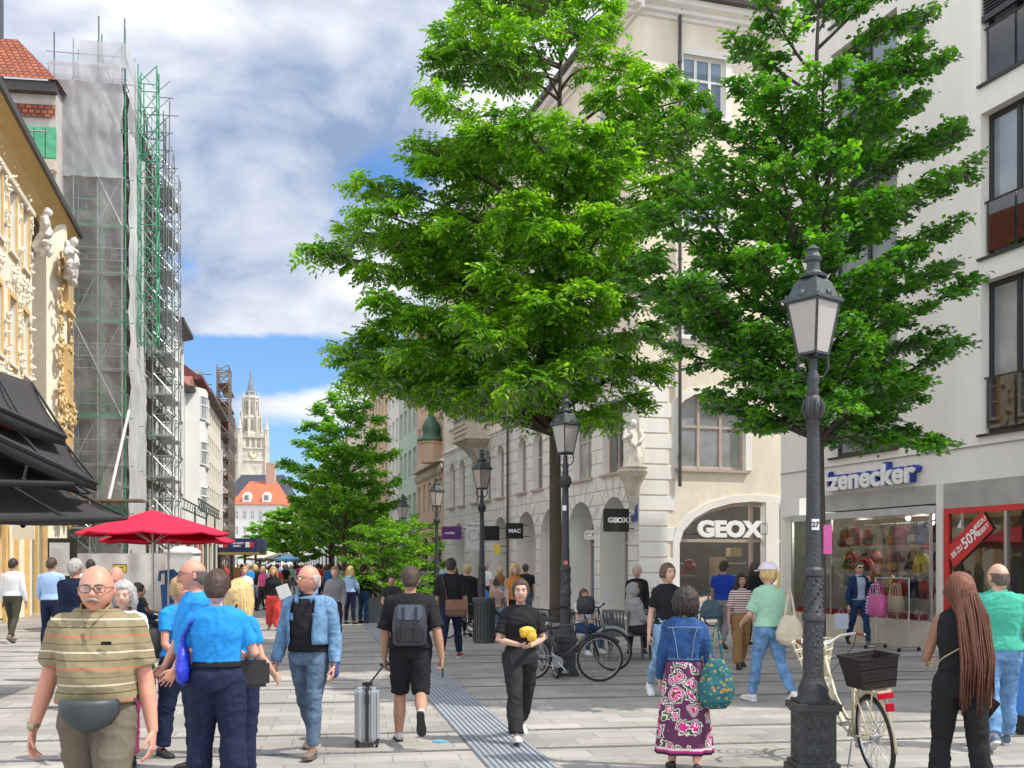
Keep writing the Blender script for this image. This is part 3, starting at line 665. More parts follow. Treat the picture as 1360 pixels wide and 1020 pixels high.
# ---------------------------------------------------------------- ground
ang_st = R(11.3)     # the street runs 11 degrees left of the view
m_slab = brickmat('granite_slabs', (.335,.318,.288), (.255,.243,.221), (.20,.192,.176), .60, .33, .009, .22, .75, 'XY', .45, rot=-ang_st*.75, var=.32, vs=.7, dist=.004)
def multistain(m):
    nt = m.node_tree; N = nt.nodes; L = nt.links; B = N['Principled BSDF']; src = B.inputs['Base Color'].links[0].from_socket
    tc = N.new('ShaderNodeTexCoord'); v = N.new('ShaderNodeTexVoronoi'); v.inputs['Scale'].default_value = 2.3; L.new(tc.outputs['Object'], v.inputs[0])
    r = N.new('ShaderNodeMapRange'); r.inputs[1].default_value = .0; r.inputs[2].default_value = .085; r.inputs[3].default_value = .6; r.inputs[4].default_value = 1; L.new(v.outputs['Distance'], r.inputs[0])
    n = N.new('ShaderNodeTexNoise'); n.inputs['Scale'].default_value = 90; n.inputs['Detail'].default_value = 3; L.new(tc.outputs['Object'], n.inputs[0])
    r2 = N.new('ShaderNodeMapRange'); r2.inputs[1].default_value = .3; r2.inputs[2].default_value = .7; r2.inputs[3].default_value = .9; r2.inputs[4].default_value = 1.1; L.new(n.outputs['Fac'], r2.inputs[0])
    mu = N.new('ShaderNodeMath'); mu.operation = 'MULTIPLY'; L.new(r.outputs[0], mu.inputs[0]); L.new(r2.outputs[0], mu.inputs[1])
    s = N.new('ShaderNodeVectorMath'); s.operation = 'SCALE'; L.new(src, s.inputs[0]); L.new(mu.outputs[0], s.inputs['Scale']); L.new(s.outputs[0], B.inputs['Base Color'])
multistain(m_slab)
g = MB(); g.add([(-900,-60,0),(900,-60,0),(900,1500,0),(-900,1500,0)], [(0,1,2,3)]); struct(g.build('ground', m_slab))
# dark setts in thin bands across the street and the ribbed guidance strip
m_band = brickmat('dark_setts', (.17,.17,.17), (.13,.13,.135), (.09,.09,.09), .16, .11, .012, .4, .8, 'XY', .5, rot=-ang_st, var=.2, vs=2, dist=.004)
cb, sb = math.cos(ang_st*.72), math.sin(ang_st*.72)
g = MB()
for i in range(26):
    for off in ((0,1.45) if i % 2 == 0 else (0,)):
        y0 = 8.35+i*2.55+off; 
        u = Vector((cb, sb, 0)); v = Vector((-sb, cb, 0)); c = Vector((0, y0, .004))
        g.add([c-u*19, c+u*14, c+u*14+v*.085, c-u*19+v*.085], [(0,1,2,3)])
struct(g.build('paving_bands', m_band))
sd = Vector((-.19,1,0)).normalized(); sp_ = Vector((sd.y,-sd.x,0)); s0 = Vector((.08,9,0))-sd*6
g = MB(); g.cur = 0
a = s0+V(0,0,.008); b = s0+sd*60+V(0,0,.008)
g.add([a-sp_*.30, a+sp_*.30, b+sp_*.30, b-sp_*.30], [(0,1,2,3)])
for k in range(11):
    o_ = (k-5)*.054
    for q in range(20): 
        p0 = s0+sd*(q*3)+sp_*o_+V(0,0,.011); p1 = p0+sd*2.99
        g.bar(p0, p1, .032, .010, mi=1)
m_strip0 = M('guidance_gap', (.15,.17,.19), .8, .15, 3); m_strip1 = M('guidance_rib', (.25,.275,.30), .7, .15, 2)
struct(g.build('guidance_strip', [m_strip0, m_strip1]))
# manhole plates
for i,(px,py,rr) in enumerate(((585,985,.075),)):
    d = F*CH/(py-HY); c = G(px,d); g = MB(); g.lathe([(rr,.003),(rr,.009),(rr*.9,.010)], c, 24); struct(g.build('drain_cover', M('blue_cover', (.10,.35,.48), .5, .3, 30)))

# ---------------------------------------------------------------- building kit
class Face:
    """one facade: local u along the wall, v into the building, z up"""
    def __init__(s, root, org, ang): s.root = root; s.org = Vector(org); s.ang = ang; s.u = Vector((math.cos(ang), math.sin(ang), 0)); s.n = Vector((-math.sin(ang), math.cos(ang), 0)); s.cache = {}
    def pos(s, u, v, z): return s.org+s.u*u+s.n*v+Vector((0,0,z))
    def part(s, name, mb, mats, u=0, v=0, z=0, **k): return mb.build(name, mats, s.root, s.pos(u,v,z), s.ang, **k)
def outline(o, k=10):
    u, z, w_, h, kind = o[:5]
    if kind == 'rect': return [(u-w_/2,z),(u+w_/2,z),(u+w_/2,z+h),(u-w_/2,z+h)]
    if kind == 'arch': rise = min(w_/2, h)
    elif kind == 'seg': rise = w_*.26
    pts = [(u-w_/2,z),(u+w_/2,z)]; 
    for i in range(k+1):
        t = pi*i/k; pts.append((u+w_/2*math.cos(t), z+h-rise+rise*math.sin(t)))
    return pts
def wall(face, name, mat_, u0, u1, z0, z1, ops=(), reveal=.22, rmat=None, trim=None, trim_w=.12, top=None):
    """a wall sheet pierced by openings, with reveals; `top` replaces the straight upper edge"""
    mb = MB(); outer = [(u0,z0),(u1,z0)]+(top or [(u1,z1),(u0,z1)]); loops = [outer]+[outline(o) for o in ops]
    flat = [p for l in loops for p in l]
    tris = geometry.tessellate_polygon([[Vector((p[0],p[1],0)) for p in l] for l in loops])
    mb.add([(p[0],0,p[1]) for p in flat], tris, 0)
    for l in loops[1:]:
        n = len(l); rv = ops[loops.index(l)-1]; rv = rv[5] if len(rv) > 5 else reveal; mb.add([(p[0],0,p[1]) for p in l]+[(p[0],rv,p[1]) for p in l], [(i,(i+1)%n,(i+1)%n+n,i+n) for i in range(n)], 1)
    o = face.part(name, mb, [mat_, rmat or mat_], fixn=False)
    if trim:
        tb = MB(); n = 0
        for q in ops:
            l = outline(q); c = Vector((q[0], q[1]+q[3]/2)); big = outline((q[0], q[1]-(trim_w if q[4]=='rect' else 0), q[2]+2*trim_w, q[3]+(2 if q[4]=='rect' else 1)*trim_w, q[4]))
            n = len(l); tb.add([(p[0],-.04,p[1]) for p in big]+[(p[0],-.04,p[1]) for p in l]+[(p[0],0.02,p[1]) for p in big]+[(p[0],.02,p[1]) for p in l],
                [(i,(i+1)%n,(i+1)%n+n,i+n) for i in range(n)]+[(i,(i+1)%n,(i+1)%n+2*n,i+2*n) for i in range(n)]+[(i+n,(i+1)%n+n,(i+1)%n+3*n,i+3*n) for i in range(n)])
            face.part('window_surround', tb, trim, fixn=True); tb = MB()
    return o
WC = {}
def window(face, o, fm, pm, nx=2, bars=(), fw=.07, setback=.14, sill=None, name='window'):
    """frame and pane filling the opening o; meshes of identical windows are shared"""
    u, z, w_, h, kind = o[:5]; key = (round(w_,2), round(h,2), kind, fm.name, pm.name, nx, tuple(bars), fw, sill.name if sill else None)
    if key not in WC:
        mb = MB(); l = outline((0,0,w_,h,kind)); ins = outline((0,fw,w_-2*fw,h-2*fw,kind)); n = len(l)
        mb.add([(p[0],0,p[1]) for p in l]+[(p[0],0,p[1]) for p in ins]+[(p[0],.06,p[1]) for p in ins], [(i,(i+1)%n,(i+1)%n+n,i+n) for i in range(n)]+[(i+n,(i+1)%n+n,(i+1)%n+2*n,i+2*n) for i in range(n)])
        def hw(zz_):   # half width of the opening at height zz_
            if kind == 'rect': return w_/2-fw/2
            rise = w_/2 if kind == 'arch' else w_*.26
            t = (zz_-(h-rise))/rise
            return (w_/2-fw/2)*(1 if t <= 0 else math.sqrt(max(0,1-t*t)))
        for i in range(1,nx):
            x = -w_/2+w_*i/nx; top = h-fw/2
            if kind != 'rect':
                rise = w_/2 if kind == 'arch' else w_*.26; top = h-rise+rise*math.sqrt(max(0,1-(2*x/w_)**2))-fw/2
            mb.bb(x-fw*.5, x+fw*.5, -.012, .05, fw*.5, top)
        for b in bars:
            zb = h*b; e = hw(zb); mb.bb(-e, e, -.006, .052, zb-fw*.4, zb+fw*.4)
        if sill: mb.bb(-w_/2-.1, w_/2+.1, -setback-.10, .0, -.09, -.004)
        pb = MB(); pl = outline((0,fw*.5,w_-fw,h-fw,kind)); pb.add([(p[0],.03,p[1]) for p in pl], [tuple(range(len(pl)))])
        WC[key] = (mb.mesh(name, fm), pb.mesh('pane', pm))
    a, b = WC[key]; fo = link(name, a, face.root, face.pos(u, setback, z), face.ang); link('pane', b, fo); return fo
def cornice(face, name, mat_, u0, u1, z, prof, **k):
    """profile [(out, dz)] swept along the wall"""
    mb = MB(); n = len(prof); vs = [(u0,-o,z+dz) for o,dz in prof]+[(u1,-o,z+dz) for o,dz in prof]
    mb.add(vs, [(i,(i+1)%n,(i+1)%n+n,i+n) for i in range(n)]+[tuple(range(n)),tuple(range(2*n-1,n-1,-1))]); return face.part(name, mb, mat_, **k)
CORN = [(0,0),(.08,.03),(.10,.12),(.22,.16),(.24,.26),(.42,.34),(.45,.5),(0,.5)]
# ================================================================ RIGHT SIDE: corner building with the shoe shop
m_rust = brickmat('rusticated_plaster', (.70,.685,.645), (.66,.645,.605), (.42,.405,.38), 1.35, .46, .022, .7, .9, 'XZ', .5, var=.07, vs=.9, dist=.03)
C0 = Vector((3.816,31.8,0)); LS = 25.0
cb_ = thing('corner_building', 'tall cream corner building with statue on its corner and arched shop windows', 'building', C0)
dn = Vector((.2967,-.9549,0)); SF = Face(cb_, -dn*LS, math.atan2(-.9549,.2967)); SW = Face(cb_, (0,0,0), math.atan2(.2967,.9549))
su = lambda s: LS-s
up_s = [(su(s),4.66,1.15,2.25,'arch') for s in (23.2,21.2,18.7,16.65,14.6,11.5,9.5,7.4)]+[(su(4.7),4.66,1.75,2.35,'arch'),(su(2.0),4.66,1.7,2.35,'arch')]
gr_s = [(su(21.9),.05,2.3,3.75,'arch'),(su(18.6),.05,2.2,3.75,'arch'),(su(14.6),.05,2.3,3.75,'arch'),(su(11.0),.05,2.5,3.8,'arch'),(su(7.95),.05,2.5,3.8,'arch'),(su(4.9),.05,2.6,3.85,'arch'),(su(1.95),.05,2.3,3.85,'arch')]
gr_s = [g_+(.95,) for g_ in gr_s]
wall(SF, 'lower_wall', m_rust, 0, LS, 0, 7.6, up_s+gr_s, .35, m_plaster_white)
hi_s = [(su(s),z,1.15,1.85,'rect') for z in (8.7,12.0,15.4) for s in (23,20.6,18.2,15.8,13.4,11,8.4,5.6,2.4)]
wall(SF, 'upper_wall', m_plaster_cream, 0, LS, 7.6, 18.6, hi_s, .2, m_plaster_white, trim=m_plaster_white, trim_w=.13)
for i,o in enumerate(up_s): window(SF, o, m_frame_taupe, m_pane_l if i%3 else m_pane, 2, (.55,), .07, .22, sill=m_plaster_white)
for i,o in enumerate(hi_s): window(SF, o, m_frame_white, m_pane, 2, (.68,), .07, .14, sill=m_plaster_white)
for i,o in enumerate(gr_s): window(SF, o, m_frame_taupe if i > 3 else m_plaster_white, m_pane if i<5 else m_pane_b, 2, (.62,), .10, .88, name='shop_window')
cornice(SF, 'string_course', m_plaster_white, 0, LS, 7.5, [(0,0),(.06,.02),(.08,.1),(.03,.16),(0,.16)])
# radiating joints over the arches
mb = MB()
for o in up_s+gr_s:
    u,z,w_,h,_ = o[:5]; cz = z+h-w_/2
    for k in range(9):
        t = pi*(k+.5)/9; a = V(u+(w_/2+.05)*math.cos(t), -.004, cz+(w_/2+.05)*math.sin(t)); e = .62+.12*(k%2)
        b = V(u+(w_/2+e)*math.cos(t), -.004, cz+(w_/2+e)*math.sin(t)); mb.bar(a, b, .022, .012)
    SF.part('arch_joints', mb, M('joint_grey', (.36,.345,.32), .9, .05)); mb = MB()
# side wall that faces the viewer
big = (3.97,.62,5.24,3.08,'seg'); w1 = (2.47,4.66,2.3,2.35,'seg')
hi_w = [(u,z,1.45,1.85,'rect') for z in (8.7,12.05,15.5) for u in (2.2,5.6)]
m_plaster_yel = M('plaster_yellow', (.74,.675,.545), .92, .17, .7, .45, 18, stretch=(1,1,.35))
wall(SW, 'gable_wall', m_plaster_yel, 0, 12, 0, 18.6, [big, w1]+hi_w, .28, m_plaster_white, trim=m_plaster_white, trim_w=.22)
window(SW, w1, m_frame_taupe, m_pane_l, 3, (.56,), .10, .18, sill=m_steel)
for o in hi_w: window(SW, o, m_frame_white, m_pane_b, 3, (.62,), .09, .12, sill=m_plaster_white)
window(SW, big, m_frame_taupe, m_glass, 2, (.60,), .12, .26, name='shop_window')
mb = MB(); mb.bb(4.33,4.80,-.05,.30,.55,3.72); SW.part('pillar', mb, m_plaster_white)
mb = MB()
for k in range(16):
    z = .06+k*.47; L_ = 1.18 if k%2 else .98
    mb.bb(0.0, L_, -.035, .05, z+.02, z+.45); 
SW.part('quoins', mb, m_plaster_white, bevel=.012)
mb = MB(); mb.bb(-.01,1.35,-.06,.05,0,.35); mb.bb(1.35,6.6,-.05,.05,0,.60); SW.part('base_course', mb, M('base_stone', (.48,.46,.42), .9, .1))
mb = MB(); mb.tube([V(1.32,-.12,18.5),V(1.32,-.35,18.75)],.06,8); mb.cyl(V(1.32,-.12,18.5), V(1.32,-.12,4.1), .055, n=8); 
for z in (5,8,11,14,17): mb.cyl(V(1.32,-.12,z), V(1.32,-.12,z+.05), .075, n=8)
SW.part('downpipe', mb, m_gutter)
mb = MB(); mb.cyl(V(su(13.1),-.12,18.5), V(su(13.1),-.12,.1), .055, n=8); SF.part('downpipe', mb, m_gutter)
for f,a,b in ((SF,-.3,LS+.45),(SW,-.45,12)): cornice(f, 'cornice', m_plaster_white, a, b, 18.3, CORN)
for f,a,b in ((SF,-.3,LS+.6),(SW,-.6,12)): cornice(f, 'gutter', m_gutter, a, b, 18.8, [(.44,0),(.62,.02),(.64,.14),(.5,.16),(.44,.1)])
# roof, hipped at the corner
mb = MB(); P = lambda f,u,v,z: f.pos(u,v,z)
A = P(SF,LS,0,0)+SF.n*-.5+SW.n*-.5+V(0,0,18.9); Bp = P(SF,0,-.5,18.9); Cp = P(SW,12,-.5,18.9); ap = SF.n*6+SW.n*6+V(0,0,24.5)
mb.add([A,Bp,P(SF,0,6,24.5),ap],[(0,1,2,3)],0); mb.add([A,Cp,P(SW,12,6,24.5),ap],[(0,1,2,3)],1)
ro = mb.build('roof', [brickmat('tiles_street', (.42,.13,.06), (.30,.085,.045), (.10,.035,.02), .22, .2, .02, .8, .8, 'YZ', .5, var=.3, vs=2), brickmat('tiles_side', (.40,.15,.09), (.30,.10,.06), (.12,.05,.03), .22, .2, .02, .8, .8, 'XZ', .5, var=.3, vs=2)], cb_)
mb = MB()
for k in range(9): mb.cyl(P(SW,.5+k*1.2,-.42,18.95), P(SW,.5+k*1.2,.1,19.9), .02, n=6)
for q in (.35,.7): mb.cyl(P(SW,-.2,-.42+.5*q,18.95+.95*q), P(SW,11.5,-.42+.5*q,18.95+.95*q), .018, n=6)
mb.build('snow_guard', m_gutter, cb_)
for s in (5,10,15,20):
    d_ = MB(); o_ = P(SF,su(s),1.3,20.0); 
    d_.prism([(-.7,0),(.7,0),(.7,1.3),(0,1.9),(-.7,1.3)], 0, 1.8); d_.build('dormer', m_plaster_white, cb_, o_, SF.ang)
# stone bay on the street wall
mb = MB(); u = su(17.4)
mb.bb(u-1.2,u+1.2,-1.05,0,7.5,8.35); mb.bb(u-1.3,u+1.3,-1.15,0,8.35,8.5); mb.bb(u-1.3,u+1.3,-1.15,0,7.35,7.5)
for q in range(5): mb.bb(u-1.1+q*.5,u-.95+q*.5,-1.02,-.85,8.5,9.6)
mb.bb(u-1.2,u+1.2,-1.05,0,9.6,9.85)
mb.rings([[V(u-a,-b,z),V(u+a,-b,z),V(u+a,0.0,z),V(u-a,0,z)] for a,b,z in ((.15,.12,6.2),(.5,.4,6.6),(.7,.7,7.0),(1.2,1.05,7.35))])
SF.part('stone_bay', mb, m_stone)
mb = MB()
for q in range(26): mb.ell(V(u-1.1+(q%9)*.27,-1.08,7.65+.22*(q//9)),(.10,.05,.09),n=7,m=5)
SF.part('bay_carving', mb, m_stone, smooth=True)
mb = MB(); uu = su(13.9); mb.prism([(uu-.25,7.9),(uu,7.55),(uu+.25,7.9),(uu+.25,8.4),(uu-.25,8.4)], -.12, -.02); SF.part('coat_of_arms', mb, M('gilt', (.55,.38,.10), .5, .3, 8))
# shop interior
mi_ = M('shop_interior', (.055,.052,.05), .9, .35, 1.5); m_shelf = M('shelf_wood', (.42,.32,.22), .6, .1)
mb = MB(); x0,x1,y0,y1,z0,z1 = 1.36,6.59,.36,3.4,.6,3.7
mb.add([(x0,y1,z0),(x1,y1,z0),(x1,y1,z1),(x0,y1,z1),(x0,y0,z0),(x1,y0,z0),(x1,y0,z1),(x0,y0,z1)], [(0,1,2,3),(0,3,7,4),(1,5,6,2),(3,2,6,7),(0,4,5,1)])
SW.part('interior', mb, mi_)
mb = MB(); 
for z in (.95,1.35,1.75): mb.bb(1.5,2.7,1.6,1.9,z,z+.03); mb.bb(3.6,4.3,1.1,1.4,z,z+.03); mb.bb(4.9,6.4,.9,1.2,z,z+.03)
SW.part('shelf', mb, M('shelf_white', (.6,.58,.55), .5, .05))
sdir_ = SW
for i,(u,v,z,w_,h,c) in enumerate(((3.15,.9,1.35,.45,.30,(.45,.33,.2)),(3.15,.9,1.66,.45,.30,(.5,.38,.26)),(3.15,.9,1.05,.45,.29,(.55,.5,.42)),(3.3,.85,.62,.75,.42,(.5,.45,.38)),(3.75,.95,1.98,.4,.28,(.45,.33,.2)),(5.3,.95,.985,.25,.18,(.32,.3,.29)),(5.7,.95,.985,.25,.18,(.4,.36,.3)),(5.3,.95,1.385,.25,.22,(.5,.4,.3)),(5.8,.95,1.785,.3,.2,(.25,.22,.2)),(1.8,1.7,1.785,.26,.2,(.5,.48,.44)),(2.3,1.7,1.385,.3,.2,(.3,.1,.08)),(1.9,1.7,.985,.3,.22,(.2,.25,.3)),(6.1,.95,1.385,.22,.16,(.55,.5,.45)))):
    c_ = MB(); c_.bb(-w_/2,w_/2,-.15,.15,0,h); c_.bb(-w_/2-.01,w_/2+.01,-.16,.16,h*.75,h*.78)
    o = c_.build('display_box', M('box_%d'%i, c, .7, .1), None, SW.root.location+SW.pos(u,v,z), SW.ang, bevel=.006)
    tag(o, ['brown carton high on the tower of boxes in the shoe shop window','top brown carton below the highest one in the shoe shop window','grey beige carton in the middle of the box tower in the shoe shop window','large pale display block at the foot of the box tower','lone brown carton at the top of the shoe display','small grey shoe box on the lowest shelf right of the white pillar','small beige shoe box on the lowest shelf beside the grey one','tan shoe box on the middle shelf right of the white pillar','dark shoe box on the upper shelf right of the white pillar','pale shoe box high on the left shelf of the shoe shop','reddish shoe box in the middle of the left shelf','blue grey shoe box low on the left shelf of the shoe shop','cream shoe box at the right end of the middle shelf'][i], 'box', 'boxes in the shoe shop window')
hb_ = MB()
for k in range(14): a = k*2.4; hb_.ell(V(.16*math.cos(a)*(.4+.6*(k%3)/2), .05*math.sin(k), .10*math.sin(a)), (.09,.05,.07), n=8, m=6)
o = hb_.build('balloon_cluster', M('heart_red', (.35,.03,.06), .3, .2), None, SW.root.location+SW.pos(2.1,.8,1.72), SW.ang, smooth=True); tag(o, 'red balloon-like decoration inside the shoe shop window', 'decoration')
# lettering
m_letter = M('letter_white', (.80,.80,.78), .4, 0); m_signblack = M('sign_black', (.012,.012,.013), .4, 0)
def sign_group(name, label, cat, loc, rz): return thing(name, label, cat, loc, rz)
def bold(name, t, size, m_, par, loc, xs=1.35, off=.03, depth=.05, **k): return text(name, t, size, m_, par, loc, depth=depth, bold=off*size, xs=xs, **k)
sg = thing('shop_sign', 'large white capital letters GEOX above the arched shop window', 'sign', SW.root.location+SW.pos(1.92,-.10,2.60), SW.ang)
bold('lettering', 'GEOX', .66, m_letter, sg, (0,0,0), xs=1.17, off=.055, depth=.07, space=1.03)
mb = MB(); 
for z in (.07,.40): mb.bar(V(-.1,.06,z), V(2.45,.06,z), .02, .02)
mb.bar(V(2.45,.06,.07), V(2.45,.06,.40), .02,.02); mb.build('mounting_rail', m_black, sg)
def hang_sign(label, s, z, w_, h, mat_, txt, size, tm, proj=.25, cat='sign', dy=0):
    p = SF.root.location+SF.pos(su(s), 0, z); a = SF.ang+pi/2
    r = thing('projecting_sign', label, cat, p, SW.ang)
    # the plate stands out from the street wall: local x runs along the outward normal
    mb = MB(); mb.bb(-proj-w_, -proj, -.06, .06, 0, h); mb.build('panel', mat_, r, bevel=.01)
    mb = MB(); mb.bar(V(-proj,0,h*.85), V(0.02,0,h*.85), .03); mb.bar(V(-proj,0,h*.15), V(.02,0,h*.15), .03); mb.build('bracket', m_black, r)
    if txt:
        bold('lettering', txt, size, tm, r, (-proj-w_*.88, -.066, h*.5-size*.33), xs=1.15, off=.04, depth=.01)
    return r
hang_sign('square black projecting sign reading GEOX at the building corner', .35, 2.72, .80, .70, m_signblack, 'GEOX', .21, m_letter, .18)
hang_sign('purple projecting sign over the furthest arcade arch', 20.4, 2.95, .95, .62, M('sign_purple', (.13,.04,.20), .4, 0), 'mobile', .16, m_letter)
hang_sign('plain black projecting sign beside the dark downpipe', 13.9, 2.75, .75, .62, m_signblack, None, .1, m_letter)
hang_sign('black projecting sign with white MAC letters over an arcade arch', 10.6, 2.75, .70, .62, m_signblack, 'MAC', .20, m_letter)
r = hang_sign('small yellow warning plate under the black sign', 13.7, 2.15, .28, .42, M('sign_yellow', (.75,.60,.10), .5, 0), None, .1, m_letter)
r = thing('shop_sign', 'pale hanging banner with round clock-like emblem between two arches', 'sign', SF.root.location+SF.pos(su(16.6),-.25,2.4), SW.ang)
mb = MB(); mb.bb(-.75,-.05,-.02,.02,0,1.25); mb.build('panel', M('banner_white', (.62,.62,.60), .7, .03), r); mb = MB(); mb.torus((-.4,-.03,.65),.24,.012,(0,1,0),24,5); mb.bar(V(-.4,-.03,.65),V(-.4,-.03,.82),.015); mb.build('emblem', M('emblem_grey', (.25,.25,.25), .7, 0), r)
bold('lettering','BRILLEN',.11,M('emblem_grey',(.25,.25,.25)),r,(-.70,-.03,1.05),off=.02,depth=.01)
sg = thing('shop_sign', 'small white GEOX letters inside the arch left of the black sign', 'sign', SF.root.location+SF.pos(su(5.9),.55,2.62), SF.ang)
bold('lettering','GEOX',.42,m_letter,sg,(0,0,0),xs=1.2,off=.05,depth=.05)
o = MB().bb(-.20,.20,-.02,.02,0,.5).build('street_sign', M('sign_blue', (.05,.12,.35), .4, 0), None, SF.root.location+SF.pos(su(.25),-.04,3.05), SF.ang); tag(o, 'small blue enamel street sign on the building corner', 'sign')
# statue on its console at the corner
cr = C0+V(-.22,-.30,0)
mb = MB(); mb.lathe([(.03,3.2),(.07,3.28),(.05,3.36),(.13,3.55),(.2,3.85),(.26,4.1),(.36,4.3),(.44,4.42),(.47,4.5),(.44,4.56),(.47,4.62)], cr, 10); 
o = mb.build('console', m_stone, None, smooth=True, sharp=35); tag(o, 'tapered stone console bracket carrying the statue on the corner', 'bracket')
S = MB(); H_ = 1.5; b0 = cr+V(0,0,4.6)
rr = []
for i in range(16):
    t = i/15; w_ = .26-.05*t+.05*math.sin(t*5)-(.06*max(0,t-.75)*4); ring = []
    for j in range(28):
        a = 2*pi*j/28; f = 1+.13*math.sin(a*5+t*5)+.06*math.sin(a*11-t*4); ring.append(b0+V(w_*f*math.cos(a)+.07*math.sin(t*3.2), .72*w_*f*math.sin(a), t*1.16))
    rr.append(ring)
S.rings(rr); S.ell(b0+V(.03,-.02,1.33),(.10,.11,.135)); S.capsule([b0+V(-.2,-.02,1.1),b0+V(-.27,-.12,.85),b0+V(-.08,-.2,.95)],[.075,.06,.045],8); S.capsule([b0+V(.24,-.02,1.1),b0+V(.30,-.12,.88),b0+V(.18,-.22,.75)],[.075,.06,.045],8)
S.ell(b0+V(-.05,-.2,1.0),(.07,.07,.12)); S.capsule([b0+V(-.2,.0,1.1),b0+V(.0,-.2,.7),b0+V(.24,-.1,.35)],[.06,.07,.05],8)
so = link('statue', remeshed(S,'statue',.02,1,wrinkle(3,.006)), None); so.data.materials.append(M('statue_stone', (.62,.58,.50), .85, .15, 6, .4, 30)); tag(so, 'pale carved robed figure standing on the corner console', 'statue')

# ================================================================ modern building on the right
S0 = Vector((6.745,26.45,0)); ds = Vector((.3244,-.9459,0))
sb_ = thing('modern_building', 'white modern building with large dark-framed windows above the bag shop', 'building', S0)
SB = Face(sb_, (0,0,0), math.atan2(ds.y, ds.x)); LB = 17.0
m_wallw = M('modern_plaster', (.755,.725,.665), .95, .12, .5, .35, 60, stretch=(1,1,.25))
fl = [(3.2,4.2,2.3,2.7),(3.2,7.6,2.3,2.7),(3.2,10.85,2.3,2.7),(3.2,14.2,2.3,2.7)]+[(u,z,3.0,h) for z,h in ((4.2,2.9),(7.55,2.75),(10.85,2.75),(14.2,2.75)) for u in (8.23,12.6)]
ops = [(u,z,w_,h,'rect') for u,z,w_,h in fl]
wall(SB, 'wall', m_wallw, 0, LB, 3.33, 20, ops, .36)
for u,z,w_,h,k in ops:
    window(SB, (u,z,w_,h,k), m_frame_dark, paneglass('pane_modern', (.16,.19,.21)) if 'pane_modern' not in MATS else MATS['pane_modern'], 4 if w_ > 2.5 else 2, (), .10, .20)
    mb = MB(); mb.bb(u-w_/2-.05,u+w_/2+.05,-.06,.2,z-.05,z-.004); SB.part('window_sill', mb, m_frame_dark)
    if w_ > 2.5:
        mb = MB(); mb.bb(u-w_/2+.06,u-w_/2+.74,.10,.115,z+.1,z+1.05); mb.bb(u-w_/2+.80,u-w_/2+1.46,.10,.115,z+.1,z+1.05); SB.part('glass_guard', mb, thinglass('guard_glass',(.75,.8,.8)) if 'guard_glass' not in MATS else MATS['guard_glass'])
        mb = MB(); mb.bar(V(u-w_/2,.10,z+1.07),V(u-w_/2+1.5,.10,z+1.07),.03); SB.part('guard_rail', mb, m_frame_dark)
        if z > 10:
            mb = MB()
            for q in range(22): mb.bb(u-w_/2+.03,u+w_/2-.03,.02,.08,z+1.35+q*.062,z+1.37+q*.062)
            mb.bb(u-w_/2+.03,u+w_/2-.03,.0,.09,z+1.18,z+1.30); SB.part('blind', mb, m_frame_dark)
mb = MB(); mb.bb(0,.001+LB,-.03,.0,3.985,4.0); SB.part('ledge_line', mb, M('ledge_grey', (.3,.29,.28), .8, .05))
mb = MB(); mb.add([(0,0,0),(0,9,0),(0,9,20),(0,0,20),(LB,0,20),(LB,9,20),(LB,0,0),(LB,9,0)], [(0,1,2,3),(3,2,5,4),(6,4,5,7)]); SB.part('side_walls', mb, m_wallw, fixn=False)
# shop front
m_lint = M('lintel_grey', (.36,.35,.33), .6, .15, 2); m_plinth = M('plinth_stone', (.50,.44,.34), .8, .12, 3)
mb = MB(); mb.bb(1.85,5.62,-.06,.5,2.95,3.33); mb.bb(5.78,LB,-.04,.5,2.83,3.33); SB.part('lintel', mb, m_lint)
mb = MB(); mb.bb(.8,5.62,-.30,.5,2.75,2.90); SB.part('canopy_edge', mb, M('zinc', (.45,.45,.44), .5, .15, 3))
mb = MB(); mb.bb(.55,5.66,-.22,.4,0,.58); mb.bb(5.78,LB,-.03,.4,0,.35); SB.part('plinth', mb, m_plinth)
for q in ((5.64,5.78,-.10,.4,0,3.33),(.0,.10,-.02,.4,0,3.33),(.10,.8,-.0,.5,2.9,3.33)): SB.part('column', MB().bb(*q), m_plaster_white)
mb = MB(); mb.add([(.8,-.2,.58),(5.64,-.2,.58),(5.64,-.2,2.75),(.8,-.2,2.75)],[(0,1,2,3)]); mb.add([(.8,-.2,.58),(.15,.3,.58),(.15,.3,2.75),(.8,-.2,2.75)],[(0,1,2,3)]); SB.part('display_glass', mb, m_glass)
mb = MB()
for u in (.8,2.35,5.60): mb.bb(u-.02,u+.02,-.22,-.16,.58,2.75)
SB.part('glass_frame', mb, m_steel)
def interior(face, x0,x1,y0,y1,z0,z1, m_):
    mb = MB(); mb.add([(x0,y1,z0),(x1,y1,z0),(x1,y1,z1),(x0,y1,z1),(x0,y0,z0),(x1,y0,z0),(x1,y0,z1),(x0,y0,z1)], [(0,1,2,3),(0,3,7,4),(1,5,6,2),(3,2,6,7),(0,4,5,1)])
    return face.part('interior', mb, m_)
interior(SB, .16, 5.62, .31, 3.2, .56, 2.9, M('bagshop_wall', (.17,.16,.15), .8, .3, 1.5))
mi2 = M('empty_shop_wall', (.50,.45,.34), .8, .15, 1.2); interior(SB, 5.9, LB-.1, .35, 3.8, .33, 2.8, mi2)
mb = MB()
for a,b in ((5.80,5.92),(8.18,8.30),(10.7,10.8)): mb.bb(a,b,-.05,.03,.33,2.83)
mb.bb(5.92,8.18,-.05,.03,2.72,2.83); mb.bb(8.3,10.7,-.05,.03,2.72,2.83); SB.part('red_frame', mb, m_red)
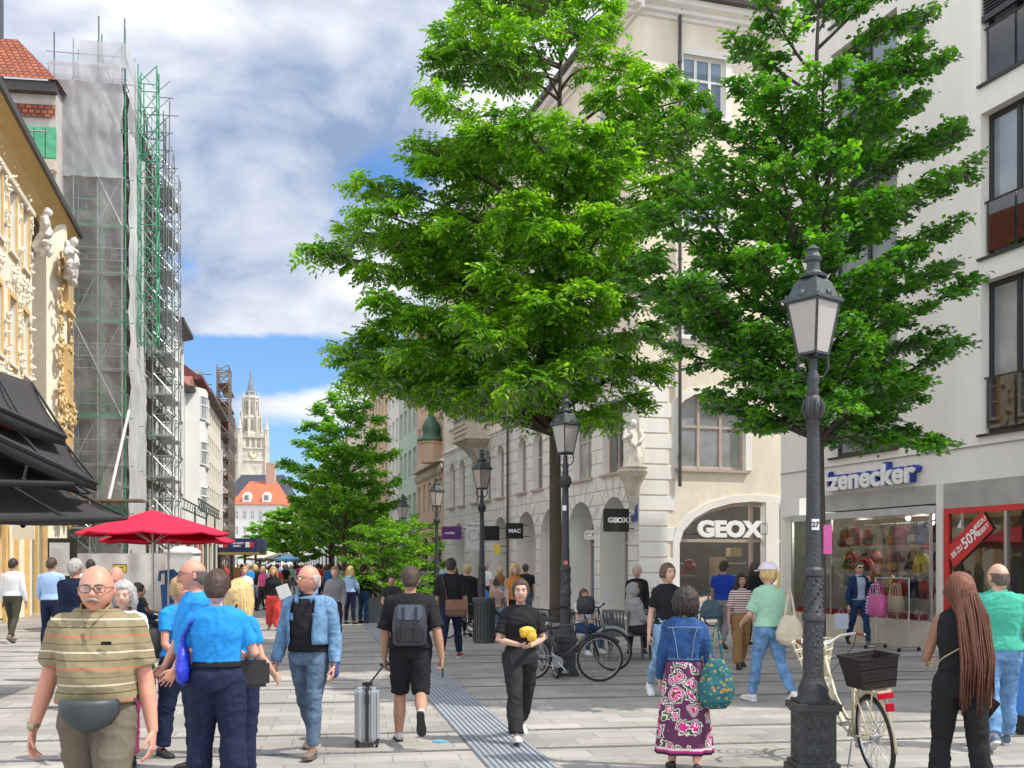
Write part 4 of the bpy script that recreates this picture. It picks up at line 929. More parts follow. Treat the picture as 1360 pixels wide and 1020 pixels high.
mb = MB(); mb.add([(5.92,0,.35),(LB,0,.35),(LB,0,2.75),(5.92,0,2.75)],[(0,1,2,3)]); SB.part('shop_glass', mb, m_glass)
mb = MB(); mb.bb(7.35,7.42,-.04,.04,.35,2.72); SB.part('mullion', mb, m_steel)
# shop lettering: white faces on blue blocks
sg = thing('shop_sign', 'row of white letters on deep blue blocks reading tzenecker', 'sign', SB.root.location+SB.pos(1.98,-.16,3.43), SB.ang)
me_ = bold('lettering', 'tzenecker', .62, m_letter, sg, (0,0,0), xs=1.22, off=.03, depth=.05, space=1.02)
me_ = bold('letter_block', 'tzenecker', .62, M('letter_blue', (.02,.05,.30), .4, 0), sg, (.045,.085,.03), xs=1.22, off=.05, depth=.12, space=1.02)
# slanted sale sticker on the glass
st = thing('sale_sticker', 'slanted red sticker reading BIS ZU 50% REDUZIERT on the red framed window', 'sticker', SB.root.location+SB.pos(5.98,-.035,1.86), SB.ang)
mb = MB(); mb.bb(-.03,1.20,-.004,.004,-.22,.22); mb.xf(Matrix.Rotation(R(-36),4,'Y')); mb.build('panel', m_red, st)
for t,s_,x,z in (('BIS ZU',.155,.04,-.055),('50%',.30,.40,-.10),('REDU',.13,.86,.03),('ZIERT',.12,.86,-.12)): 
    mm = text_mesh(t, s_, .004, .012*s_*2, 1.0 if t != 'BIS ZU' else .75); mm.transform(Matrix.Translation((x,-.009,z))); mm.transform(Matrix.Rotation(R(-36),4,'Y')); mm.name='lettering'; mm.materials.clear(); mm.materials.append(m_letter); link('lettering', mm, st)
# goods in the bag shop window
def bagm(name, c): return M(name, c, .6, .2, 8, .3, 20)
def backpack_mesh(mb, w_, h, d_):
    mb.rings([[V(x*w_/2*s, y*d_/2*s-.0, z) for x,y in ((-1,-.7),(-.8,-1),(.8,-1),(1,-.7),(1,1),(-1,1))] for s,z in ((.85,0),(1,.05*h),(1,.6*h),(.9,.85*h),(.55,h))])
def hung_backpack(label, u, z, w_, h, c, c2, v=.35, big=True):
    r = thing('backpack', label, 'backpack', SB.root.location+SB.pos(u,v,z), SB.ang, 'backpacks hanging in the bag shop window')
    mb = MB(); backpack_mesh(mb, w_, h, .16); mb.build('pack', bagm('bag_%.2f%.2f%.2f'%c, c), r, smooth=True, bevel=0)
    mb = MB(); mb.rings([[V(x*w_*.36*s, -.12-.02*(s>.9), zz_) for x in (-1,1)]+[V(x*w_*.36*s, -.08, zz_) for x in (1,-1)] for s,zz_ in ((.9,.08*h),(1,.12*h),(1,.42*h),(.85,.48*h))]); mb.build('pocket', bagm('bag_%.2f%.2f%.2f'%c2, c2), r)
    mb = MB(); mb.torus((0,.02,h*1.02),.05,.012,(0,1,0),12,5); 
    for s_ in (-1,1): mb.tube([V(s_*w_*.25,.09,h*.9),V(s_*w_*.4,.14,h*.5),V(s_*w_*.3,.09,.1*h)],.015,5)
    mb.build('strap', bagm('bag_%.2f%.2f%.2f'%c2, c2), r)
cols = [((.35,.05,.15),(.6,.3,.35),'pink and red'),((.45,.04,.12),(.15,.02,.08),'crimson'),((.02,.04,.16),(.05,.2,.5),'navy and light blue'),((.015,.015,.02),(.05,.05,.06),'black'),((.55,.42,.03),(.3,.2,.02),'bright yellow'),((.20,.02,.12),(.4,.1,.2),'dark magenta'),((.03,.03,.05),(.2,.02,.02),'black and red'),((.10,.02,.06),(.3,.25,.05),'plum'),((.02,.10,.20),(.4,.4,.45),'blue and grey'),((.3,.02,.02),(.05,.01,.01),'dark red')]
grid_ = [(2.75,2.15,0),(3.15,2.13,1),(3.55,2.16,3),(4.62,2.16,8),(4.98,2.14,2),(5.30,2.18,3),(2.6,1.62,9),(3.0,1.58,6),(3.42,1.62,1),(3.85,1.55,5),(4.2,1.58,7),(4.55,1.62,3),(4.92,1.55,4),(5.30,1.60,6),(4.2,1.05,9),(4.6,1.02,3),(5.05,1.0,9),(2.9,1.08,1),(3.35,1.05,5),(3.75,1.1,4),(2.6,1.05,8),(3.95,2.14,6),(4.3,2.12,1),(2.38,1.6,4),(2.4,2.12,9)]
rown = ['top row','middle row','bottom row']
for i,(u,z,c) in enumerate(grid_):
    rw = 0 if z > 2 else 1 if z > 1.3 else 2; k_ = sum(1 for q in grid_[:i+1] if (0 if q[1] > 2 else 1 if q[1] > 1.3 else 2) == rw)
    nth = ['first','second','third','fourth','fifth','sixth','seventh','eighth','ninth','tenth'][k_-1]
    hung_backpack('%s backpack in the %s, %s from left in bag shop'%(cols[c][2], rown[rw], nth), u, z, .30, .40, cols[c][0], cols[c][1], .15+.12*(i%2))
mb = MB(); 
for z in (2.62,2.05): mb.bar(V(2.4,.4,z),V(5.55,.4,z),.025)
SB.part('hanging_rail', mb, m_steel)
sg = thing('window_lettering', 'large red sale shapes and SCHUL lettering stuck inside the bag shop window', 'lettering', SB.root.location+SB.pos(2.55,-.16,.72), SB.ang)
bold('lettering','SCHUL',.36,M('dec_red',(.50,.02,.02),.5,0),sg,(.75,0,.02),xs=1.25,off=.04,depth=.01)
mb = MB()
for q in range(14): mb.bb(-1.6+.33*q,-1.31+.33*q,-.003,.003,-.13,0.0)
mb.build('tile_strip', MATS['dec_red'], sg); mb = MB(); mb.torus((.95,0,.85),.28,.05,(0,1,0),20,5,-.6,3.6); mb.torus((1.75,0,.7),.36,.05,(0,1,0),20,5,3.3,6.0); mb.bb(1.35,1.47,-.03,.03,.45,1.15); mb.build('red_shape', MATS['dec_red'], sg)
# notices on the slanted pane + shelf with suitcase
for i,z in enumerate((1.0,1.62,2.25)):
    o = MB().bb(-.13,.13,-.004,.004,0,.16).build('notice', M('notice_pink', (.6,.25,.25), .6, .1), None, SB.root.location+SB.pos(.50,.02,z), SB.ang-.65); tag(o, ['lowest red and white sale notice on the slanted pane','middle red and white sale notice on the slanted pane','highest red and white sale notice on the slanted pane'][i], 'notice', 'sale notices on the pane')
lm = MB(); lm.ell((0,0,0),(.05,.05,.05),n=8,m=6)
lampm, nt_, N_, L_, B_ = nodes('spot_glow'); B_.inputs['Emission Color'].default_value=(1,.95,.85,1); B_.inputs['Emission Strength'].default_value=14
for i,(u,v,z) in enumerate(((4.1,.5,2.72),(4.05,1.2,2.6),(4.95,.4,2.7))):
    o = lm.build('spotlight', lampm, None, SB.root.location+SB.pos(u,v,z), SB.ang); tag(o, ['bright ceiling spotlight nearest the glass in the bag shop','second lit ceiling spotlight deeper inside the bag shop','lit ceiling spotlight at the right of the bag shop'][i], 'spotlight', 'spotlights in the bag shop')
for u,v,z,e_ in ((3.2,1.6,2.65,42),(4.9,1.3,2.65,42),(1.6,1.3,2.65,26)):
    pl_ = bpy.data.lights.new('shop_lamp','POINT'); pl_.energy = e_; pl_.shadow_soft_size = .15; pl_.color = (1,.92,.8); link('shop_lamp', pl_, None, SB.root.location+SB.pos(u,v,z))
for u,v,z,e_ in ((2.6,1.6,3.2,75),(5.2,1.6,3.2,75)):
    pl_ = bpy.data.lights.new('shop_lamp','POINT'); pl_.energy = e_; pl_.shadow_soft_size = .15; pl_.color = (1,.92,.8); link('shop_lamp', pl_, None, SW.root.location+SW.pos(u,v,z))
# rack on wheels with striped bags in front
rk = thing('clothes_rack', 'low wheeled steel rack carrying bags in front of the bag shop', 'rack', SB.root.location+SB.pos(5.25,-.85,0), SB.ang+.1)
mb = MB(); 
for x in (-.45,.45): mb.tube([V(x,0,.08),V(x,0,1.45)],.014,6); mb.bar(V(x,-.28,.09),V(x,.28,.09),.03)
mb.tube([V(-.45,0,1.45),V(.45,0,1.45)],.014,6); mb.build('frame', m_steel, rk)
for x in (-.45,.45):
    for y in (-.26,.26): c_ = MB(); c_.cyl(V(x-.015,y,.045),V(x+.015,y,.045),.042,n=12); c_.build('castor', m_rubber, rk)
def tote(label, c, w_, h, base, m_, hm, cat='bag', group=None, hh=.25, rz=0):
    r = thing('tote_bag', label, cat, base, rz, group)
    mb = MB(); mb.rings([[V(x*w_/2*s, y*.09*t_, z) for x,y in ((-1,-.6),(-.8,-1),(.8,-1),(1,-.6),(1,.6),(.8,1),(-.8,1),(-1,.6))] for s,t_,z in ((.80,.8,0),(.98,1.1,.12*h),(1.04,1,.5*h),(1,.5,h))]); mb.build('pouch', m_, r, smooth=True, sharp=50)
    for y in (-.04,.04):
        mb = MB(); mb.tube([V(-w_*.3,y,h*.95),V(-w_*.2,y*.5,h+hh*.8),V(0,0,h+hh),V(w_*.2,y*.5,h+hh*.8),V(w_*.3,y,h*.95)],.012,5,flat=.5); mb.build('handle', hm, r)
    return r
m_strp = zstripes('purple_stripe', (.62,.58,.66), [(0,.03,(.30,.03,.36))], .065)
for i,(x,c,l) in enumerate(((-.38,m_strp,'purple and white striped beach bag hanging leftmost on the wheeled rack'),(-.12,bagm('bag_pk',(.5,.10,.28)),'pink beach bag behind the striped one on the rack'),(.2,bagm('bag_bg',(.38,.31,.2)),'beige bag hanging in the middle of the rack'),(.45,bagm('bag_ol',(.25,.2,.14)),'brown bag hanging at the right end of the rack'))):
    tote(l, None, .46 if i<2 else .32, .42 if i<2 else .32, SB.root.location+SB.pos(5.2+x,-.92-.14*(i%2),.68 if i<2 else .78), c, c, group='bags on the wheeled rack', rz=SB.ang)

# ================================================================ buildings further down the right side
def far_row(label, d0, d1, h, wm, kind, nfl, nwin, fm=None, pm=None, base=None, ww=1.0, wh=1.7, z0=4.6):
    X = lambda d: -3.6-.25*(d-55.7)
    a = V(X(d1), d1, 0); b = V(X(d0), d0, 0); dr = (b-a); L_ = dr.length; dr.normalize()
    r = thing(kind, label, 'building', a); f = Face(r, (0,0,0), math.atan2(dr.y, dr.x))
    ops = []; st_ = (h-z0-.8)/nfl
    for i in range(nfl):
        for k in range(nwin): ops.append((L_*(k+.5)/nwin, z0+st_*i+.3, ww, min(wh,st_-.7), 'rect'))
    gops = [(L_*(k+.5)/max(1,nwin//2), .05, L_/max(1,nwin//2)*.72, 3.2, 'rect') for k in range(max(1,nwin//2))]
    wall(f, 'wall', wm, 0, L_, 0, h, ops+gops, .2, None)
    for o in ops: window(f, o, fm or m_frame_white, pm or m_pane, 2, (.65,), .08, .12)
    for o in gops: window(f, o, m_frame_dark, m_pane, 3, (.75,), .1, .2, name='shop_window')
    cornice(f, 'cornice', wm if base is None else base, 0, L_, h-.5, CORN)
    mb = MB(); mb.add([(0,-.4,h),(L_,-.4,h),(L_,4,h+3.2),(0,4,h+3.2),(0,9,h),(L_,9,h)], [(0,1,2,3),(3,2,5,4)]); mb.add([(0,0,0),(0,9,0),(0,9,h),(0,0,h),(L_,0,0),(L_,9,0),(L_,9,h),(L_,0,h)],[(0,1,2,3),(4,7,6,5)]); mb.add([(L_,0,h),(L_,9,h),(L_,4,h+3.2),(0,0,h),(0,9,h),(0,4,h+3.2)],[(0,1,2),(3,4,5)])
    f.part('roof', mb, M('far_roof', (.20,.09,.06), .85, .25, 2)); 
    return r, f, L_
m_peach = M('plaster_peach', (.62,.45,.31), .9, .08, 1); m_mint = M('plaster_mint', (.42,.55,.46), .9, .05, 1)
r, f, L_ = far_row('peach coloured building with carved frieze and green onion turret', 55.75, 64.5, 12.2, m_peach, 'peach_building', 2, 5, z0=4.4)
mb = MB(); mb.bb(0,L_,-.35,0,7.2,7.35); 
for k in range(40): mb.ell(V(L_*(k+.5)/40,-.12,6.85+.12*math.sin(k*2.3)),(.11,.1,.16),n=6,m=5)
f.part('frieze', mb, m_stone)
mb = MB(); mb.lathe([(.62,7.2),(.66,8.2),(.75,8.25),(.75,8.35)], (L_-1.3,-.45,0), 8); f.part('turret', mb, m_peach)
mb = MB(); mb.lathe([(.78,8.35),(.72,8.5),(.45,8.7),(.5,8.95),(.52,9.15),(.4,9.4),(.18,9.7),(.08,10.0),(.03,10.5),(.01,10.9)], (L_-1.3,-.45,0), 12); f.part('onion_roof', mb, M('onion_green', (.06,.14,.09), .5, .2), smooth=True)
far_row('pale mint green building beyond the peach coloured one', 64.6, 72.2, 16.3, m_mint, 'green_building', 4, 4, z0=4.2, ww=1.2)
far_row('narrow white building with slit windows next to the mint green one', 72.3, 78, 16.0, m_plaster_white, 'white_building', 4, 3)
far_row('light orange building with rows of white windows far down the right side', 78.1, 90, 16.6, m_peach, 'orange_building', 4, 6)
far_row('long pale building behind the street trees on the right', 90.1, 125, 15, m_plaster_cream, 'cream_building', 4, 14)
far_row('last grey building on the right before the square', 125.2, 190, 15.5, m_plaster_white, 'grey_building', 4, 20)
# ================================================================ LEFT SIDE: ornate building
O0 = V(-12.98,22,0); do = V(-.237,.9715,0)
ob = thing('ornate_building', 'ornate cream building with gilded window frames, stucco figures and red tiled roof', 'building', O0)
OF = Face(ob, (0,0,0), math.atan2(do.y,do.x)); LO = 20.6
m_ocream = M('ornate_cream', (.76,.70,.56), .9, .1, 1.5, .3, 20); m_ochre = M('ornate_ochre', (.66,.45,.18), .7, .15, 3, .2, 25); m_gilt = M('stucco_gilt', (.54,.39,.18), .5, .3, 6, .4, 25); m_stucco = M('stucco_grey', (.64,.61,.56), .85, .25, 5, .5, 30)
du = lambda d: (d-22)/.9715
uw = [du(31.2),du(33.1),du(34.95)]; ops = []
for z,h in ((4.6,2.1),(8.0,2.1),(11.5,2.1)):
    for u in [du(23.5),du(25.5),du(27.3)]+uw: ops.append((u,z,.95,h,'rect'))
grd = [(du(24.5),.1,2.2,3.4,'arch'),(du(28),.1,2.2,3.4,'arch'),(du(31.4),.1,2.2,3.4,'arch')]
wall(OF, 'wall', m_ocream, 0, du(36), 0, 15, ops+grd, .22, m_ocream, trim=m_ochre, trim_w=.16)
for o in ops: window(OF, o, m_frame_white, m_pane_l, 2, (.35,.68), .07, .12, sill=m_ochre)
for o in grd: window(OF, o, m_ochre, m_pane, 2, (.6,), .1, .2, name='shop_window')
# recessed bay, then the rounded corner pier
ops2 = [(du(37.2),z,.8,h,'rect') for z,h in ((4.9,1.5),(8.2,1.4),(12.0,1.4))]
OR = Face(ob, OF.n*.9, OF.ang); wall(OR, 'recessed_wall', m_stucco, du(36), du(38.5), 0, 15, ops2, .15, m_stucco)
for o in ops2: window(OR, o, m_frame_white, m_pane, 2, (.6,), .07, .10, sill=m_ochre)
mb = MB(); q = [OF.pos(du(d_),v_,z_) for d_ in (36,38.5) for v_,z_ in ((0,0),(.9,0),(.9,15),(0,15))]; mb.add(q,[(0,1,2,3),(4,7,6,5)]); mb.build('return_wall', m_ocream, ob, fixn=False)
rr = []
for z in (0,15):
    ring = []
    for k in range(13):
        t = k/12; u = du(38.5)+(LO-du(38.5))*t; v = -.45*math.sin(pi*min(1,t*1.25)) if t < .8 else 0+ (t-.8)*0
        ring.append(OF.pos(u,v,z))
    ring += [OF.pos(LO,6,z), OF.pos(du(38.5),6,z)]; rr.append(ring)
MB().rings(rr).build('corner_pier', m_ocream, ob)
ops3 = []
for z,h in ((4.7,2.0),(8.0,1.9),(11.5,1.8)):
    mb = MB(); u = du(40.1); mb.bb(u-.5,u+.5,-.50,-.40,z,z+h); OF.part('pier_window', mb, m_pane_l); mb = MB()
    for a,b in ((u-.62,u-.5),(u+.5,u+.62)): mb.bb(a,b,-.56,-.38,z-.1,z+h+.1)
    mb.bb(u-.5,u+.5,-.56,-.38,z+h,z+h+.12); mb.bb(u-.7,u+.7,-.64,-.38,z-.22,z-.1); mb.bb(u-.03,u+.03,-.54,-.4,z,z+h); mb.bb(u-.5,u+.5,-.535,-.4,z+h*.6,z+h*.6+.06); OF.part('pier_window_frame', mb, m_ochre)
# stucco: scrolls, shells and figures round the windows
random.seed(11)
def scrolls(mb, u0, u1, z0, z1, v, n, s=.3):
    for k in range(n):
        u = random.uniform(u0,u1); z = random.uniform(z0,z1); r_ = random.uniform(.35,1)*s; a0 = random.uniform(0,6.28); pts = []; rad = []
        sg_ = random.choice((-1,1))
        for i in range(9):
            t = i/8; a = a0+sg_*t*4.2; q = r_*(1-.8*t); pts.append(V(u+q*math.cos(a), v-.05-.04*t, z+q*math.sin(a)*1.25)); rad.append(.055*s/.3*(1-.35*t)+.01)
        mb.tube(pts, rad, 6)
        if k%3==0: mb.ell(V(u,v-.1,z),(.10*s/.3,.1,.13*s/.3),n=7,m=5)
for u in [du(23.5),du(25.5),du(27.3)]+uw:
    for z in (3.9,7.2,10.6,13.6): mb = MB(); scrolls(mb, u-.5,u+.5, z-.1,z+.5, 0, 12, .13); OF.part('stucco_relief', mb, m_ocream, smooth=True)
for u in (du(30.2),du(32.15),du(34.05),du(35.7)): mb = MB(); scrolls(mb, u-.22,u+.22, 5,13.6, 0, 36, .14); OF.part('stucco_relief', mb, m_ocream, smooth=True)
mb = MB(); scrolls(mb, du(38.6), du(39.4), 4.0, 13.3, -.35, 90, .22); scrolls(mb, du(40.8), du(41.7), 4.0, 13.6, -.3, 90, .22); scrolls(mb, du(38.7), du(41.5), 3.2, 4.4, -.45, 46, .26); scrolls(mb, du(38.8), du(41.4), 7.0,7.8, -.5, 26, .22)
OF.part('gilded_scrollwork', mb, m_gilt, smooth=True)
mb = MB(); u = du(39.0)
for z in (12.5,): mb.capsule([V(u,-.65,z),V(u,-.85,z+.5),V(u+.1,-.7,z+1.0)],[.2,.24,.16],8); mb.ell(V(u+.1,-.85,z+1.25),(.15,.16,.18)); mb.capsule([V(u-.1,-.8,z+.9),V(u-.5,-1.1,z+.7)],[.09,.06],7)
ma_ = mb; mb = MB(); mb.capsule([V(du(36.0),-.2,12.6),V(du(36.0),-.45,13.1),V(du(36.0),-.4,13.6)],[.2,.22,.14],8); mb.ell(V(du(36.0),-.5,13.8),(.15,.15,.17))
figs = []; fm_b = mb; 
for q in range(30): ma_.ell(V(u+random.uniform(-.45,.5),-.62-random.uniform(0,.25),random.uniform(12.3,13.5)),(random.uniform(.08,.2),.12,random.uniform(.1,.25)),Matrix.Rotation(random.uniform(0,3),3,'Y'),8,6)
for q in range(16): mb.ell(V(du(36.0)+random.uniform(-.35,.35),-.35-random.uniform(0,.2),random.uniform(12.4,13.5)),(random.uniform(.08,.16),.12,random.uniform(.1,.2)),Matrix.Rotation(random.uniform(0,3),3,'Y'),8,6)
for m_f in (ma_, mb): fm2 = remeshed(m_f,'stucco_figure',.04,1,wrinkle(2,.03)); fm2.materials.append(m_stucco); link('stucco_figure', fm2, ob, OF.pos(0,0,0), OF.ang)
mb = MB()
for k in range(12): u = du(22.5)+k*1.6; mb.bb(u-.12,u+.12,-.12,0,.0,3.7)
mb.bb(0,LO,-.2,0,3.75,3.95); OF.part('pilaster', mb, m_ochre)
# coved eaves in ochre, dark gutter
eave = [(0,0),(.1,.05),(.13,.15),(.25,.55),(.5,.9),(.58,1.0),(.58,1.1),(0,1.15)]
cornice(OF, 'eaves', M('eaves_ochre', (.50,.32,.10), .7, .1), 0, LO, 13.75, eave)
cornice(OF, 'gutter', m_gutter, -.2, LO+.2, 14.8, [(.52,0),(.68,.0),(.70,.18),(.60,.20),(.52,.12)])
cornice(OF, 'cream_moulding', m_ocream, 0, du(36), 13.55, [(0,0),(.12,.03),(.14,.16),(0,.18)])
mt = brickmat('ornate_tiles', (.36,.11,.055), (.25,.07,.035), (.10,.035,.025), .24, .2, .03, .9, .8, 'YZ', .5, var=.3, vs=2)
mb = MB(); mb.add([OF.pos(0,-.6,14.9),OF.pos(du(39),-.6,14.9),OF.pos(du(38),3.4,18.2),OF.pos(0,3.4,18.2)],[(0,1,2,3)]); mb.add([OF.pos(du(39),-.6,14.9),OF.pos(du(39),6,14.9),OF.pos(du(38),6,18.2),OF.pos(du(38),3.4,18.2)],[(0,1,2,3)]); mb.build('roof', mt, ob)
mt3 = brickmat('annex_tiles', (.36,.11,.055), (.25,.07,.035), (.10,.035,.025), .24, .2, .03, .9, .8, 'XZ', .5, var=.3, vs=2)
# lower wing behind with green copper front, seen between roof and scaffold
cw = thing('copper_fronted_annex', 'grey annex with green copper panels and a scrap of tiled roof left of the scaffold', 'building', V(-20.15,41.2,0))
mb = MB(); mb.bb(-7,2.2,0,5,0,20.5); mb.build('wall', M('annex_grey', (.42,.40,.37), .9, .15, 1.5, .3, 10), cw, rz=R(8))
for k in range(4): mb = MB(); mb.bb(.60+k*.42,.98+k*.42,-.10,-.02,17.7,18.9); mb.build('copper_panel', M('copper_green', (.08,.36,.20), .6, .3, 3), cw, rz=R(8))
mb = MB(); mb.bb(-7.1,2.3,-.35,.0,20.2,20.6); mb.build('eaves_board', m_gutter, cw, rz=R(8)); mb = MB(); mb.bb(-7.1,2.3,-.5,-.02,17.1,17.5); mb.build('cornice', m_stone, cw, rz=R(8))
mb = MB(); mb.add([(-7.0,-.5,20.6),(2.4,-.5,20.6),(.2,1.9,23.2),(-7.0,1.9,23.2),(2.4,5,20.6)],[(0,1,2,3),(1,4,2)]); mb.build('roof', mt3, cw, rz=R(8))
mb = MB(); mb.add([(.7,-.12,19.3),(2.2,-.12,19.3),(2.2,-.02,19.8),(.7,-.02,19.8)],[(0,1,2,3)]); mb.build('tile_scrap', mt3, cw, rz=R(8))
mb = MB(); mb.bb(-2.2,-.5,1.2,2.4,21.5,28.0); mb.bb(-2.3,-.4,1.1,2.5,25.6,25.8); mb.build('chimney', M('chimney_slate', (.06,.065,.07), .6, .3), cw, rz=R(8))
mb = MB(); 
for x in (-1.6,-.2,1.1): mb.cyl(V(x,-.9,12),V(x,-.9,18.9),.035,n=6)
for z in (14,16.6,18.4): mb.cyl(V(-2.2,-.9,z),V(2.2,-.9,z),.03,n=6)
mb.build('scaffold_tubes', m_steel, cw, rz=R(8))

# ================================================================ scaffolded church front
P0 = V(-15.8,43,0); dL = V(-.1895,.9819,0)
gb = thing('scaffolded_building', 'dark stone building front hidden behind nets and scaffolding', 'building', P0)
GS = Face(gb, (0,0,0), math.atan2(dL.y,dL.x)); xe = V(.9819,.1895,0); GE = Face(gb, -xe*6, math.atan2(xe.y,xe.x))
m_dark = M('sooty_stone', (.24,.225,.205), .95, .35, .9, .6, 6)
opsE = [(u,z,.9,1.9,'arch') for z in (2.5,6,9.5,13,16.5) for u in (4.0,)]
WE = Face(gb, -xe*6+GE.n*1.3, GE.ang); wall(WE, 'end_wall', m_dark, 3.1, 4.8, 0, 21.5, opsE, .3)
for o in opsE: window(WE, o, m_frame_dark, m_pane, 2, (.5,), .08, .2)
WSf = Face(gb, GS.n*1.2+GS.u*1.3, GS.ang); opsS = [(u,z,1.2,2.2,'arch') for z in (2.5,6.5,10.5,14.5,18) for u in (2,5,8,11)]
wall(WSf, 'street_wall', M('church_plaster', (.46,.40,.36), .9, .15, 1), 0, 14, 0, 22.5, opsS, .3)
for o in opsS: window(WSf, o, m_frame_dark, m_pane, 2, (.5,), .08, .2)
mb = MB(); 
for z in (4.6,8.4,12.2,16.0,19.6): mb.bb(3.1,4.8,-.35,0,z,z+.35)
WE.part('cornice', mb, m_dark)
mb = MB(); mb.bb(4.2,4.9,1.32,5,21.5,22.6); GE.part('attic', mb, M('attic', (.35,.33,.3)))
scf = thing('scaffolding', 'tall steel and green scaffolding with grey nets wrapped round the building', 'scaffolding', P0)
SE = Face(scf, -xe*6, GE.ang); SS = Face(scf, (0,0,0), GS.ang)
m_tubeg = M('tube_green', (.03,.26,.13), .5, .2); m_tube = M('tube_grey', (.33,.36,.36), .4, .2, metal=.5); m_tubed = M('tube_dark', (.10,.13,.12), .5, .2)
for i in range(4):
    for v in (0,.9):
        mb = MB(); mb.cyl(V(3.1+i*.93,v,0), V(3.1+i*.93,v,21.8 if i<1 else 23.0), .03, n=6); SE.part('standard', mb, m_tube)
for i in range(7):
    mb = MB(); u = .1+i*2.5; mb.cyl(V(u,0,0),V(u,0,23.6),.032,n=6); mb.cyl(V(u,.9,0),V(u,.9,23.3),.032,n=6); SS.part('standard', mb, m_tube if i%2 else m_tubeg)
for k in range(11):
    z = 1.9+k*1.95; mt_ = m_tubeg if k%2 else m_tube
    mb = MB()
    for v in (-.02,.92):
        for dz in (0,.5,1.0): mb.cyl(V(3.0,v,z+dz), V(6,v,z+dz), .022, n=5)
    for i in range(4): mb.cyl(V(3.1+i*.93,-.2,z-.05), V(3.1+i*.93,1.1,z-.05), .02, n=5)
    SE.part('ledger', mb, mt_)
    mb = MB()
    for v in (-.02,.92):
        for dz in (0,1.0): mb.cyl(V(0,v,z+dz), V(15.6,v,z+dz), .022, n=5)
    for i in range(7): mb.cyl(V(.1+i*2.5,-.35,z-.05), V(.1+i*2.5,1.1,z-.05), .02, n=5)
    SS.part('ledger', mb, mt_)
    mb = MB(); mb.bb(3.1,5.9,.05,.85,z-.09,z-.05); SE.part('deck', mb, M('scaffold_deck', (.20,.15,.11), .8, .3))
    mb = MB(); mb.bb(.2,15.4,.05,.85,z-.09,z-.05); SS.part('deck', mb, MATS['scaffold_deck'])
    if k in (1,3,5,6,7,8,10):
        mb = MB(); mb.bb(3.1,5.9,.86,.89,z,z+.30 if k != 8 else z+.8); SE.part('toe_board', mb, M('toe_green', (.03,.33,.15), .6, .2))
mb = MB()
for k in range(11):
    z = 1.9+k*1.95
    for i in range(3):
        if (i+k)%3 == 0: mb.cyl(V(3.1+i*.93,-.05,z), V(4.03+i*.93,-.05,min(22.8,z+1.95)), .02, n=5)
        if (i+k)%4 == 1: mb.cyl(V(4.03+i*.93,-.05,z), V(3.1+i*.93,-.05,min(22.8,z+1.95)), .02, n=5)
SE.part('brace', mb, m_tube)
# nets
def net(face, name, u0,u1,z0,z1,v,m_, nu=26,nz=30, amp=.07, seed=0):
    mb = MB(); vs = []
    for j in range(nz+1):
        for i in range(nu+1):
            u = u0+(u1-u0)*i/nu; z = z0+(z1-z0)*j/nz; q = amp*(noise.noise(V(u*1.1+seed,z*.5,1))*1.6+noise.noise(V(u*3+z*.8,z*.9,seed)))
            edge = .10*noise.noise(V(z*.9,seed,0)) if i in (0,nu) else 0
            vs.append((u+edge, v-abs(q)-.02, z+(.06*noise.noise(V(u*2,seed,4)) if j in (0,nz) else 0)))
    fs = [(j*(nu+1)+i, j*(nu+1)+i+1, (j+1)*(nu+1)+i+1, (j+1)*(nu+1)+i) for j in range(nz) for i in range(nu)]
    mb.add(vs, fs); return face.part(name, mb, m_, smooth=True, fixn=False)
m_netg = netmat('net_grey', (.60,.61,.61), .32); m_netw = netmat('net_white', (.80,.81,.82), .80); m_nett = netmat('net_top', (.60,.60,.62), .70)
net(SE, 'net', 3.0, 6.0, 1.5, 17.5, -.09, m_netg); net(SE, 'net', 3.1, 5.95, 17.4, 22.0, -.12, m_nett, seed=5, amp=.10); net(SE,'net',4.3,6.1,21.9,22.9,-.10,m_nett, 10,8, seed=9)
net(SS, 'net', 0.0, 4.6, 1.0, 19.5, -.10, m_netw, seed=3, amp=.12); net(SS, 'net', 4.6, 15.8, 6, 22.0, .95, m_netw, seed=8); net(SS,'net',0,3.5,19.5,23,-.08,m_nett,12,12,seed=12)
# lattice hoist tower and stair tower standing out into the street
def lattice(mb, face, u, v, w_, z0, z1, r=.022, st=1.0):
    cs = [(u-w_/2,v),(u+w_/2,v),(u+w_/2,v-w_),(u-w_/2,v-w_)]
    for c in cs: mb.cyl(V(c[0],c[1],z0), V(c[0],c[1],z1), r*1.3, n=6)
    z = z0; k = 0
    while z < z1-.01:
        for i in range(4):
            a, b = cs[i], cs[(i+1)%4]; zt = min(z+st,z1)
            mb.cyl(V(a[0],a[1],z), V(b[0],b[1],z), r, n=5)
            if (k+i)%2: mb.cyl(V(a[0],a[1],z), V(b[0],b[1],zt), r, n=5)
            else: mb.cyl(V(b[0],b[1],z), V(a[0],a[1],zt), r, n=5)
        z += st; k += 1
mb = MB(); lattice(mb, SS, 2.2, -.25, .75, 11.2, 23.0); SS.part('hoist_mast', mb, m_tubeg)
mb = MB(); lattice(mb, SS, 4.4, -.2, .8, 11.0, 22.0); SS.part('hoist_mast', mb, m_tubed)
mb = MB(); lattice(mb, SS, 7.2, -.15, .9, 0, 21.5, st=.98); lattice(mb, SS, 9.6, -.15, .9, 0, 21, st=.98); SS.part('stair_tower', mb, m_tube)
for k in range(10): SS.part('stair_landing', MB().bb(6.6,10.2,-1.0,-.2,1.9+k*1.95,1.95+k*1.95), m_tube)
mb = MB()      # inclined lattice girder on the outside and the brackets that poke out
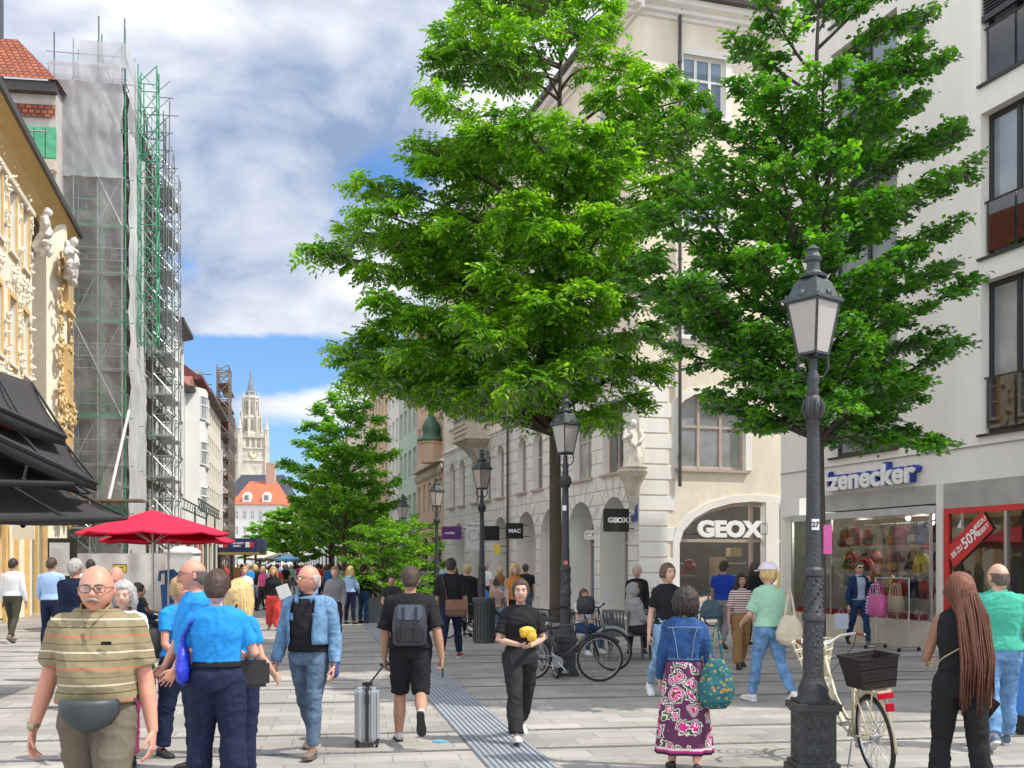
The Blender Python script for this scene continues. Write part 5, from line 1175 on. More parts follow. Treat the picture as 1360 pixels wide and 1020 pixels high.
for k in range(14):
    z = 12.5+k*.85; u = 5.2+k*.08
    mb.cyl(V(u,-.2,z), V(u,-1.15-.25*(k%3==0),z), .022, n=5)
    mb.cyl(V(u,-.2,z), V(u+.1,-1.0,z+.85), .018, n=5)
mb.cyl(V(5.1,-1.0,12), V(6.2,-1.0,23.4), .03, n=6); SS.part('outrigger', mb, m_tubed)
mb = MB()
for q in ((0,6),(2.2,3.3),(3.0,5.0)): mb.cyl(V(q[1],.0,21), V(q[1],.0,24.0-.8*(q[1]<4)), .03, n=6)
SE.part('topmost_pole', mb, m_tubed)
# platform girder low down
mb = MB()
for z in (4.3,4.75):
    for v in (-1.7,-2.4): mb.cyl(V(5,v,z), V(16.5,v,z), .04, n=6)
for k in range(20): mb.cyl(V(5+k*.58,-1.7,4.3), V(5.58+k*.58,-1.7,4.75 if k%2 else 4.3), .025, n=5); mb.cyl(V(5+k*.58,-2.4,4.3 if k%2 else 4.75), V(5.58+k*.58,-2.4,4.75 if k%2 else 4.3), .025, n=5)
for u in (5.5,11,16): mb.cyl(V(u,-2.2,0), V(u,-2.2,4.4), .05, n=6)
SS.part('girder', mb, m_tubed)
mb = MB(); mb.bb(2.2,6.9,-1.3,0,4.25,4.33); SE.part('work_platform', mb, MATS['scaffold_deck'])
for u in (2.9,5.6): mb = MB(); mb.cyl(V(u,-1.2,4.3),V(u+.6,-.2,8.0),.06,n=8); SE.part('prop', mb, m_white_paint)
mb = MB(); lattice(mb, SE, 4.4, -.6, 1.2, 0, 4.2, st=1.05); lattice(mb, SE, 2.6,-.6,1.2,0,4.2,st=1.05); SE.part('base_frame', mb, m_tube)

# ================================================================ the row beyond
def left_row(label, d0, d1, h, wm, kind, nfl, nwin, z0=4.4, ww=1.0, fm=None, out=0, roofm=None, gops=True, pm=None, wh=2.0):
    X = lambda d: -15.8-.193*(d-43)
    a = V(X(d0)+out, d0, 0); b = V(X(d1)+out, d1, 0); dr = b-a; L_ = dr.length; dr.normalize()
    r = thing(kind, label, 'building', a); f = Face(r, (0,0,0), math.atan2(dr.y,dr.x)); st_ = (h-z0-.3)/nfl
    ops = [(L_*(k+.5)/nwin, z0+st_*i+.2, ww, min(wh,st_-.8), 'rect') for i in range(nfl) for k in range(nwin)]
    g = [(L_*(k+.5)/max(1,nwin//2), .05, L_/max(1,nwin//2)*.75, 3.3, 'rect') for k in range(max(1,nwin//2))]
    wall(f, 'wall', wm, 0, L_, 0, h, ops+g, .18, None)
    for o in ops: window(f, o, fm or m_frame_white, pm or m_pane, 2, (.65,), .08, .1)
    for o in g: window(f, o, m_frame_dark, m_pane, 3, (.75,), .1, .2, name='shop_window')
    mb = MB(); mb.add([(0,0,0),(0,10,0),(0,10,h),(0,0,h),(L_,0,0),(L_,10,0),(L_,10,h),(L_,0,h)],[(0,3,2,1),(4,5,6,7)]); f.part('side_wall', mb, wm)
    cornice(f, 'eaves', roofm or m_gutter, -.1, L_+.1, h-.25, [(0,0),(.35,.08),(.55,.15),(.57,.32),(.4,.36),(0,.36)])
    mb = MB(); mb.add([(0,-.4,h),(L_,-.4,h),(L_,3.4,h+3.0),(0,3.4,h+3.0),(0,9,h),(L_,9,h)], [(0,1,2,3),(3,2,5,4),(0,3,4),(1,5,2)]); f.part('roof', mb, roofm or M('far_roof', (.20,.09,.06), .85, .25, 2))
    return r, f, L_
m_bwhite = M('bay_white', (.66,.65,.62), .9, .06, 1); m_pink = M('plaster_pink', (.58,.30,.24), .9, .06, 1); m_pale = M('plaster_pale', (.64,.60,.50), .9, .06, 1)
r, f, L_ = left_row('narrow pale grey building squeezed next to the scaffold with curved roof edges', 58.6, 63.4, 15.4, m_bwhite, 'narrow_building', 5, 3)
r, f, L_ = left_row('white building with stacked rounded bay windows on the left side', 63.5, 68.6, 12.4, m_bwhite, 'bay_building', 4, 1, ww=.5, out=.05)
mb = MB(); rr_ = []
for z in (4.2,12.6):
    rr_.append([V(L_*.5-1.9,0,z),V(L_*.5-1.5,-.75,z),V(L_*.5-.7,-1.05,z),V(L_*.5+.7,-1.05,z),V(L_*.5+1.5,-.75,z),V(L_*.5+1.9,0,z)])
mb.rings(rr_); f.part('bay', mb, m_bwhite)
for z in (5.1,7.9,10.7):
    q = MB()
    for a,b in ((V(L_*.5-1.42,-.80,z),V(L_*.5-.75,-1.055,z)),(V(L_*.5-.62,-1.07,z),V(L_*.5+.62,-1.07,z)),(V(L_*.5+.75,-1.055,z),V(L_*.5+1.42,-.80,z))):
        q.bar(a+V(0,0,.7), b+V(0,0,.7), .05, 1.35, up=V(0,0,1))
    fo = f.part('bay_window', q, m_pane_l); q = MB()
    for c in (V(L_*.5-1.45,-.80,z),V(L_*.5-.69,-1.08,z),V(L_*.5,-1.12,z),V(L_*.5+.69,-1.08,z),V(L_*.5+1.45,-.8,z)): q.bar(c, c+V(0,0,1.4), .10)
    for zz_ in (0,.85,1.4): q.tube([V(L_*.5-1.45,-.82,z+zz_),V(L_*.5-.69,-1.1,z+zz_),V(L_*.5+.69,-1.1,z+zz_),V(L_*.5+1.45,-.82,z+zz_)],.05,4)
    q.bb(L_*.5-.8,L_*.5+.8,-1.2,-1.0,z-.14,z-.06); f.part('bay_frame', q, m_frame_white)
left_row('pink building with dark red roof between the bay house and the long cream one', 68.7, 74.8, 14.0, m_pink, 'pink_building', 4, 4, roofm=M('roof_darkred', (.16,.05,.045), .8, .2))
r, f, L_ = left_row('long pale yellow building with tall narrow windows on the left side', 74.9, 90, 14.2, m_pale, 'pale_yellow_building', 5, 9, ww=.9, roofm=M('roof_slate_l', (.13,.10,.10), .8, .2))
for k in range(5):
    q = MB(); q.prism([(-.5,0),(.5,0),(.5,1.1),(.35,1.4),(-.35,1.4),(-.5,1.1)],0,1.6); q.build('dormer', M('dormer_blue', (.16,.21,.28), .6, .1), r, f.pos(1.2+k*2.6,.2,14.3), f.ang)
left_row('distant grey building partly hidden by the far scaffold tower', 90.1, 101, 12.8, m_bwhite, 'grey_left_building', 4, 6)
sc2 = thing('scaffold_tower', 'distant brown scaffold tower rising above the roofs beside the spire', 'scaffolding', V(-15.8-.193*49,92,0))
mb = MB(); f2 = Face(sc2, (0,0,0), math.atan2(dL.y,dL.x))
for q in range(4): lattice(mb, f2, .6+q*2.2, .5, 1.0, 0, 19.2 if q < 2 else 15.5, r=.04, st=1.1)
f2.part('lattice', mb, M('tube_brown', (.16,.13,.11), .6, .2)); mb = MB()
for k in range(11): mb.bb(.2,7.8,-.5,.4,1.6*k+1.5,1.6*k+1.58)
f2.part('deck', mb, M('deck_rust', (.24,.15,.10), .8, .2)); mb = MB()
for z in (15.5,16.5,17.6,18.5): mb.cyl(V(1.2,1,z), V(1.2,6.5,z), .05, n=5)
for v in (3,6.5): mb.cyl(V(1.2,v,14), V(1.2,v,18.6), .05, n=5)
f2.part('roof_tubes', mb, M('tube_grey'  if False else 'tube_brown', (.16,.13,.11)))

# ================================================================ end of the vista
def box_house(label, kind, px0, px1, d, h_eave, h_ridge, dep, wm, rm, nfl, nwin, dorm=0, z0=1.0):
    a = G(px0,d); b = G(px1,d); L_ = b.x-a.x
    r = thing(kind, label, 'building', a); f = Face(r, (0,0,0), 0); st_ = (h_eave-z0-.5)/nfl
    ops = [(L_*(k+.5)/nwin, z0+st_*i+.6, L_/nwin*.42, st_*.55, 'rect') for i in range(nfl) for k in range(nwin)]
    wall(f, 'wall', wm, 0, L_, 0, h_eave, ops, .25); 
    for o in ops: window(f, o, m_frame_white, m_pane, 2, (.6,), .12, .15)
    mb = MB(); mb.add([(-.4,-.5,h_eave),(L_+.4,-.5,h_eave),(L_-2,dep/2,h_ridge),(2,dep/2,h_ridge),(L_+.4,dep,h_eave),(-.4,dep,h_eave)],[(0,1,2,3),(1,4,2),(0,3,5),(3,2,4,5)]); f.part('roof', mb, rm)
    mb = MB(); mb.add([(0,0,0),(0,dep,0),(0,dep,h_eave),(0,0,h_eave),(L_,0,0),(L_,dep,0),(L_,dep,h_eave),(L_,0,h_eave)],[(0,3,2,1),(4,5,6,7)]); f.part('side_wall', mb, wm)
    for k in range(dorm):
        u = L_*(k+.7)/(dorm+.4); q = MB(); q.bb(u-.8,u+.8,0,3,h_eave+.5,h_eave+2.0); q.ell(V(u,1.0,h_eave+2.0),(.8,1.1,.6),n=12,m=8); dd_ = f.part('dormer', q, m_white_paint); q = MB(); q.bb(u-.45,u+.45,-.06,0.02,h_eave+.9,h_eave+1.9); q.build('pane', m_pane, dd_)
    return r, f, L_
r, f, L_ = box_house('grey white house with bright red hipped roof closing the street below the spire', 'red_roofed_house', 309, 372, 215, 14.0, 19.2, 12, m_bwhite, M('roof_red_far', (.45,.12,.055), .85, .15, 1), 4, 6, 2)
mb = MB(); mb.bb(5.6,7.4,5,6.5,16,23); f.part('chimney', mb, M('chimney_pink', (.45,.28,.22), .9, .1))
r, f, L_ = box_house('ochre building with long black mansard roof behind the red roofed house', 'black_roofed_building', 300, 380, 260, 18.5, 24.5, 14, m_ochre, M('roof_black', (.03,.035,.05), .5, .2), 3, 7, 0)
box_house('pale yellow house at the far end behind the street trees', 'far_house', 372, 470, 235, 13, 17, 12, m_pale, M('far_roof', (.20,.09,.06), .85, .25, 2), 3, 8, 0)
# town hall tower
TD = 445; tc_ = G(333,TD); tw = thing('town_hall_tower', 'ornate grey stone gothic clock tower with tall spire at the end of the street', 'tower', tc_)
m_goth = M('gothic_stone', (.50,.455,.38), .9, .25, .25, .8, 1.2); m_goth_d = M('gothic_dark', (.22,.20,.17), .9, .3, .5); m_goth2 = M('gothic_spire', (.17,.19,.20), .8, .3, .5)
mb = MB(); hw = 5.5; rot = R(25); RZ = Matrix.Rotation(rot,4,'Z')
mb.bb(-hw,hw,-hw,hw,0,47.5); 
for sx in (-1,1):
    for sy in (-1,1):
        mb.bb(sx*hw-.9,sx*hw+.9,sy*hw-.9,sy*hw+.9,0,49)
for z in (36,41,47.3): mb.bb(-hw-.5,hw+.5,-hw-.5,hw+.5,z,z+.6)
mb.xf(RZ).build('shaft', m_goth, tw)
mb = MB()
for sx in (-1,1):
    for sy in (-1,1): mb.lathe([(1.0,47),(1.0,52.5),(1.25,52.6),(.9,53.2),(.5,56),(.15,59.5),(.3,59.7),(.02,60.6)], (sx*hw,sy*hw,0), 8)
for s_ in (-.33,.33):
    for a,b in ((s_*hw*1.1,-hw),(s_*hw*1.1,hw),(-hw,s_*hw*1.1),(hw,s_*hw*1.1)): mb.lathe([(.45,47),(.45,50),(.1,53.2),(.02,53.5)], (a,b,0), 6)
mb.xf(RZ).build('pinnacle', m_goth, tw)
mb = MB(); mb.lathe([(5.0,47.5),(4.9,50.5),(3.9,51),(3.8,60),(4.1,60.3),(3.6,61),(3.1,61.2),(3.0,68.2),(3.5,68.6),(3.3,69.3),(2.0,70)], n=8, rot0=pi/8); mb.xf(RZ).build('belfry', m_goth, tw)
mb = MB()
for k in range(8):
    a = k*pi/4+rot
    for r_,z0_,z1_,w_ in ((3.55,52,59,1.1),(2.82,62,67.3,.8)):
        c = V(r_*math.cos(a),r_*math.sin(a),0); mb.box((c.x,c.y,(z0_+z1_)/2),(.35,w_,z1_-z0_),a)
mb.build('opening', m_goth_d, tw)
mb = MB()
for k in range(8):
    a = k*pi/4+rot+pi/8
    mb.lathe([(.42,51),(.42,61),(.1,63.5),(.02,63.8)], (4.3*math.cos(a),4.3*math.sin(a),0), 5); mb.lathe([(.3,61),(.3,69),(.08,72.2),(.02,72.4)], (3.35*math.cos(a),3.35*math.sin(a),0), 5)
mb.build('buttress', m_goth, tw)
mb = MB(); mb.lathe([(2.4,69.3),(2.0,71.5),(2.2,71.7),(1.7,72.4),(1.15,76),(.55,81),(.2,84.5),(.5,84.9),(.1,85.5),(.05,88.0)], n=8); mb.build('spire', m_goth2, tw)
mb = MB()
for k in range(4):
    a = k*pi/2+rot-pi/2
    n_ = V(math.cos(a),math.sin(a),0); t_ = V(-n_.y,n_.x,0)
    for s_ in (-2.3,0,2.3):
        for z0_,z1_ in ((4,11),(14,21),(24,29.8),(42,46.8)): c = n_*(hw+.05)+t_*s_; mb.box((c.x,c.y,(z0_+z1_)/2),(.2,1.2,z1_-z0_),a)
mb.build('lancet_window', m_goth_d, tw)
for k in (0,3,1,2):
    a = k*pi/2+rot-pi/2; n_ = V(math.cos(a),math.sin(a),0); c = n_*(hw+.12)+V(0,0,38.6)
    q = MB(); q.cyl(c, c+n_*.15, 2.0, n=24); cf = q.build('clock_face', M('clock_cream', (.62,.55,.40), .6, 0), tw)
    q = MB(); q.torus(c+n_*.2,1.7,.12,n_,24,4); q.bar(c+n_*.25,c+n_*.25+V(0,0,1.3),.22); q.bar(c+n_*.25,c+n_*.25+V(-n_.y,n_.x,0)*.9+V(0,0,.5),.22); q.build('clock_hands', m_goth_d, cf)

for ch in list(tw.children)+[g_ for c_ in tw.children for g_ in c_.children]:
    n_ = len(ch.data.vertices); co_ = np.empty(n_*3); ch.data.vertices.foreach_get('co', co_); co_ = co_.reshape(-1,3)
    co_[:,2] = np.interp(co_[:,2], [0,38.6,47.5,61,69.3,88], [0,48.3,55.0,64,72.6,85.0]); ch.data.vertices.foreach_set('co', co_.ravel()); ch.data.update()
# ================================================================ trees
m_bark = M('bark', (.075,.055,.04), .95, .35, 6, .8, 30, stretch=(1,1,.25)); m_bark2 = M('bark_smooth', (.05,.042,.035), .9, .3, 6, .5, 30, stretch=(1,1,.25))
m_leaf1 = leafmat('leaf_locust', (.045,.15,.008), (.17,.40,.015), (.50,.74,.04), .52)
m_leaf2 = leafmat('leaf_hornbeam', (.032,.13,.010), (.10,.31,.018), (.28,.56,.04), .5)
m_leaf3 = leafmat('leaf_far', (.06,.20,.015), (.20,.46,.03), (.42,.70,.06), .55)
def leaves_mesh(name, C, D, Nn, Lg, Wd, m_, tone=None):
    """C centres, D directions, Nn normals, Lg lengths, Wd widths -> folded kite shaped leaves"""
    n = len(C); D = D/np.linalg.norm(D,axis=1)[:,None]; S = np.cross(D,Nn); S /= (np.linalg.norm(S,axis=1)[:,None]+1e-9); U = np.cross(S,D)
    base = C-D*Lg[:,None]*.5; tip = C+D*Lg[:,None]*.5-U*Lg[:,None]*.14; mid = C+D*Lg[:,None]*.02
    l = mid+S*Wd[:,None]*.5+U*Wd[:,None]*.13; r = mid-S*Wd[:,None]*.5+U*Wd[:,None]*.13
    co = np.stack([base,l,tip,r],axis=1).reshape(-1,3)
    me = bpy.data.meshes.new(name); me.vertices.add(4*n); me.vertices.foreach_set('co', co.ravel()); me.loops.add(6*n); me.polygons.add(2*n)
    i = np.arange(n)*4; idx = np.stack([i,i+1,i+2,i,i+2,i+3],axis=1).ravel(); me.loops.foreach_set('vertex_index', idx.astype(np.int32))
    me.polygons.foreach_set('loop_start', np.arange(0,6*n,3).astype(np.int32)); me.materials.append(m_); me.update(calc_edges=True)
    if tone is not None: at = me.attributes.new('tone','FLOAT','FACE'); at.data.foreach_set('value', np.repeat(tone,2).astype(np.float32))
    me.validate(); return me
def tree(label, base, trunk_h, tr, tips, m_l, bark, seed=1, nleaf=9000, leaf=(.075,.034), leaflets=8, rach=.24, twigs=9, top_z=None, cat='tree', kind='street_tree', group='street trees', fill=.35, flat=.5, drop=.25, sw=None, rise=.42, twl=(.45,1.15)):
    rng = np.random.RandomState(seed); random.seed(seed)
    r = thing(kind, label, cat, base, 0, group)
    tips = [Vector(t)-base for t in tips]; ztop = max(t.z for t in tips) if top_z is None else top_z
    tk = MB(); tp = []; trd = []
    for i in range(13):
        t = i/12; z = ztop*t*.97; tp.append(V(.10*math.sin(t*5+seed)*t, .10*math.cos(t*4+seed)*t, z)); trd.append(tr*(1-t)**.8*(1+.35*math.exp(-z*4))+.012)
    tk.tube(tp, trd, 12); tko = tk.build('trunk', bark, r, smooth=True)
    def tpos(z):
        f = max(0,min(.999,z/(ztop*.97)))*12; i = int(f); return tp[i].lerp(tp[i+1], f-i), trd[i]
    br = MB(); anchors = []   # (point, outward dir, spread)
    for T in tips:
        hd = math.hypot(T.x,T.y); zs = max(trunk_h*.9, min(T.z-hd*rise, ztop*.93)); p0, r0 = tpos(zs)
        r1 = min(r0*.62, .02+hd*.014); pts = []; L_ = (T-p0).length; n = 9; j = Vector((rng.normal(0,.04)*L_, rng.normal(0,.04)*L_, rng.normal(0,.03)*L_))
        for i in range(n+1):
            t = i/n; q = p0.lerp(T,t); q.z += math.sin(t*pi)*L_*.06; q += j*math.sin(t*pi*1.5)
            pts.append(q)
        br.tube(pts, [r1*(1-.85*i/n)+.005 for i in range(n+1)], 6)
        nt_ = max(3,int(twigs*L_/2.6))
        for k in range(nt_):
            t = .28+.72*(k+.5)/nt_*rng.uniform(.92,1.08); t = min(t,1); i = min(n-1,int(t*n)); q = pts[i].lerp(pts[i+1], t*n-i)
            dd = (pts[i+1]-pts[i]).normalized(); side = Vector((-dd.y,dd.x,0)).normalized()*(1 if k%2 else -1)
            tl = rng.uniform(*twl)*(1.25-.65*t)*(.55+.09*min(L_,5)); tdv = (dd*rng.uniform(.3,.9)+side*rng.uniform(.5,1)+Vector((0,0,rng.uniform(-.25,.45)))).normalized()
            e = q+tdv*tl; e.z -= tl*drop*.4; m_ = q.lerp(e,.5)+Vector((0,0,tl*.08)); br.tube([q,m_,e],[.010,.007,.003],4,caps=False)
            anchors.append((q,m_,e,tdv))
        q0 = pts[-2]; anchors.append((q0,q0.lerp(T,.5),T,(T-q0).normalized()))
    br.build('branches', bark, r, smooth=True)
    # foliage sprays
    na = len(anchors); per = max(1,nleaf//na); C=[];D=[];NN=[]
    Q = np.array([[list(a[0]),list(a[1]),list(a[2])] for a in anchors]); TD_ = np.array([list(a[3]) for a in anchors])
    wt = np.linalg.norm(Q[:,2]-Q[:,0],axis=1); wt /= wt.sum(); cl = rng.choice(na, nleaf, p=wt)
    t = rng.beta(1.6,1.1,nleaf)[:,None]; a,b,c = Q[cl,0],Q[cl,1],Q[cl,2]; P_ = a*(1-t)**2+2*b*t*(1-t)+c*t**2
    ds_ = TD_[cl]; side = np.stack([-ds_[:,1],ds_[:,0],np.zeros(nleaf)],1); side /= np.linalg.norm(side,axis=1)[:,None]+1e-9
    sg = rng.choice([-1,1],nleaf)[:,None]
    rd = ds_*rng.uniform(.1,1,(nleaf,1))+side*sg*rng.uniform(.3,1.1,(nleaf,1)); rd[:,2] += rng.normal(-drop*.35,.30,nleaf)
    rd /= np.linalg.norm(rd,axis=1)[:,None]; P_ = P_+rng.normal(0,.045,(nleaf,3))*np.array([1,1,flat])
    up = np.stack([rng.normal(0,.35,nleaf),rng.normal(0,.35,nleaf),np.ones(nleaf)],1); up /= np.linalg.norm(up,axis=1)[:,None]
    if leaflets > 1:
        sd_ = np.cross(rd,up); sd_ /= np.linalg.norm(sd_,axis=1)[:,None]+1e-9
        Cs=[];Ds=[];Ns=[]
        for k in range(leaflets):
            s_ = 1 if k%2 else -1; tt = (k//2+1)/(leaflets//2+.0); 
            arch = np.zeros((nleaf,3)); arch[:,2] = -drop*rach*tt*tt
            dl = rd*.45+sd_*s_*.85; dl[:,2] -= .22; dl /= np.linalg.norm(dl,axis=1)[:,None]
            Cs.append(P_+rd*rach*tt+arch+dl*leaf[0]*.5); Ds.append(dl+rng.normal(0,.14,(nleaf,3))); Ns.append(up+rng.normal(0,.25,(nleaf,3)))
        C = np.concatenate(Cs); D = np.concatenate(Ds); NN = np.concatenate(Ns)
        # keep one clump's leaflets side by side in colour: islands still vary leaf by leaf
    else: C = P_+rd*leaf[0]*.5+rng.normal(0,rach*.4,(nleaf,3))*np.array([1,1,.55]); D = rd; NN = up+rng.normal(0,.3,(nleaf,3))
    atone = rng.uniform(0,.42,na); tn = atone[cl]+.16*(t[:,0]-.3)+rng.normal(0,.05,nleaf); tn = np.tile(tn, leaflets) if leaflets > 1 else tn
    n = len(C); sc_ = rng.uniform(.7,1.3,n)
    link('foliage', leaves_mesh('foliage', C, D, NN, leaf[0]*sc_, leaf[1]*sc_, m_l, tn), r)
    return r
# big locust-like tree behind the second lamp
b1 = G(739,19.6)
T1 = []; rs = random.Random(5)
for px,py,dd in ((392,332,-.3),(410,300,.6),(455,280,-1),(488,262,.8),(420,478,.4),(440,495,-.8),(470,505,1.2),(500,520,-.2),(455,440,1.0),(470,390,-1.3),(500,330,.5),(525,210,0),(540,195,1.2),(560,135,-.8),(560,75,.3),(575,60,1.5),(600,15,-.5),(625,-10,.8),(660,-60,0),(700,-110,.5),(740,-130,-.5),(780,-70,.4),(800,-10,-1),(790,40,1.2),
    (840,85,.3),(885,100,-.7),(925,135,.6),(930,165,-.6),(905,205,1.2),(915,240,-1.2),(880,290,.3),(870,340,-1),(880,390,1.0),(865,440,.2),(880,480,-.8),(850,545,.3),(800,560,-1.2),(770,520,1.2),(700,555,1.3),(660,540,-1.3),(620,545,.4),(590,520,-.9),(560,540,1.0),(540,515,-.6),(560,455,1.9),(600,430,-2.2),(620,370,2.2),(570,300,-1.7),(600,240,1.8),(620,170,-1.5),(650,100,1.5),(690,40,-1.2),(720,-20,1.4),
    (700,150,-2.4),(760,180,-2.6),(820,200,-2.2),(680,260,-2.8),(740,300,-3),(810,290,-2.6),(660,350,-2.8),(720,400,-3.2),(790,380,-3),(640,450,-2.6),(700,490,-3),(770,470,-2.8),(690,200,2.6),(780,250,2.8),(720,330,3),(830,350,2.6),(650,300,2.6),(760,420,3),(680,440,2.8),(820,450,2.4),(520,420,-1.4),(540,370,1.4),(515,460,-1.5)):
    d = 19.6+dd*1.05; px = 735+(px-735)*(.88 if px < 735 else 1.0); py = py+(14 if py < 0 else 0) if py < 500 else py-12; T1.append(W(px,py,d))
tree('broad bright green locust tree with feathery leaves in the middle of the street', b1, 4.6, .12, T1, m_leaf1, m_bark, 3, 17500, (.132,.060), 8, .31, 9, top_z=12.8, twl=(.35,1.0))
# darker tree behind the front lamp
b2 = G(1087,13.6); T2 = []
for px,py,dd in ((868,300,.3),(850,345,-.4),(835,372,.5),(880,410,-.6),(900,455,.3),(935,525,-.3),(960,545,.5),(1000,565,-.2),(1050,560,.6),(1070,540,-.8),(1130,585,.5),(1180,585,-.4),(1225,580,.2),(1258,594,-.3),(1215,540,.7),(1235,505,-.6),(1275,468,.2),(1240,440,.8),(1290,378,-.2),(1270,350,.5),(1240,330,-.6),(1270,300,.2),(1286,232,.1),(1250,240,-.7),(1270,175,.4),(1285,160,-.2),(1240,125,.6),(1268,72,0),(1225,60,-.6),(1235,20,.5),(1200,-30,-.3),(1160,-60,.4),(1110,-110,0),(1060,-80,-.5),(1020,-40,.6),(1010,5,-.4),(975,60,.4),(985,110,-.7),(945,165,.2),(960,210,-.6),(935,250,.6),(900,270,-.5),(930,330,1),(900,370,-1),(930,410,1.1),(960,470,-1.1),
    (1020,120,-1.2),(1100,90,-1.3),(1170,130,-1.2),(1030,220,-1.5),(1110,200,-1.6),(1180,250,-1.4),(1010,330,-1.6),(1090,320,-1.7),(1170,350,-1.6),(1000,430,-1.5),(1080,440,-1.7),(1150,450,-1.5),(1200,410,-1.0),(1040,510,-1.3),(1120,520,-1.5),(1180,500,-1.1),(1050,160,1.3),(1130,260,1.5),(1040,380,1.6),(1140,400,1.5),(1100,10,1.0),(990,280,1.3),(1180,180,1.3),(1100,490,1.5)):
    T2.append(W(1085+(px-1085)*(1.03 if px < 1085 else .95),py,13.6+dd))
tree('tall darker green tree directly behind the front lamp post', b2, 3.7, .082, T2, m_leaf2, m_bark2, 8, 68000, (.088,.056), 1, .10, 17, top_z=9.6, rise=.75, drop=.3, twl=(.35,.8))
# mid-distance street trees and shrubs
def blobtree(label, px, d, h, w_, z0, m_l, seed, n=7000, leaf=(.13,.07), kind='street_tree', tr=.12, layers=7, group='street trees', wob=.5, rise=.3):
    rg = random.Random(seed); b = G(px,d); tips = []
    for i in range(layers):
        t = (i+.5)/layers; z = z0+(h-z0)*t; rr = w_/2*(math.sin(pi*(.24+.62*t))**.6)*(1-.22*t)
        for k in range(6):
            a = k*pi/3+i*1.1+rg.uniform(-.3,.3); q = rr*rg.uniform(.65,1.15); tips.append(b+V(q*math.cos(a), q*math.sin(a), z+rg.uniform(-.25,.25)))
    tips.append(b+V(0,0,h))
    return tree(label, b, z0*.8, tr, tips, m_l, m_bark, seed, n, leaf, 1, .14, 10, top_z=h, kind=kind, group=group, rise=rise)
T3 = [W(460+(px-460)*.86,py+4,46+dd*1.6) for px,py,dd in ((368,612,0),(376,640,.6),(385,585,-.5),(398,560,.4),(410,540,-.3),(438,522,0),(462,512,.3),(488,530,-.3),(505,548,.5),(520,575,-.4),(530,600,.3),(540,640,0),(535,668,.6),(520,690,-.4),(495,698,.3),(455,702,-.8),(420,695,.7),(395,680,-.3),(378,662,.5),(430,600,-1.6),(470,590,-1.8),(500,620,-1.5),(440,650,-1.7),(480,660,-1.8),(410,630,-1.3),(450,560,-1.2),(450,620,1.6),(490,600,1.7),(420,580,1.2),(500,660,1.4),(430,670,1.5),(470,545,1.0))]
tree('layered green tree with thin dark trunk in the middle distance left of centre', G(458,46), 2.4, .12, T3, m_leaf3, m_bark, 21, 17000, (.20,.12), 1, .22, 9, top_z=8.0, rise=.5, twl=(.7,1.5), flat=1)
blobtree('second tree of the row, just behind the layered middle distance tree', 440, 60, 7.0, 5.0, 2.6, m_leaf3, 22, 9000, (.22,.13), tr=.13)
blobtree('bright green tree in front of the red roofed house', 392, 88, 6.6, 4.6, 2.0, m_leaf3, 23, 9000, (.26,.16))
blobtree('small light green tree at the far left end of the tree row', 346, 125, 6.8, 5.5, 2.2, m_leaf3, 24, 6000, (.34,.2))
blobtree('round green tree low in front of the far pale house', 372, 105, 7.2, 5, 2.2, m_leaf3, 27, 6000, (.3,.2))
blobtree('tree far down the lamp row on the right', 470, 78, 8.0, 6.5, 2.5, m_leaf3, 28, 7000, (.24,.15))
blobtree('low light green multi-stemmed bush in a planter by the lamps', 508, 31.5, 2.9, 3.0, .9, m_leaf1, 25, 6000, (.13,.06), kind='bush', tr=.05, layers=5, group='planted bushes', wob=.4)
blobtree('slender light green bush right of the other one by the lamps', 548, 33.5, 3.1, 2.7, .9, m_leaf1, 26, 5000, (.13,.06), kind='bush', tr=.05, layers=5, group='planted bushes')
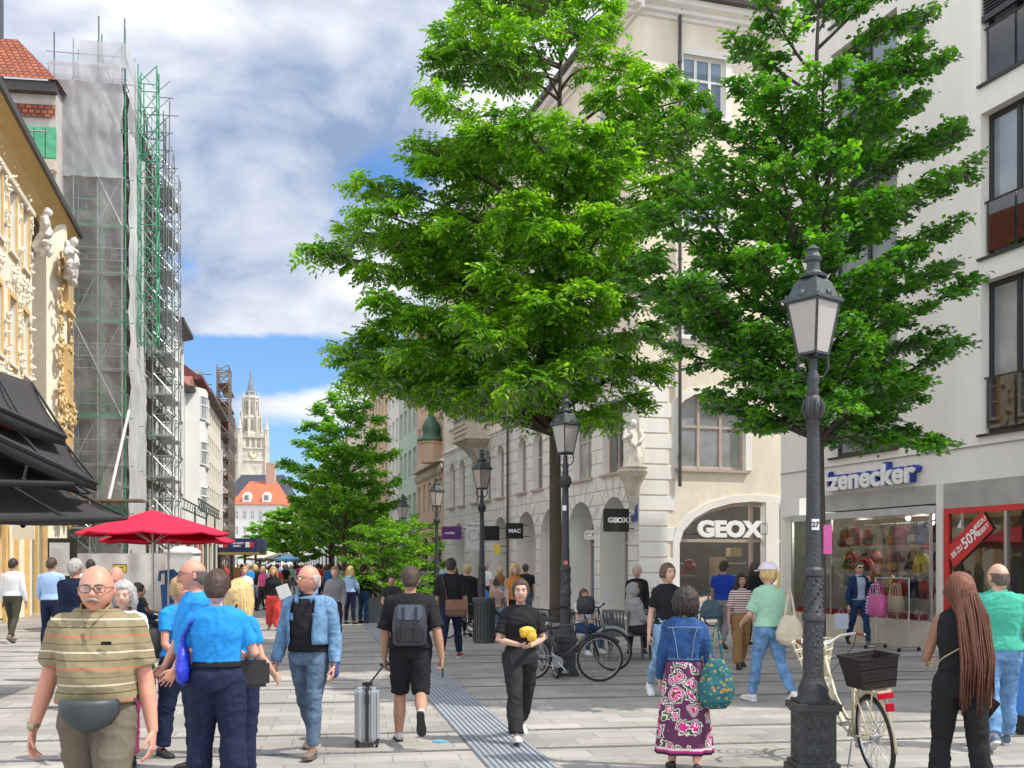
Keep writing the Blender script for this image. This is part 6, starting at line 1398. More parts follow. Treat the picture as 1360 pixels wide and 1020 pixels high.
# ================================================================ lamps
m_frost = None
fm_, nt_, N_, L_, B_ = nodes('frosted_glass'); B_.inputs['Base Color'].default_value = (.36,.335,.31,1); B_.inputs['Roughness'].default_value = .3
m_frost = fm_; m_cop2 = M('lantern_roof', (.045,.06,.06), .5, .35, 8, .3)
def lamp(label, px=None, d=None, loc=None, H=4.34, full=True):
    loc = loc or G(px,d); r = thing('street_lamp', label, 'street lamp', loc, 0, 'old-fashioned lanterns along the street'); n = 24 if full else 10; k = H/4.34
    if full:
        mb = MB(); s = .215
        for q in ((.195,.0,.06),(.175,.06,.10),(.148,.10,.50),(.163,.50,.53),(.185,.53,.585),(.15,.585,.61)): mb.bb(-q[0],q[0],-q[0],q[0],q[1],q[2])
        for sx,sy in ((0,-1),(0,1),(1,0),(-1,0)):
            for z in (.18,.30,.42):
                for u in (-.07,0,.07):
                    c = V(sx*.147+(u if sx==0 else 0), sy*.147+(u if sy==0 else 0), z+.015*abs(u)*8); mb.ell(c,(.03 if sx==0 else .012,.03 if sy==0 else .012,.05),n=8,m=6)
        mb.build('base', m_iron, r, bevel=.006)
    else: mb = MB(); mb.bb(-.15,.15,-.15,.15,0,.6); mb.build('base', m_iron, r)
    mb = MB(); pr = [(.14,.61),(.12,.65),(.125,.69),(.10,.75),(.084,.80),(.080,1.25),(.093,1.26),(.093,1.31),(.078,1.33),(.073,1.62),(.086,1.63),(.086,1.68),(.066,1.70),(.062,1.95),(.058,2.0),(.052,2.75),(.047,2.92),(.062,2.94),(.075,2.98),(.078,3.05),(.062,3.10),(.045,3.12),(.052,3.16),(.04,3.20),(.052,3.24),(.05,3.28),(.035,3.32),(.035,3.42)]
    mb.lathe([(a,b*k) for a,b in pr], n=n)
    if full:
        for q in range(22):
            for j in range(5):
                a = 2*pi*j/5+q*.35; z = (.84+q*.036)*k
                if 1.23 < z/k < 1.34: continue
                mb.ell(V(.077*math.cos(a),.077*math.sin(a),z),(.011,.011,.020),n=6,m=4)
        for j in range(8): a = 2*pi*j/8; mb.capsule([V(.055*math.cos(a),.055*math.sin(a),2.93*k),V(.085*math.cos(a),.085*math.sin(a),3.0*k),V(.075*math.cos(a),.075*math.sin(a),3.08*k)],[.012,.016,.010],6)
    mb.build('post', m_iron, r, smooth=True, sharp=40)
    zb, zt = 3.46*k, 4.02*k-.13; wb, wt = .088, .150
    mb = MB()
    for s in (-1,1): mb.tube([V(0,0,3.28*k),V(s*.08,0,3.27*k),V(s*.125,0,3.34*k),V(s*.12,0,3.44*k)],.011,6)
    mb.bb(-.13,.13,-.012,.012,3.43*k,3.455*k); mb.bb(-.012,.012,-.11,.11,3.43*k,3.455*k); mb.build('cradle', m_iron, r)
    cn = [(-1,-1),(1,-1),(1,1),(-1,1)]; Rz = Matrix.Rotation(R(38),3,'Z'); fr = MB(); gl = MB()
    lo = [Rz @ V(a*wb,b*wb,zb) for a,b in cn]; hi = [Rz @ V(a*wt,b*wt,zt) for a,b in cn]
    for i in range(4):
        fr.bar(lo[i],hi[i],.018); fr.bar(lo[i],lo[(i+1)%4],.02); fr.bar(hi[i],hi[(i+1)%4],.03); gl.add([lo[i],lo[(i+1)%4],hi[(i+1)%4],hi[i]],[(0,1,2,3)])
    fr.build('lantern_frame', m_iron, r); gl.build('lantern_glass', m_frost, r)
    rf = MB(); rot0 = R(38)+pi/4; q2 = math.sqrt(2)
    rf.lathe([(wt*q2+.035,zt),(wt*q2+.035,zt+.025),(wt*q2*.98,zt+.04),(.15,zt+.16),(.10,zt+.20)], n=4, rot0=rot0)
    rf.lathe([(.11,zt+.20),(.115,zt+.22),(.08,zt+.235),(.058,zt+.26),(.052,zt+.33),(.066,zt+.34),(.07,zt+.37),(.05,zt+.40),(.045,zt+.42),(.06,zt+.435),(.03,zt+.46),(.012,zt+.475)], n=14)
    if full:
        for i in range(4): rf.ell(hi[i]*1.0+V(0,0,.03),(.022,.022,.035),n=6,m=5)
        for i in range(4): m_ = (hi[i]+hi[(i+1)%4])/2; rf.prism([(-.04,0),(.04,0),(0,.05)],-.006,.006) if False else rf.ell(m_+V(0,0,.05),(.03,.03,.035),n=6,m=5)
    rf.build('lantern_roof', m_cop2, r)
    return r
l1 = lamp('large black cast iron lamp in the right foreground with the cream bicycle', 1080, 8.72)
mb = MB(); mb.bb(-.03,.03,-.003,.003,-.045,.045); q = mb.build('number_plate', m_white_paint, l1, V(-.0,-.066,2.05)); text('digits','27',.06,m_black,q,(-.032,-.006,-.02),depth=.002,bold=.002)
mb = MB(); mb.bb(-.05,.05,-.004,.004,-.12,.12); mb.build('pink_sticker', M('sticker_pink', (.35,.05,.2), .5, .3, 30), l1, V(.13,.04,1.93), R(30))
l2 = lamp('lamp with bicycles leaning on it beside the big tree trunk', 751, 16.4)
mb = MB(); mb.lathe([(.035,-.003),(.035,.003)],n=16); mb.xf(Matrix.Rotation(R(90),4,'X')); mb.build('round_sticker', M('sticker_round', (.6,.12,.15), .5, .2, 60), l2, V(0,-.068,1.75)); mb = MB(); mb.bb(-.03,.03,-.002,.002,-.04,.04); mb.build('number_plate', m_white_paint, l2, V(-.02,-.06,2.6))
for i,(px,d) in enumerate(((640,24),(580,31.2),(535,39.3),(508,46.8),(489,54.4),(475,62),(464,70),(456,78),(449,86),(443,94),(438,102),(434,110))):
    o = ['lamp rising out of the round grey litter bin','lamp between the bushes and the purple sign','slim lamp standing in front of the light green bush'][i] if i < 3 else 'distant lamp of the receding row, the %s beyond the bushes'%['first','second','third','fourth','fifth','sixth','seventh','eighth','ninth'][i-3]
    lamp('old-fashioned '+o, px, d, full=i<2)
# extra lamps of a second line, right of it
lamp('old-fashioned lamp nearest to the peach building front', 548+32, 31.2, loc=G(575,36)) if False else None

# litter bin
lb = thing('litter_bin', 'round dark grey litter bin with domed rim at the foot of a lamp', 'litter bin', G(643,23.3)+V(0,-.02,0))
mb = MB(); mb.lathe([(.22,0),(.235,.02),(.235,.9),(.25,.93),(.25,.99),(.2,1.0),(.2,.85)],n=24); mb.build('drum', M('bin_grey', (.06,.068,.07), .5, .15, 6), lb, smooth=True, sharp=35)
mb = MB(); 
for k in range(20): a = 2*pi*k/20; mb.cyl(V(.24*math.cos(a),.24*math.sin(a),.06),V(.24*math.cos(a),.24*math.sin(a),.88),.006,n=4)
mb.build('ribs', m_black, lb)
# bicycles
def bike(label, loc, rz, fc, lean=0, basket=None, crate=None, skirt=False, lowstep=False, saddle=(.02,.02,.02), wheelr=.345, group='parked bicycles', fork_turn=0):
    r = thing('bicycle', label, 'bicycle', loc, rz, group); r.rotation_euler = (R(lean),0,rz); r.rotation_mode = 'XYZ'
    m_f = M('bike_%.2f_%.2f'%(fc[0],fc[2]), fc, .3, .05, 5, spec=.6); w_ = wheelr; xf, xr = .56, -.50
    def wheel(x, ft=0):
        wo = link('wheel', MB().torus((0,0,0), w_-.022, .020, (0,1,0), 40, 8).mesh('tyre', m_rubber, True), r, V(x,0,w_), R(ft)); wo.name = 'tyre'
        mb = MB(); mb.torus((0,0,0), w_-.045, .011, (0,1,0), 40, 6)
        mb.cyl(V(0,-.04,0),V(0,.04,0),.022,n=10)
        for k in range(28): a = 2*pi*k/28; b = a+(.35 if k%2 else -.35); mb.bar(V(.02*math.cos(b),.03*(1 if k%2 else -1),.02*math.sin(b)),V((w_-.045)*math.cos(a),0,(w_-.045)*math.sin(a)),.0028)
        mb.build('rim', m_steel, wo); return wo
    wheel(xf, fork_turn); wheel(xr)
    bbk = V(-.06,0,.29); seat = V(-.22,0,.84); head_t = V(.36,0,.93); head_b = V(.42,0,.70)
    mb = MB(); T_ = lambda a,b,rd=.016: mb.tube([a,b] if not isinstance(a,list) else a, rd, 8)
    mb.tube([bbk, seat],.016,8); mb.tube([head_t, head_b],.02,8)
    if lowstep: mb.tube([head_b+V(0,0,.05), V(.25,0,.47), V(.08,0,.33), bbk],.022,8); mb.tube([head_t-V(.0,0,.03), V(.22,0,.58), V(.03,0,.42), bbk.lerp(seat,.25)],.014,8)
    else: mb.tube([head_t-V(-.01,0,.05), seat-V(0,0,.06)],.016,8); mb.tube([head_b, bbk],.02,8)
    for s in (-1,1): mb.tube([bbk+V(0,s*.02,0), V(xr,s*.055,w_)],.010,6); mb.tube([seat-V(0,-s*.015,.06), V(xr,s*.055,w_)],.009,6)
    mb.build('frame', m_f, r, smooth=True)
    mb = MB()
    for s in (-1,1): mb.tube([head_b, V(.47,s*.05,.60), V(xf,s*.055,w_)],.012,6)
    mb.tube([head_t, head_t+V(-.03,0,.10)],.014,8); mb.build('fork', m_f if lowstep else m_black, r, smooth=True)
    hb = head_t+V(-.03,0,.10); mb = MB(); 
    if lowstep: hp = [V(-.20,-.28,.06),V(-.06,-.27,.07),V(.08,-.18,.05),V(.05,-.05,0),V(.05,.05,0),V(.08,.18,.05),V(-.06,.27,.07),V(-.20,.28,.06)]
    else: hp = [V(-.02,-.30,.03),V(.02,-.12,.02),V(.03,0,0),V(.02,.12,.02),V(-.02,.30,.03)]
    hp = [hb+q for q in hp]; mb.tube(hp,.012,8); ho = mb.build('handlebar', m_chrome if lowstep else m_black, r, smooth=True)
    for a,b in ((hp[0],hp[1]),(hp[-1],hp[-2])): mb = MB(); mb.tube([a,a.lerp(b,.85 if lowstep else .6)],.018,8); mb.build('grip', M('grip_brown', (.16,.06,.035), .7, .1) if lowstep else m_rubber, ho)
    mb = MB(); mb.tube([hp[1],hp[1]+V(.05,.02,-.12),head_t-V(-.03,0,.2),bbk+V(0,.02,.1)],.004,5); mb.build('brake_cable', m_rubber, r)
    mb = MB(); mb.rings([[seat+V(x,y*wd,z) for y,z in ((-1,.085),(-.8,.055),(.8,.055),(1,.085),(.7,.115),(-.7,.115))] for x,wd in ((-.14,.07),(-.12,.10),(-.03,.085),(.08,.03),(.14,.015))]); mb.build('saddle', M('saddle_%.2f'%saddle[0], saddle, .5, .15, 20), r, smooth=True, sharp=50)
    mb = MB(); mb.tube([seat,seat+V(0,0,.07)],.013,8); mb.build('seat_post', m_chrome, r)
    mb = MB(); mb.cyl(bbk+V(0,-.04,0),bbk+V(0,-.03,0),.085,n=24); mb.tube([bbk+V(0,-.045,0),bbk+V(.12,-.06,-.12)],.010,6); mb.tube([bbk+V(0,.045,0),bbk+V(-.12,.06,.12)],.010,6)
    mb.bb(bbk.x+.08,bbk.x+.17,-.15,-.07,bbk.z-.14,bbk.z-.115); mb.bb(bbk.x-.17,bbk.x-.08,.07,.15,bbk.z+.115,bbk.z+.14); mb.tube([bbk+V(0,-.035,.085),V(xr,-.035,w_+.035)],.005,4); mb.tube([bbk+V(0,-.035,-.085),V(xr,-.035,w_-.035)],.005,4); mb.build('crank', m_steel, r)
    for x,a0,a1 in ((xr,-.2,2.6),(xf,.7,2.9)):
        mb = MB(); pts = [V(x+(w_+.022)*math.cos(a0+(a1-a0)*k/16),0,w_+(w_+.022)*math.sin(a0+(a1-a0)*k/16)) for k in range(17)]
        if x == xr: pts = [V(2*xr-p.x,0,p.z) for p in pts]
        mb.tube(pts,[(.028,.006)]*17,6,up=V(0,1,0)); mb.build('mudguard', m_f, r, smooth=True)
    mb = MB(); mb.bb(-.78,-.30,-.07,-.055,.735,.75); mb.bb(-.78,-.30,.055,.07,.735,.75)
    for q in range(4): mb.bb(-.78+q*.155,-.765+q*.155,-.07,.07,.735,.75)
    for s in (-1,1): mb.tube([V(-.70,s*.065,.735),V(xr-.02,s*.06,w_)],.006,5)
    mb.build('carrier', m_f, r)
    mb = MB(); mb.bb(-.86,-.83,-.03,.03,.60,.66); mb.build('rear_light', M('light_red', (.45,.01,.03), .2, 0), r)
    if lowstep: mb = MB(); mb.bb(-.80,-.78,-.06,.06,.69,.735); mb.build('reflector', M('light_red', (.45,.01,.03), .2, 0), r)
    if basket:
        mb = MB(); c = V(.62,0,.80)
        for z,rr in ((0,.115),(.08,.14),(.16,.165),(.24,.185)): mb.torus(c+V(0,0,z),rr,.007,(0,0,1),24,5)
        for k in range(12): a = 2*pi*k/12; mb.tube([c+V(.115*math.cos(a),.115*math.sin(a),0),c+V(.185*math.cos(a),.185*math.sin(a),.24)],.005,4)
        for k in range(-2,3): mb.bar(c+V(k*.04,-.1,0),c+V(k*.04,.1,0),.006)
        mb.build('wire_basket', m_f, r)
    if crate:
        mb = MB(); cc = V(-.54,0,.76); w0,w1,l0,l1,h_ = .13,.16,.17,.21,.24
        out = [[cc+V(a*l,b*w__,z) for a,b in ((-1,-1),(1,-1),(1,1),(-1,1))] for l,w__,z in ((l0,w0,0),(l1,w1,h_))]; inn = [[cc+V(a*(l-.015),b*(w__-.015),z) for a,b in ((-1,-1),(1,-1),(1,1),(-1,1))] for l,w__,z in ((l1,w1,h_),(l0,w0,.02))]
        mb.rings(out+inn); cr_ = mb.build('rear_basket', brickmat('wicker', (.045,.035,.03), (.03,.022,.02), (.008,.006,.006), .035, .014, .003, .9, .7, 'XZ', .5) if 'wicker' not in MATS else MATS['wicker'], r)
        mb = MB(); mb.tube([q+V(0,0,.005) for q in out[1]],.012,6,closed=True); mb.build('rim_braid', MATS['wicker'], cr_)
    mb = MB(); mb.tube([V(-.1,.03,.27),V(-.2,.14,.02)],.008,5); mb.build('kickstand', m_steel, r)
    return r
# cream bicycle: its rear wheel points at the viewer, the front stands behind the lamp
bk = G(1112,9.3); bike('cream city bicycle with wire front basket and wicker rear basket at the front lamp', V(2.90,8.93,0), R(95), (.62,.56,.38), lean=-7, basket=True, crate=True, lowstep=True, saddle=(.24,.07,.03), fork_turn=-12)
bike('black bicycle leaning on the second lamp, its large front wheel to the right', G(747,15.7)+V(0,-.1,0), R(-14), (.03,.03,.032), lean=6, fork_turn=18)
bike('dark bicycle standing end-on left of the second lamp', G(729,16.5), R(-80), (.045,.045,.05), lean=4)
bike('silver bicycle locked in front of the bench, right of the black one', G(772,17.3), R(-28), (.25,.26,.27), lean=4)
bike('bicycle half hidden behind the round litter bin', G(622,24.3), R(160), (.05,.05,.055), lean=3)
bike('grey bicycle parked in front of the shoe shop window', G(925,29), R(30), (.16,.17,.18), lean=3)
bike('bicycle with thin wheels beside the shoe shop door', G(880,30), R(15), (.12,.12,.13), lean=3)
# things strapped to the black bicycle
o = MB(); o.rings([[V(x*.13*s, y*.11*s, z*.75) for x,y in ((-1,-.6),(-.6,-1),(.6,-1),(1,-.6),(1,.6),(.6,1),(-.6,1),(-1,.6))] for s,z in ((.8,0),(1.05,.1),(1,.28),(.7,.36))]); o = o.build('shopping_bag', bagm('bag_black', (.02,.02,.022)), None, G(778,15.8)+V(0,0,.98), smooth=True); tag(o, 'black bag lying on the handlebar of the black bicycle', 'bag')

# benches
def bench(label, px, d, rz, n=2):
    r = thing('park_bench', label, 'bench', G(px,d), rz, 'grey benches facing the shops'); m_b = M('bench_grey', (.11,.115,.12), .5, .1, 3); Wd = 1.9
    for k in range(9): mb = MB(); y = -.22+.055*k; mb.bb(-Wd/2,Wd/2,y,y+.04,.43+.01*math.sin(k),.455+.01*math.sin(k)); mb.build('seat_slat', m_b, r)
    for k in range(4):
        x = -Wd/2+Wd*k/4+.05; mb = MB()
        for j in range(7): t = j/6; mb.bar(V(x+t*(Wd/4-.1),.30,.48),V(x+t*(Wd/4-.1),.42,.88),.03,.015)
        mb.bar(V(x-.02,.42,.88),V(x+Wd/4-.08,.42,.88),.03); mb.build('backrest', m_b, r)
    for x in (-.75,.75):
        mb = MB(); mb.tube([V(x,-.2,0),V(x,-.2,.42),V(x,.28,.42)],.025,6); mb.tube([V(x,.25,0),V(x,.30,.45),V(x,.42,.86)],.025,6); mb.build('leg', m_b, r)
    return r
bench('grey slatted bench nearest the second lamp', 808, 19.8, R(155)); bench('grey slatted bench with the hooded person sitting on it', 858, 19.2, R(188)); bench('grey bench behind the litter bin where people sit', 668, 27, R(160))

# parasols
def parasol(label, loc, w_, z_e, z_t, m_c, n=8, rot=0, group=None, pole=.03, val=.18, light=False):
    r = thing('parasol', label, 'parasol', loc, rot, group); vs = []; mb = MB(); K = 7
    ringsn = []
    for i in range(K):
        t = i/(K-1); ring = []
        for j in range(n*4):
            a = 2*pi*j/(n*4); m_ = j%4; co_ = math.cos(pi/n)/math.cos((m_/4-.5)*2*pi/n) if n != 4 else 1/max(abs(math.cos(a)),abs(math.sin(a)))*.78
            rr = max(.03,w_/2*t)*co_; sag = -.06*t*math.sin(m_/4*pi)*w_/4*t
            ring.append(V(rr*math.cos(a), rr*math.sin(a), z_t-(z_t-z_e)*t**1.08+sag))
        ringsn.append(ring)
    last = ringsn[-1]; ringsn.append([q*1.0+V(0,0,-val) if val else q for q in last])
    mb.rings(ringsn, caps=False); c = mb.build('canopy', m_c, r, smooth=True, sharp=25, fixn=False); solidify(c,.006)
    mb = MB(); mb.cyl(V(0,0,0),V(0,0,z_t+.06),pole,n=10); mb.ell(V(0,0,z_t+.08),(.05,.05,.06),n=8,m=6); mb.build('pole', m_steel if not light else m_white_paint, r)
    for j in range(n):
        mb = MB(); a = 2*pi*(j+.0)/n+(pi/4 if n==4 else 0); e = V(w_/2*(1.08 if n==4 else 1)*math.cos(a)*.97,w_/2*(1.08 if n==4 else 1)*math.sin(a)*.97,z_e+.0); s0_ = V(0,0,z_t-.05)
        mb.bar(s0_, e, .018); m_ = s0_.lerp(e,.5); mb.bar(V(0,0,z_e-.28), m_, .016); mb.build('rib', m_steel, r)
    mb = MB(); mb.lathe([(.30,0),(.30,.05),(.1,.08),(.05,.3)],n=16); mb.build('foot', m_black, r); return r
m_umred = fabric('parasol_red', (.62,.02,.06)); m_umblack = fabric('parasol_black', (.045,.041,.043)); m_umcream = fabric('parasol_cream', (.6,.55,.45))
parasol('large red parasol with its pole nearest, over the pavement cafe', G(203,28.3), 3.95, 2.58, 3.18, m_umred, rot=.2, group='red parasols', val=.05)
parasol('second red parasol, mostly hidden behind the nearer red one', G(216,29.6)+V(.0,.5,0), 3.7, 2.42, 3.0, m_umred, rot=.35, group='red parasols', val=.05)
# black awnings/parasols at the left edge
def awning(label, pts, m_, drop=.22):
    r = thing('cafe_awning', label, 'awning', (pts[0].x,pts[0].y,0), 0, 'black cafe awnings'); o = V(pts[0].x,pts[0].y,0); a,b,c,d = [p-o for p in pts]   # a,b upper edge (near,far) ; d,c lower edge
    mb = MB(); rr = []
    for i in range(9):
        t = i/8; row = []
        for j in range(13):
            s = j/12; q = a.lerp(b,s).lerp(d.lerp(c,s),t); q.z -= .10*math.sin(t*pi)*.8+.05*math.sin(s*pi)*t; row.append(q)
        rr.append(row)
    rr.append([q+V(0,0,-drop) for q in rr[-1]]); mb.rings(rr, caps=False, closed=False); o_ = mb.build('canvas', m_, r, smooth=True, sharp=30, fixn=False); solidify(o_,.006)
    mb = MB(); mb.tube([d+V(0,0,-.02),c+V(0,0,-.02)],.03,6); mb.tube([a,d],.02,6); mb.tube([b,c],.02,6); mb.tube([a.lerp(b,.5),d.lerp(c,.5)],.02,6); mb.build('frame', m_black, r)
    mb = MB(); mb.cyl(a,V(a.x,a.y,0),.035,n=8); mb.build('post', m_black, r); return r
awning('uppermost black canvas awning at the left edge with a red mark', [W(-75,468,11),W(42,508,15),W(87,578,13.5),W(-60,513,9.5)], m_umblack, .14)
awning('middle black canvas awning sloping down towards the red parasol', [W(-90,520,10),W(87,590,14.5),W(128,640,13.5),W(-60,550,9)], m_umblack, .12)
awning('shaded black canvas awning underneath the middle one', [W(-90,560,10),W(122,655,14.8),W(96,640,12.5),W(-60,636,9)], m_umblack, .02)
awning('lowest black canvas awning whose tip reaches furthest right', [W(-90,637,10),W(70,640,14.5),W(168,686,14.5),W(-50,686,9)], m_umblack, .05)
rm = MB(); rm.bar(W(-18,553,11.35),W(14,566,11.7),.02,.10); o = rm.build('red_mark', m_red, None); tag(o, 'short red stripe of lettering on the upper black awning', 'lettering')
o = MB(); a_ = W(-30,680,14); b_ = W(20,700,17); o.add([a_,b_,b_+V(0,0,.28),a_+V(0,0,.28),a_+V(-1.5,.5,.5),b_+V(-1.5,.5,.5)],[(0,1,2,3),(3,2,5,4)]); o = o.build('shop_awning', M('awning_white', (.6,.6,.6), .8, .05), None); solidify(o,.01); tag(o, 'short white shop awning edge under the black ones', 'awning')
# hoarding, cabin, notices
hd = thing('construction_hoarding', 'white tarpaulin covered construction fence at the foot of the scaffold', 'fence', G(95,38.3)); e = G(250,38.3).x-G(95,38.3).x
mb = MB(); vs = []; nu = 60
for j in range(9):
    for i in range(nu+1): u = e*i/nu; vs.append((u, .05*noise.noise(V(u*2.2,j*.4,0))+.02*math.sin(u*7), .03+2.1*j/8+(.03*noise.noise(V(u*3,1,1)) if j==8 else 0)))
mb.add(vs,[(j*(nu+1)+i,j*(nu+1)+i+1,(j+1)*(nu+1)+i+1,(j+1)*(nu+1)+i) for j in range(8) for i in range(nu)]); mb.build('tarpaulin', M('tarp_white', (.58,.58,.58), .8, .08, 1.5, .3, 5), hd, smooth=True, fixn=False)
for k in range(3): mb = MB(); mb.cyl(V(e*k/2,.12,0),V(e*k/2,.12,2.25),.03,n=6); mb.build('post', m_steel, hd)
ys = thing('warning_sign', 'yellow warning sign with black border on the white hoarding', 'sign', G(160,38.1)+V(0,-.05,1.42)); mb = MB(); mb.bb(-.25,.25,-.01,.01,0,.32); mb.build('panel', M('sign_yellow', (.75,.60,.10), .5, 0), ys)
mb = MB(); [mb.bb(*q) for q in ((-.25,.25,-.016,-.011,0,.025),(-.25,.25,-.016,-.011,.295,.32),(-.25,-.225,-.016,-.011,.025,.295),(.225,.25,-.016,-.011,.025,.295))]; mb.build('border', m_black, ys); text('lettering','Betreten',.09,m_black,ys,(-.18,-.018,.18),depth=.003,bold=.002); text('lettering','verboten',.09,m_black,ys,(-.18,-.018,.07),depth=.003,bold=.002)
pc = thing('portable_toilet', 'white portable cabin with rounded roof behind the red parasol', 'cabin', G(237,37.5)); mb = MB(); mb.bb(-.5,.5,0,1,.05,2.1); mb.build('cabin', m_white_paint, pc, bevel=.03)
mb = MB(); mb.rings([[V(.54*math.cos(t),y,2.1+.28*math.sin(t)) for t in [pi*k/10 for k in range(11)]] for y in (-.05,1.05)]); mb.build('roof', m_white_paint, pc, smooth=True); mb = MB(); mb.bb(-.35,.35,-.03,-.001,.1,2.0); mb.build('door', M('cabin_door', (.6,.62,.62), .5, .05), pc)
bb_ = thing('waste_container', 'bright blue waste container with open lid near the red parasol poles', 'container', G(230,30.5)); m_bl = M('bin_blue', (.02,.13,.42), .45, .1); mb = MB(); mb.rings([[V(x*s,y*s*.8,z) for x,y in ((-.28,-.3),(.28,-.3),(.28,.3),(-.28,.3))] for s,z in ((.85,.1),(1.05,1.15))]); mb.build('body', m_bl, bb_, bevel=.02)
mb = MB(); mb.tube([V(-.3,-.3,1.25),V(-.28,-.3,1.5),V(.1,-.3,1.55),V(.3,-.3,1.3)],.05,6); mb.bb(-.3,.3,.15,.3,1.15,1.5); mb.build('lid', m_bl, bb_); mb = MB(); mb.cyl(V(-.2,.2,.09),V(-.16,.2,.09),.09,n=12); mb.cyl(V(.2,.2,.09),V(.16,.2,.09),.09,n=12); mb.build('wheels', m_rubber, bb_)
nb = thing('notice_board', 'pale framed notice panel on a dark surround near the hoarding', 'sign', G(78,35)); mb = MB(); mb.bb(-.35,.6,-.05,.05,0,2.6); mb.build('panel', m_black, nb); mb = MB(); mb.bb(-.28,.38,-.07,-.052,1.35,2.45); mb.build('poster', M('poster', (.55,.57,.58), .6, .05), nb)
for k in range(9): mb = MB(); mb.bb(-.22,.25-.05*(k%3),-.075,-.071,1.5+k*.09,1.515+k*.09); mb.build('text_line', m_lint, nb)
eb = thing('shop_sign', 'cream hanging banner with a small round brown emblem on the ornate building', 'sign', G(31,30.5)+V(0,0,2.45)); mb = MB(); mb.bb(-.32,.32,-.02,.02,0,.85); mb.build('panel', m_ocream, eb); mb = MB(); mb.lathe([(.09,-.03),(.09,.0)],n=18); mb.xf(Matrix.Translation((0,-.02,.42)) @ Matrix.Rotation(R(90),4,'X')); mb.build('emblem', M('emblem_brown', (.35,.12,.05), .6, .2), eb)
# kiosk / underground entrance
ks = thing('information_kiosk', 'low dark blue fascia with white writing over an underground entrance', 'kiosk', G(318,88)); mb = MB(); mb.bb(-1.7,1.7,-1,2.5,2.75,3.9); mb.build('fascia', M('kiosk_blue', (.015,.03,.12), .4, .1), ks); mb = MB(); mb.bb(-1.75,1.75,-1.05,2.5,2.55,2.75); mb.build('beam', M('kiosk_yellow', (.35,.25,.08), .5, .1), ks)
for x in (-1.5,-.5,.6,1.5): mb = MB(); mb.cyl(V(x,-.6,0),V(x,-.6,2.55),.10,n=8); mb.build('post', m_gutter, ks)
mb = MB(); mb.bb(-1.5,1.5,-.3,-.2,.0,1.5); mb.build('barrier', M('kiosk_wood', (.35,.2,.08), .6, .1), ks)
text('lettering','FAN SHOP',.22,m_letter,ks,(-.42,-1.01,3.42),depth=.01,bold=.008); text('lettering','ARENA',.20,m_letter,ks,(-.28,-1.01,3.2),depth=.01,bold=.008)
for x in (-1.45,.75): mb = MB(); mb.bb(x,x+.35,-1.02,-1.001,3.15,3.6); mb.build('emblem', m_letter, ks); mb = MB(); mb.bb(x+.36,x+.72,-1.02,-1.001,3.15,3.6); mb.build('emblem', m_red, ks)
parasol('small cream parasol far away, left of the tree row', G(356,95), 4.0, 2.35, 2.95, m_umcream, group='distant cream parasols'); parasol('second small cream parasol beside it in the distance', G(376,92), 3.6, 2.3, 2.85, m_umcream, group='distant cream parasols'); parasol('pale blue parasol in the distance under the trees', G(381,84), 2.0, 2.2, 2.55, fabric('parasol_blue',(.22,.48,.75)))
pl = thing('planter', 'grey planter box below the light green bush', 'planter', G(508,31.4)); mb = MB(); mb.bb(-.5,.5,-.5,.5,0,.75); mb.build('box', M('bin_grey', (.06,.068,.07)), pl, bevel=.03)
pl = thing('planter', 'grey planter box below the slender bush on the right', 'planter', G(548,33.4)); mb = MB(); mb.bb(-.5,.5,-.5,.5,0,.75); mb.build('box', M('bin_grey', (.06,.068,.07)), pl, bevel=.03)
# blue wheeled thing at right edge
wb = thing('wheelie_bin', 'bright blue wheeled trolley cut off by the right edge behind the man in green', 'trolley', G(1352,10.9)); mb = MB(); mb.rings([[V(x*s,y*s,z) for x,y in ((-.22,-.18),(.22,-.18),(.22,.18),(-.22,.18))] for s,z in ((.9,.1),(1.05,.85))]); mb.build('body', m_bl, wb, bevel=.02)
for x in (-.2,.0): mb = MB(); mb.cyl(V(x-.02,-.14,.10),V(x+.02,-.14,.10),.10,n=18); mb.xf(Matrix.Rotation(R(35),4,'Z')); mb.build('wheel', m_rubber, wb)
# ================================================================ the people
BLK = fabric('cloth_black', (.014,.014,.016)); NAVY = fabric('cloth_navy', (.012,.018,.045)); DKG = fabric('cloth_darkgrey', (.03,.03,.032)); WHT = fabric('cloth_white', (.68,.68,.68)); SKYB = fabric('cloth_brightblue', (.02,.24,.62)); LBL = fabric('cloth_lightblue', (.33,.47,.70)); ROY = fabric('cloth_royal', (.015,.045,.32)); GRY = fabric('cloth_grey', (.20,.20,.21)); MINT = fabric('cloth_mint', (.30,.52,.38)); TEAL = fabric('cloth_teal', (.06,.38,.27)); BRN = fabric('cloth_brown', (.25,.14,.065)); KHK = fabric('cloth_khaki', (.135,.115,.085)); REDC = fabric('cloth_red', (.55,.06,.05)); PNK = fabric('cloth_pink', (.60,.10,.25)); OLV = fabric('cloth_olive', (.05,.05,.035))
J1 = denim('denim_light', (.20,.34,.50)); J2 = denim('denim_mid', (.085,.13,.19)); J3 = denim('denim_dark', (.02,.05,.12)); J4 = denim('denim_blue', (.12,.24,.42)); DJ = denim('denim_jacket', (.13,.24,.38)); DJ2 = denim('denim_jacket_dark', (.025,.07,.19))
POLO = zstripes('polo_stripes', (.24,.20,.115), [(.000,.007,(.48,.13,.06)),(.045,.050,(.06,.05,.03)),(.085,.093,(.55,.50,.38)),(.128,.132,(.10,.08,.05))], .168)
TSTR = zstripes('tee_stripes', (.62,.58,.55), [(.0,.018,(.20,.05,.05))], .038)
hB, hD, hG, hGd, hBl, hR = (.05,.03,.018), (.018,.012,.010), (.36,.34,.32), (.40,.27,.12), (.55,.38,.16), (.16,.05,.025)
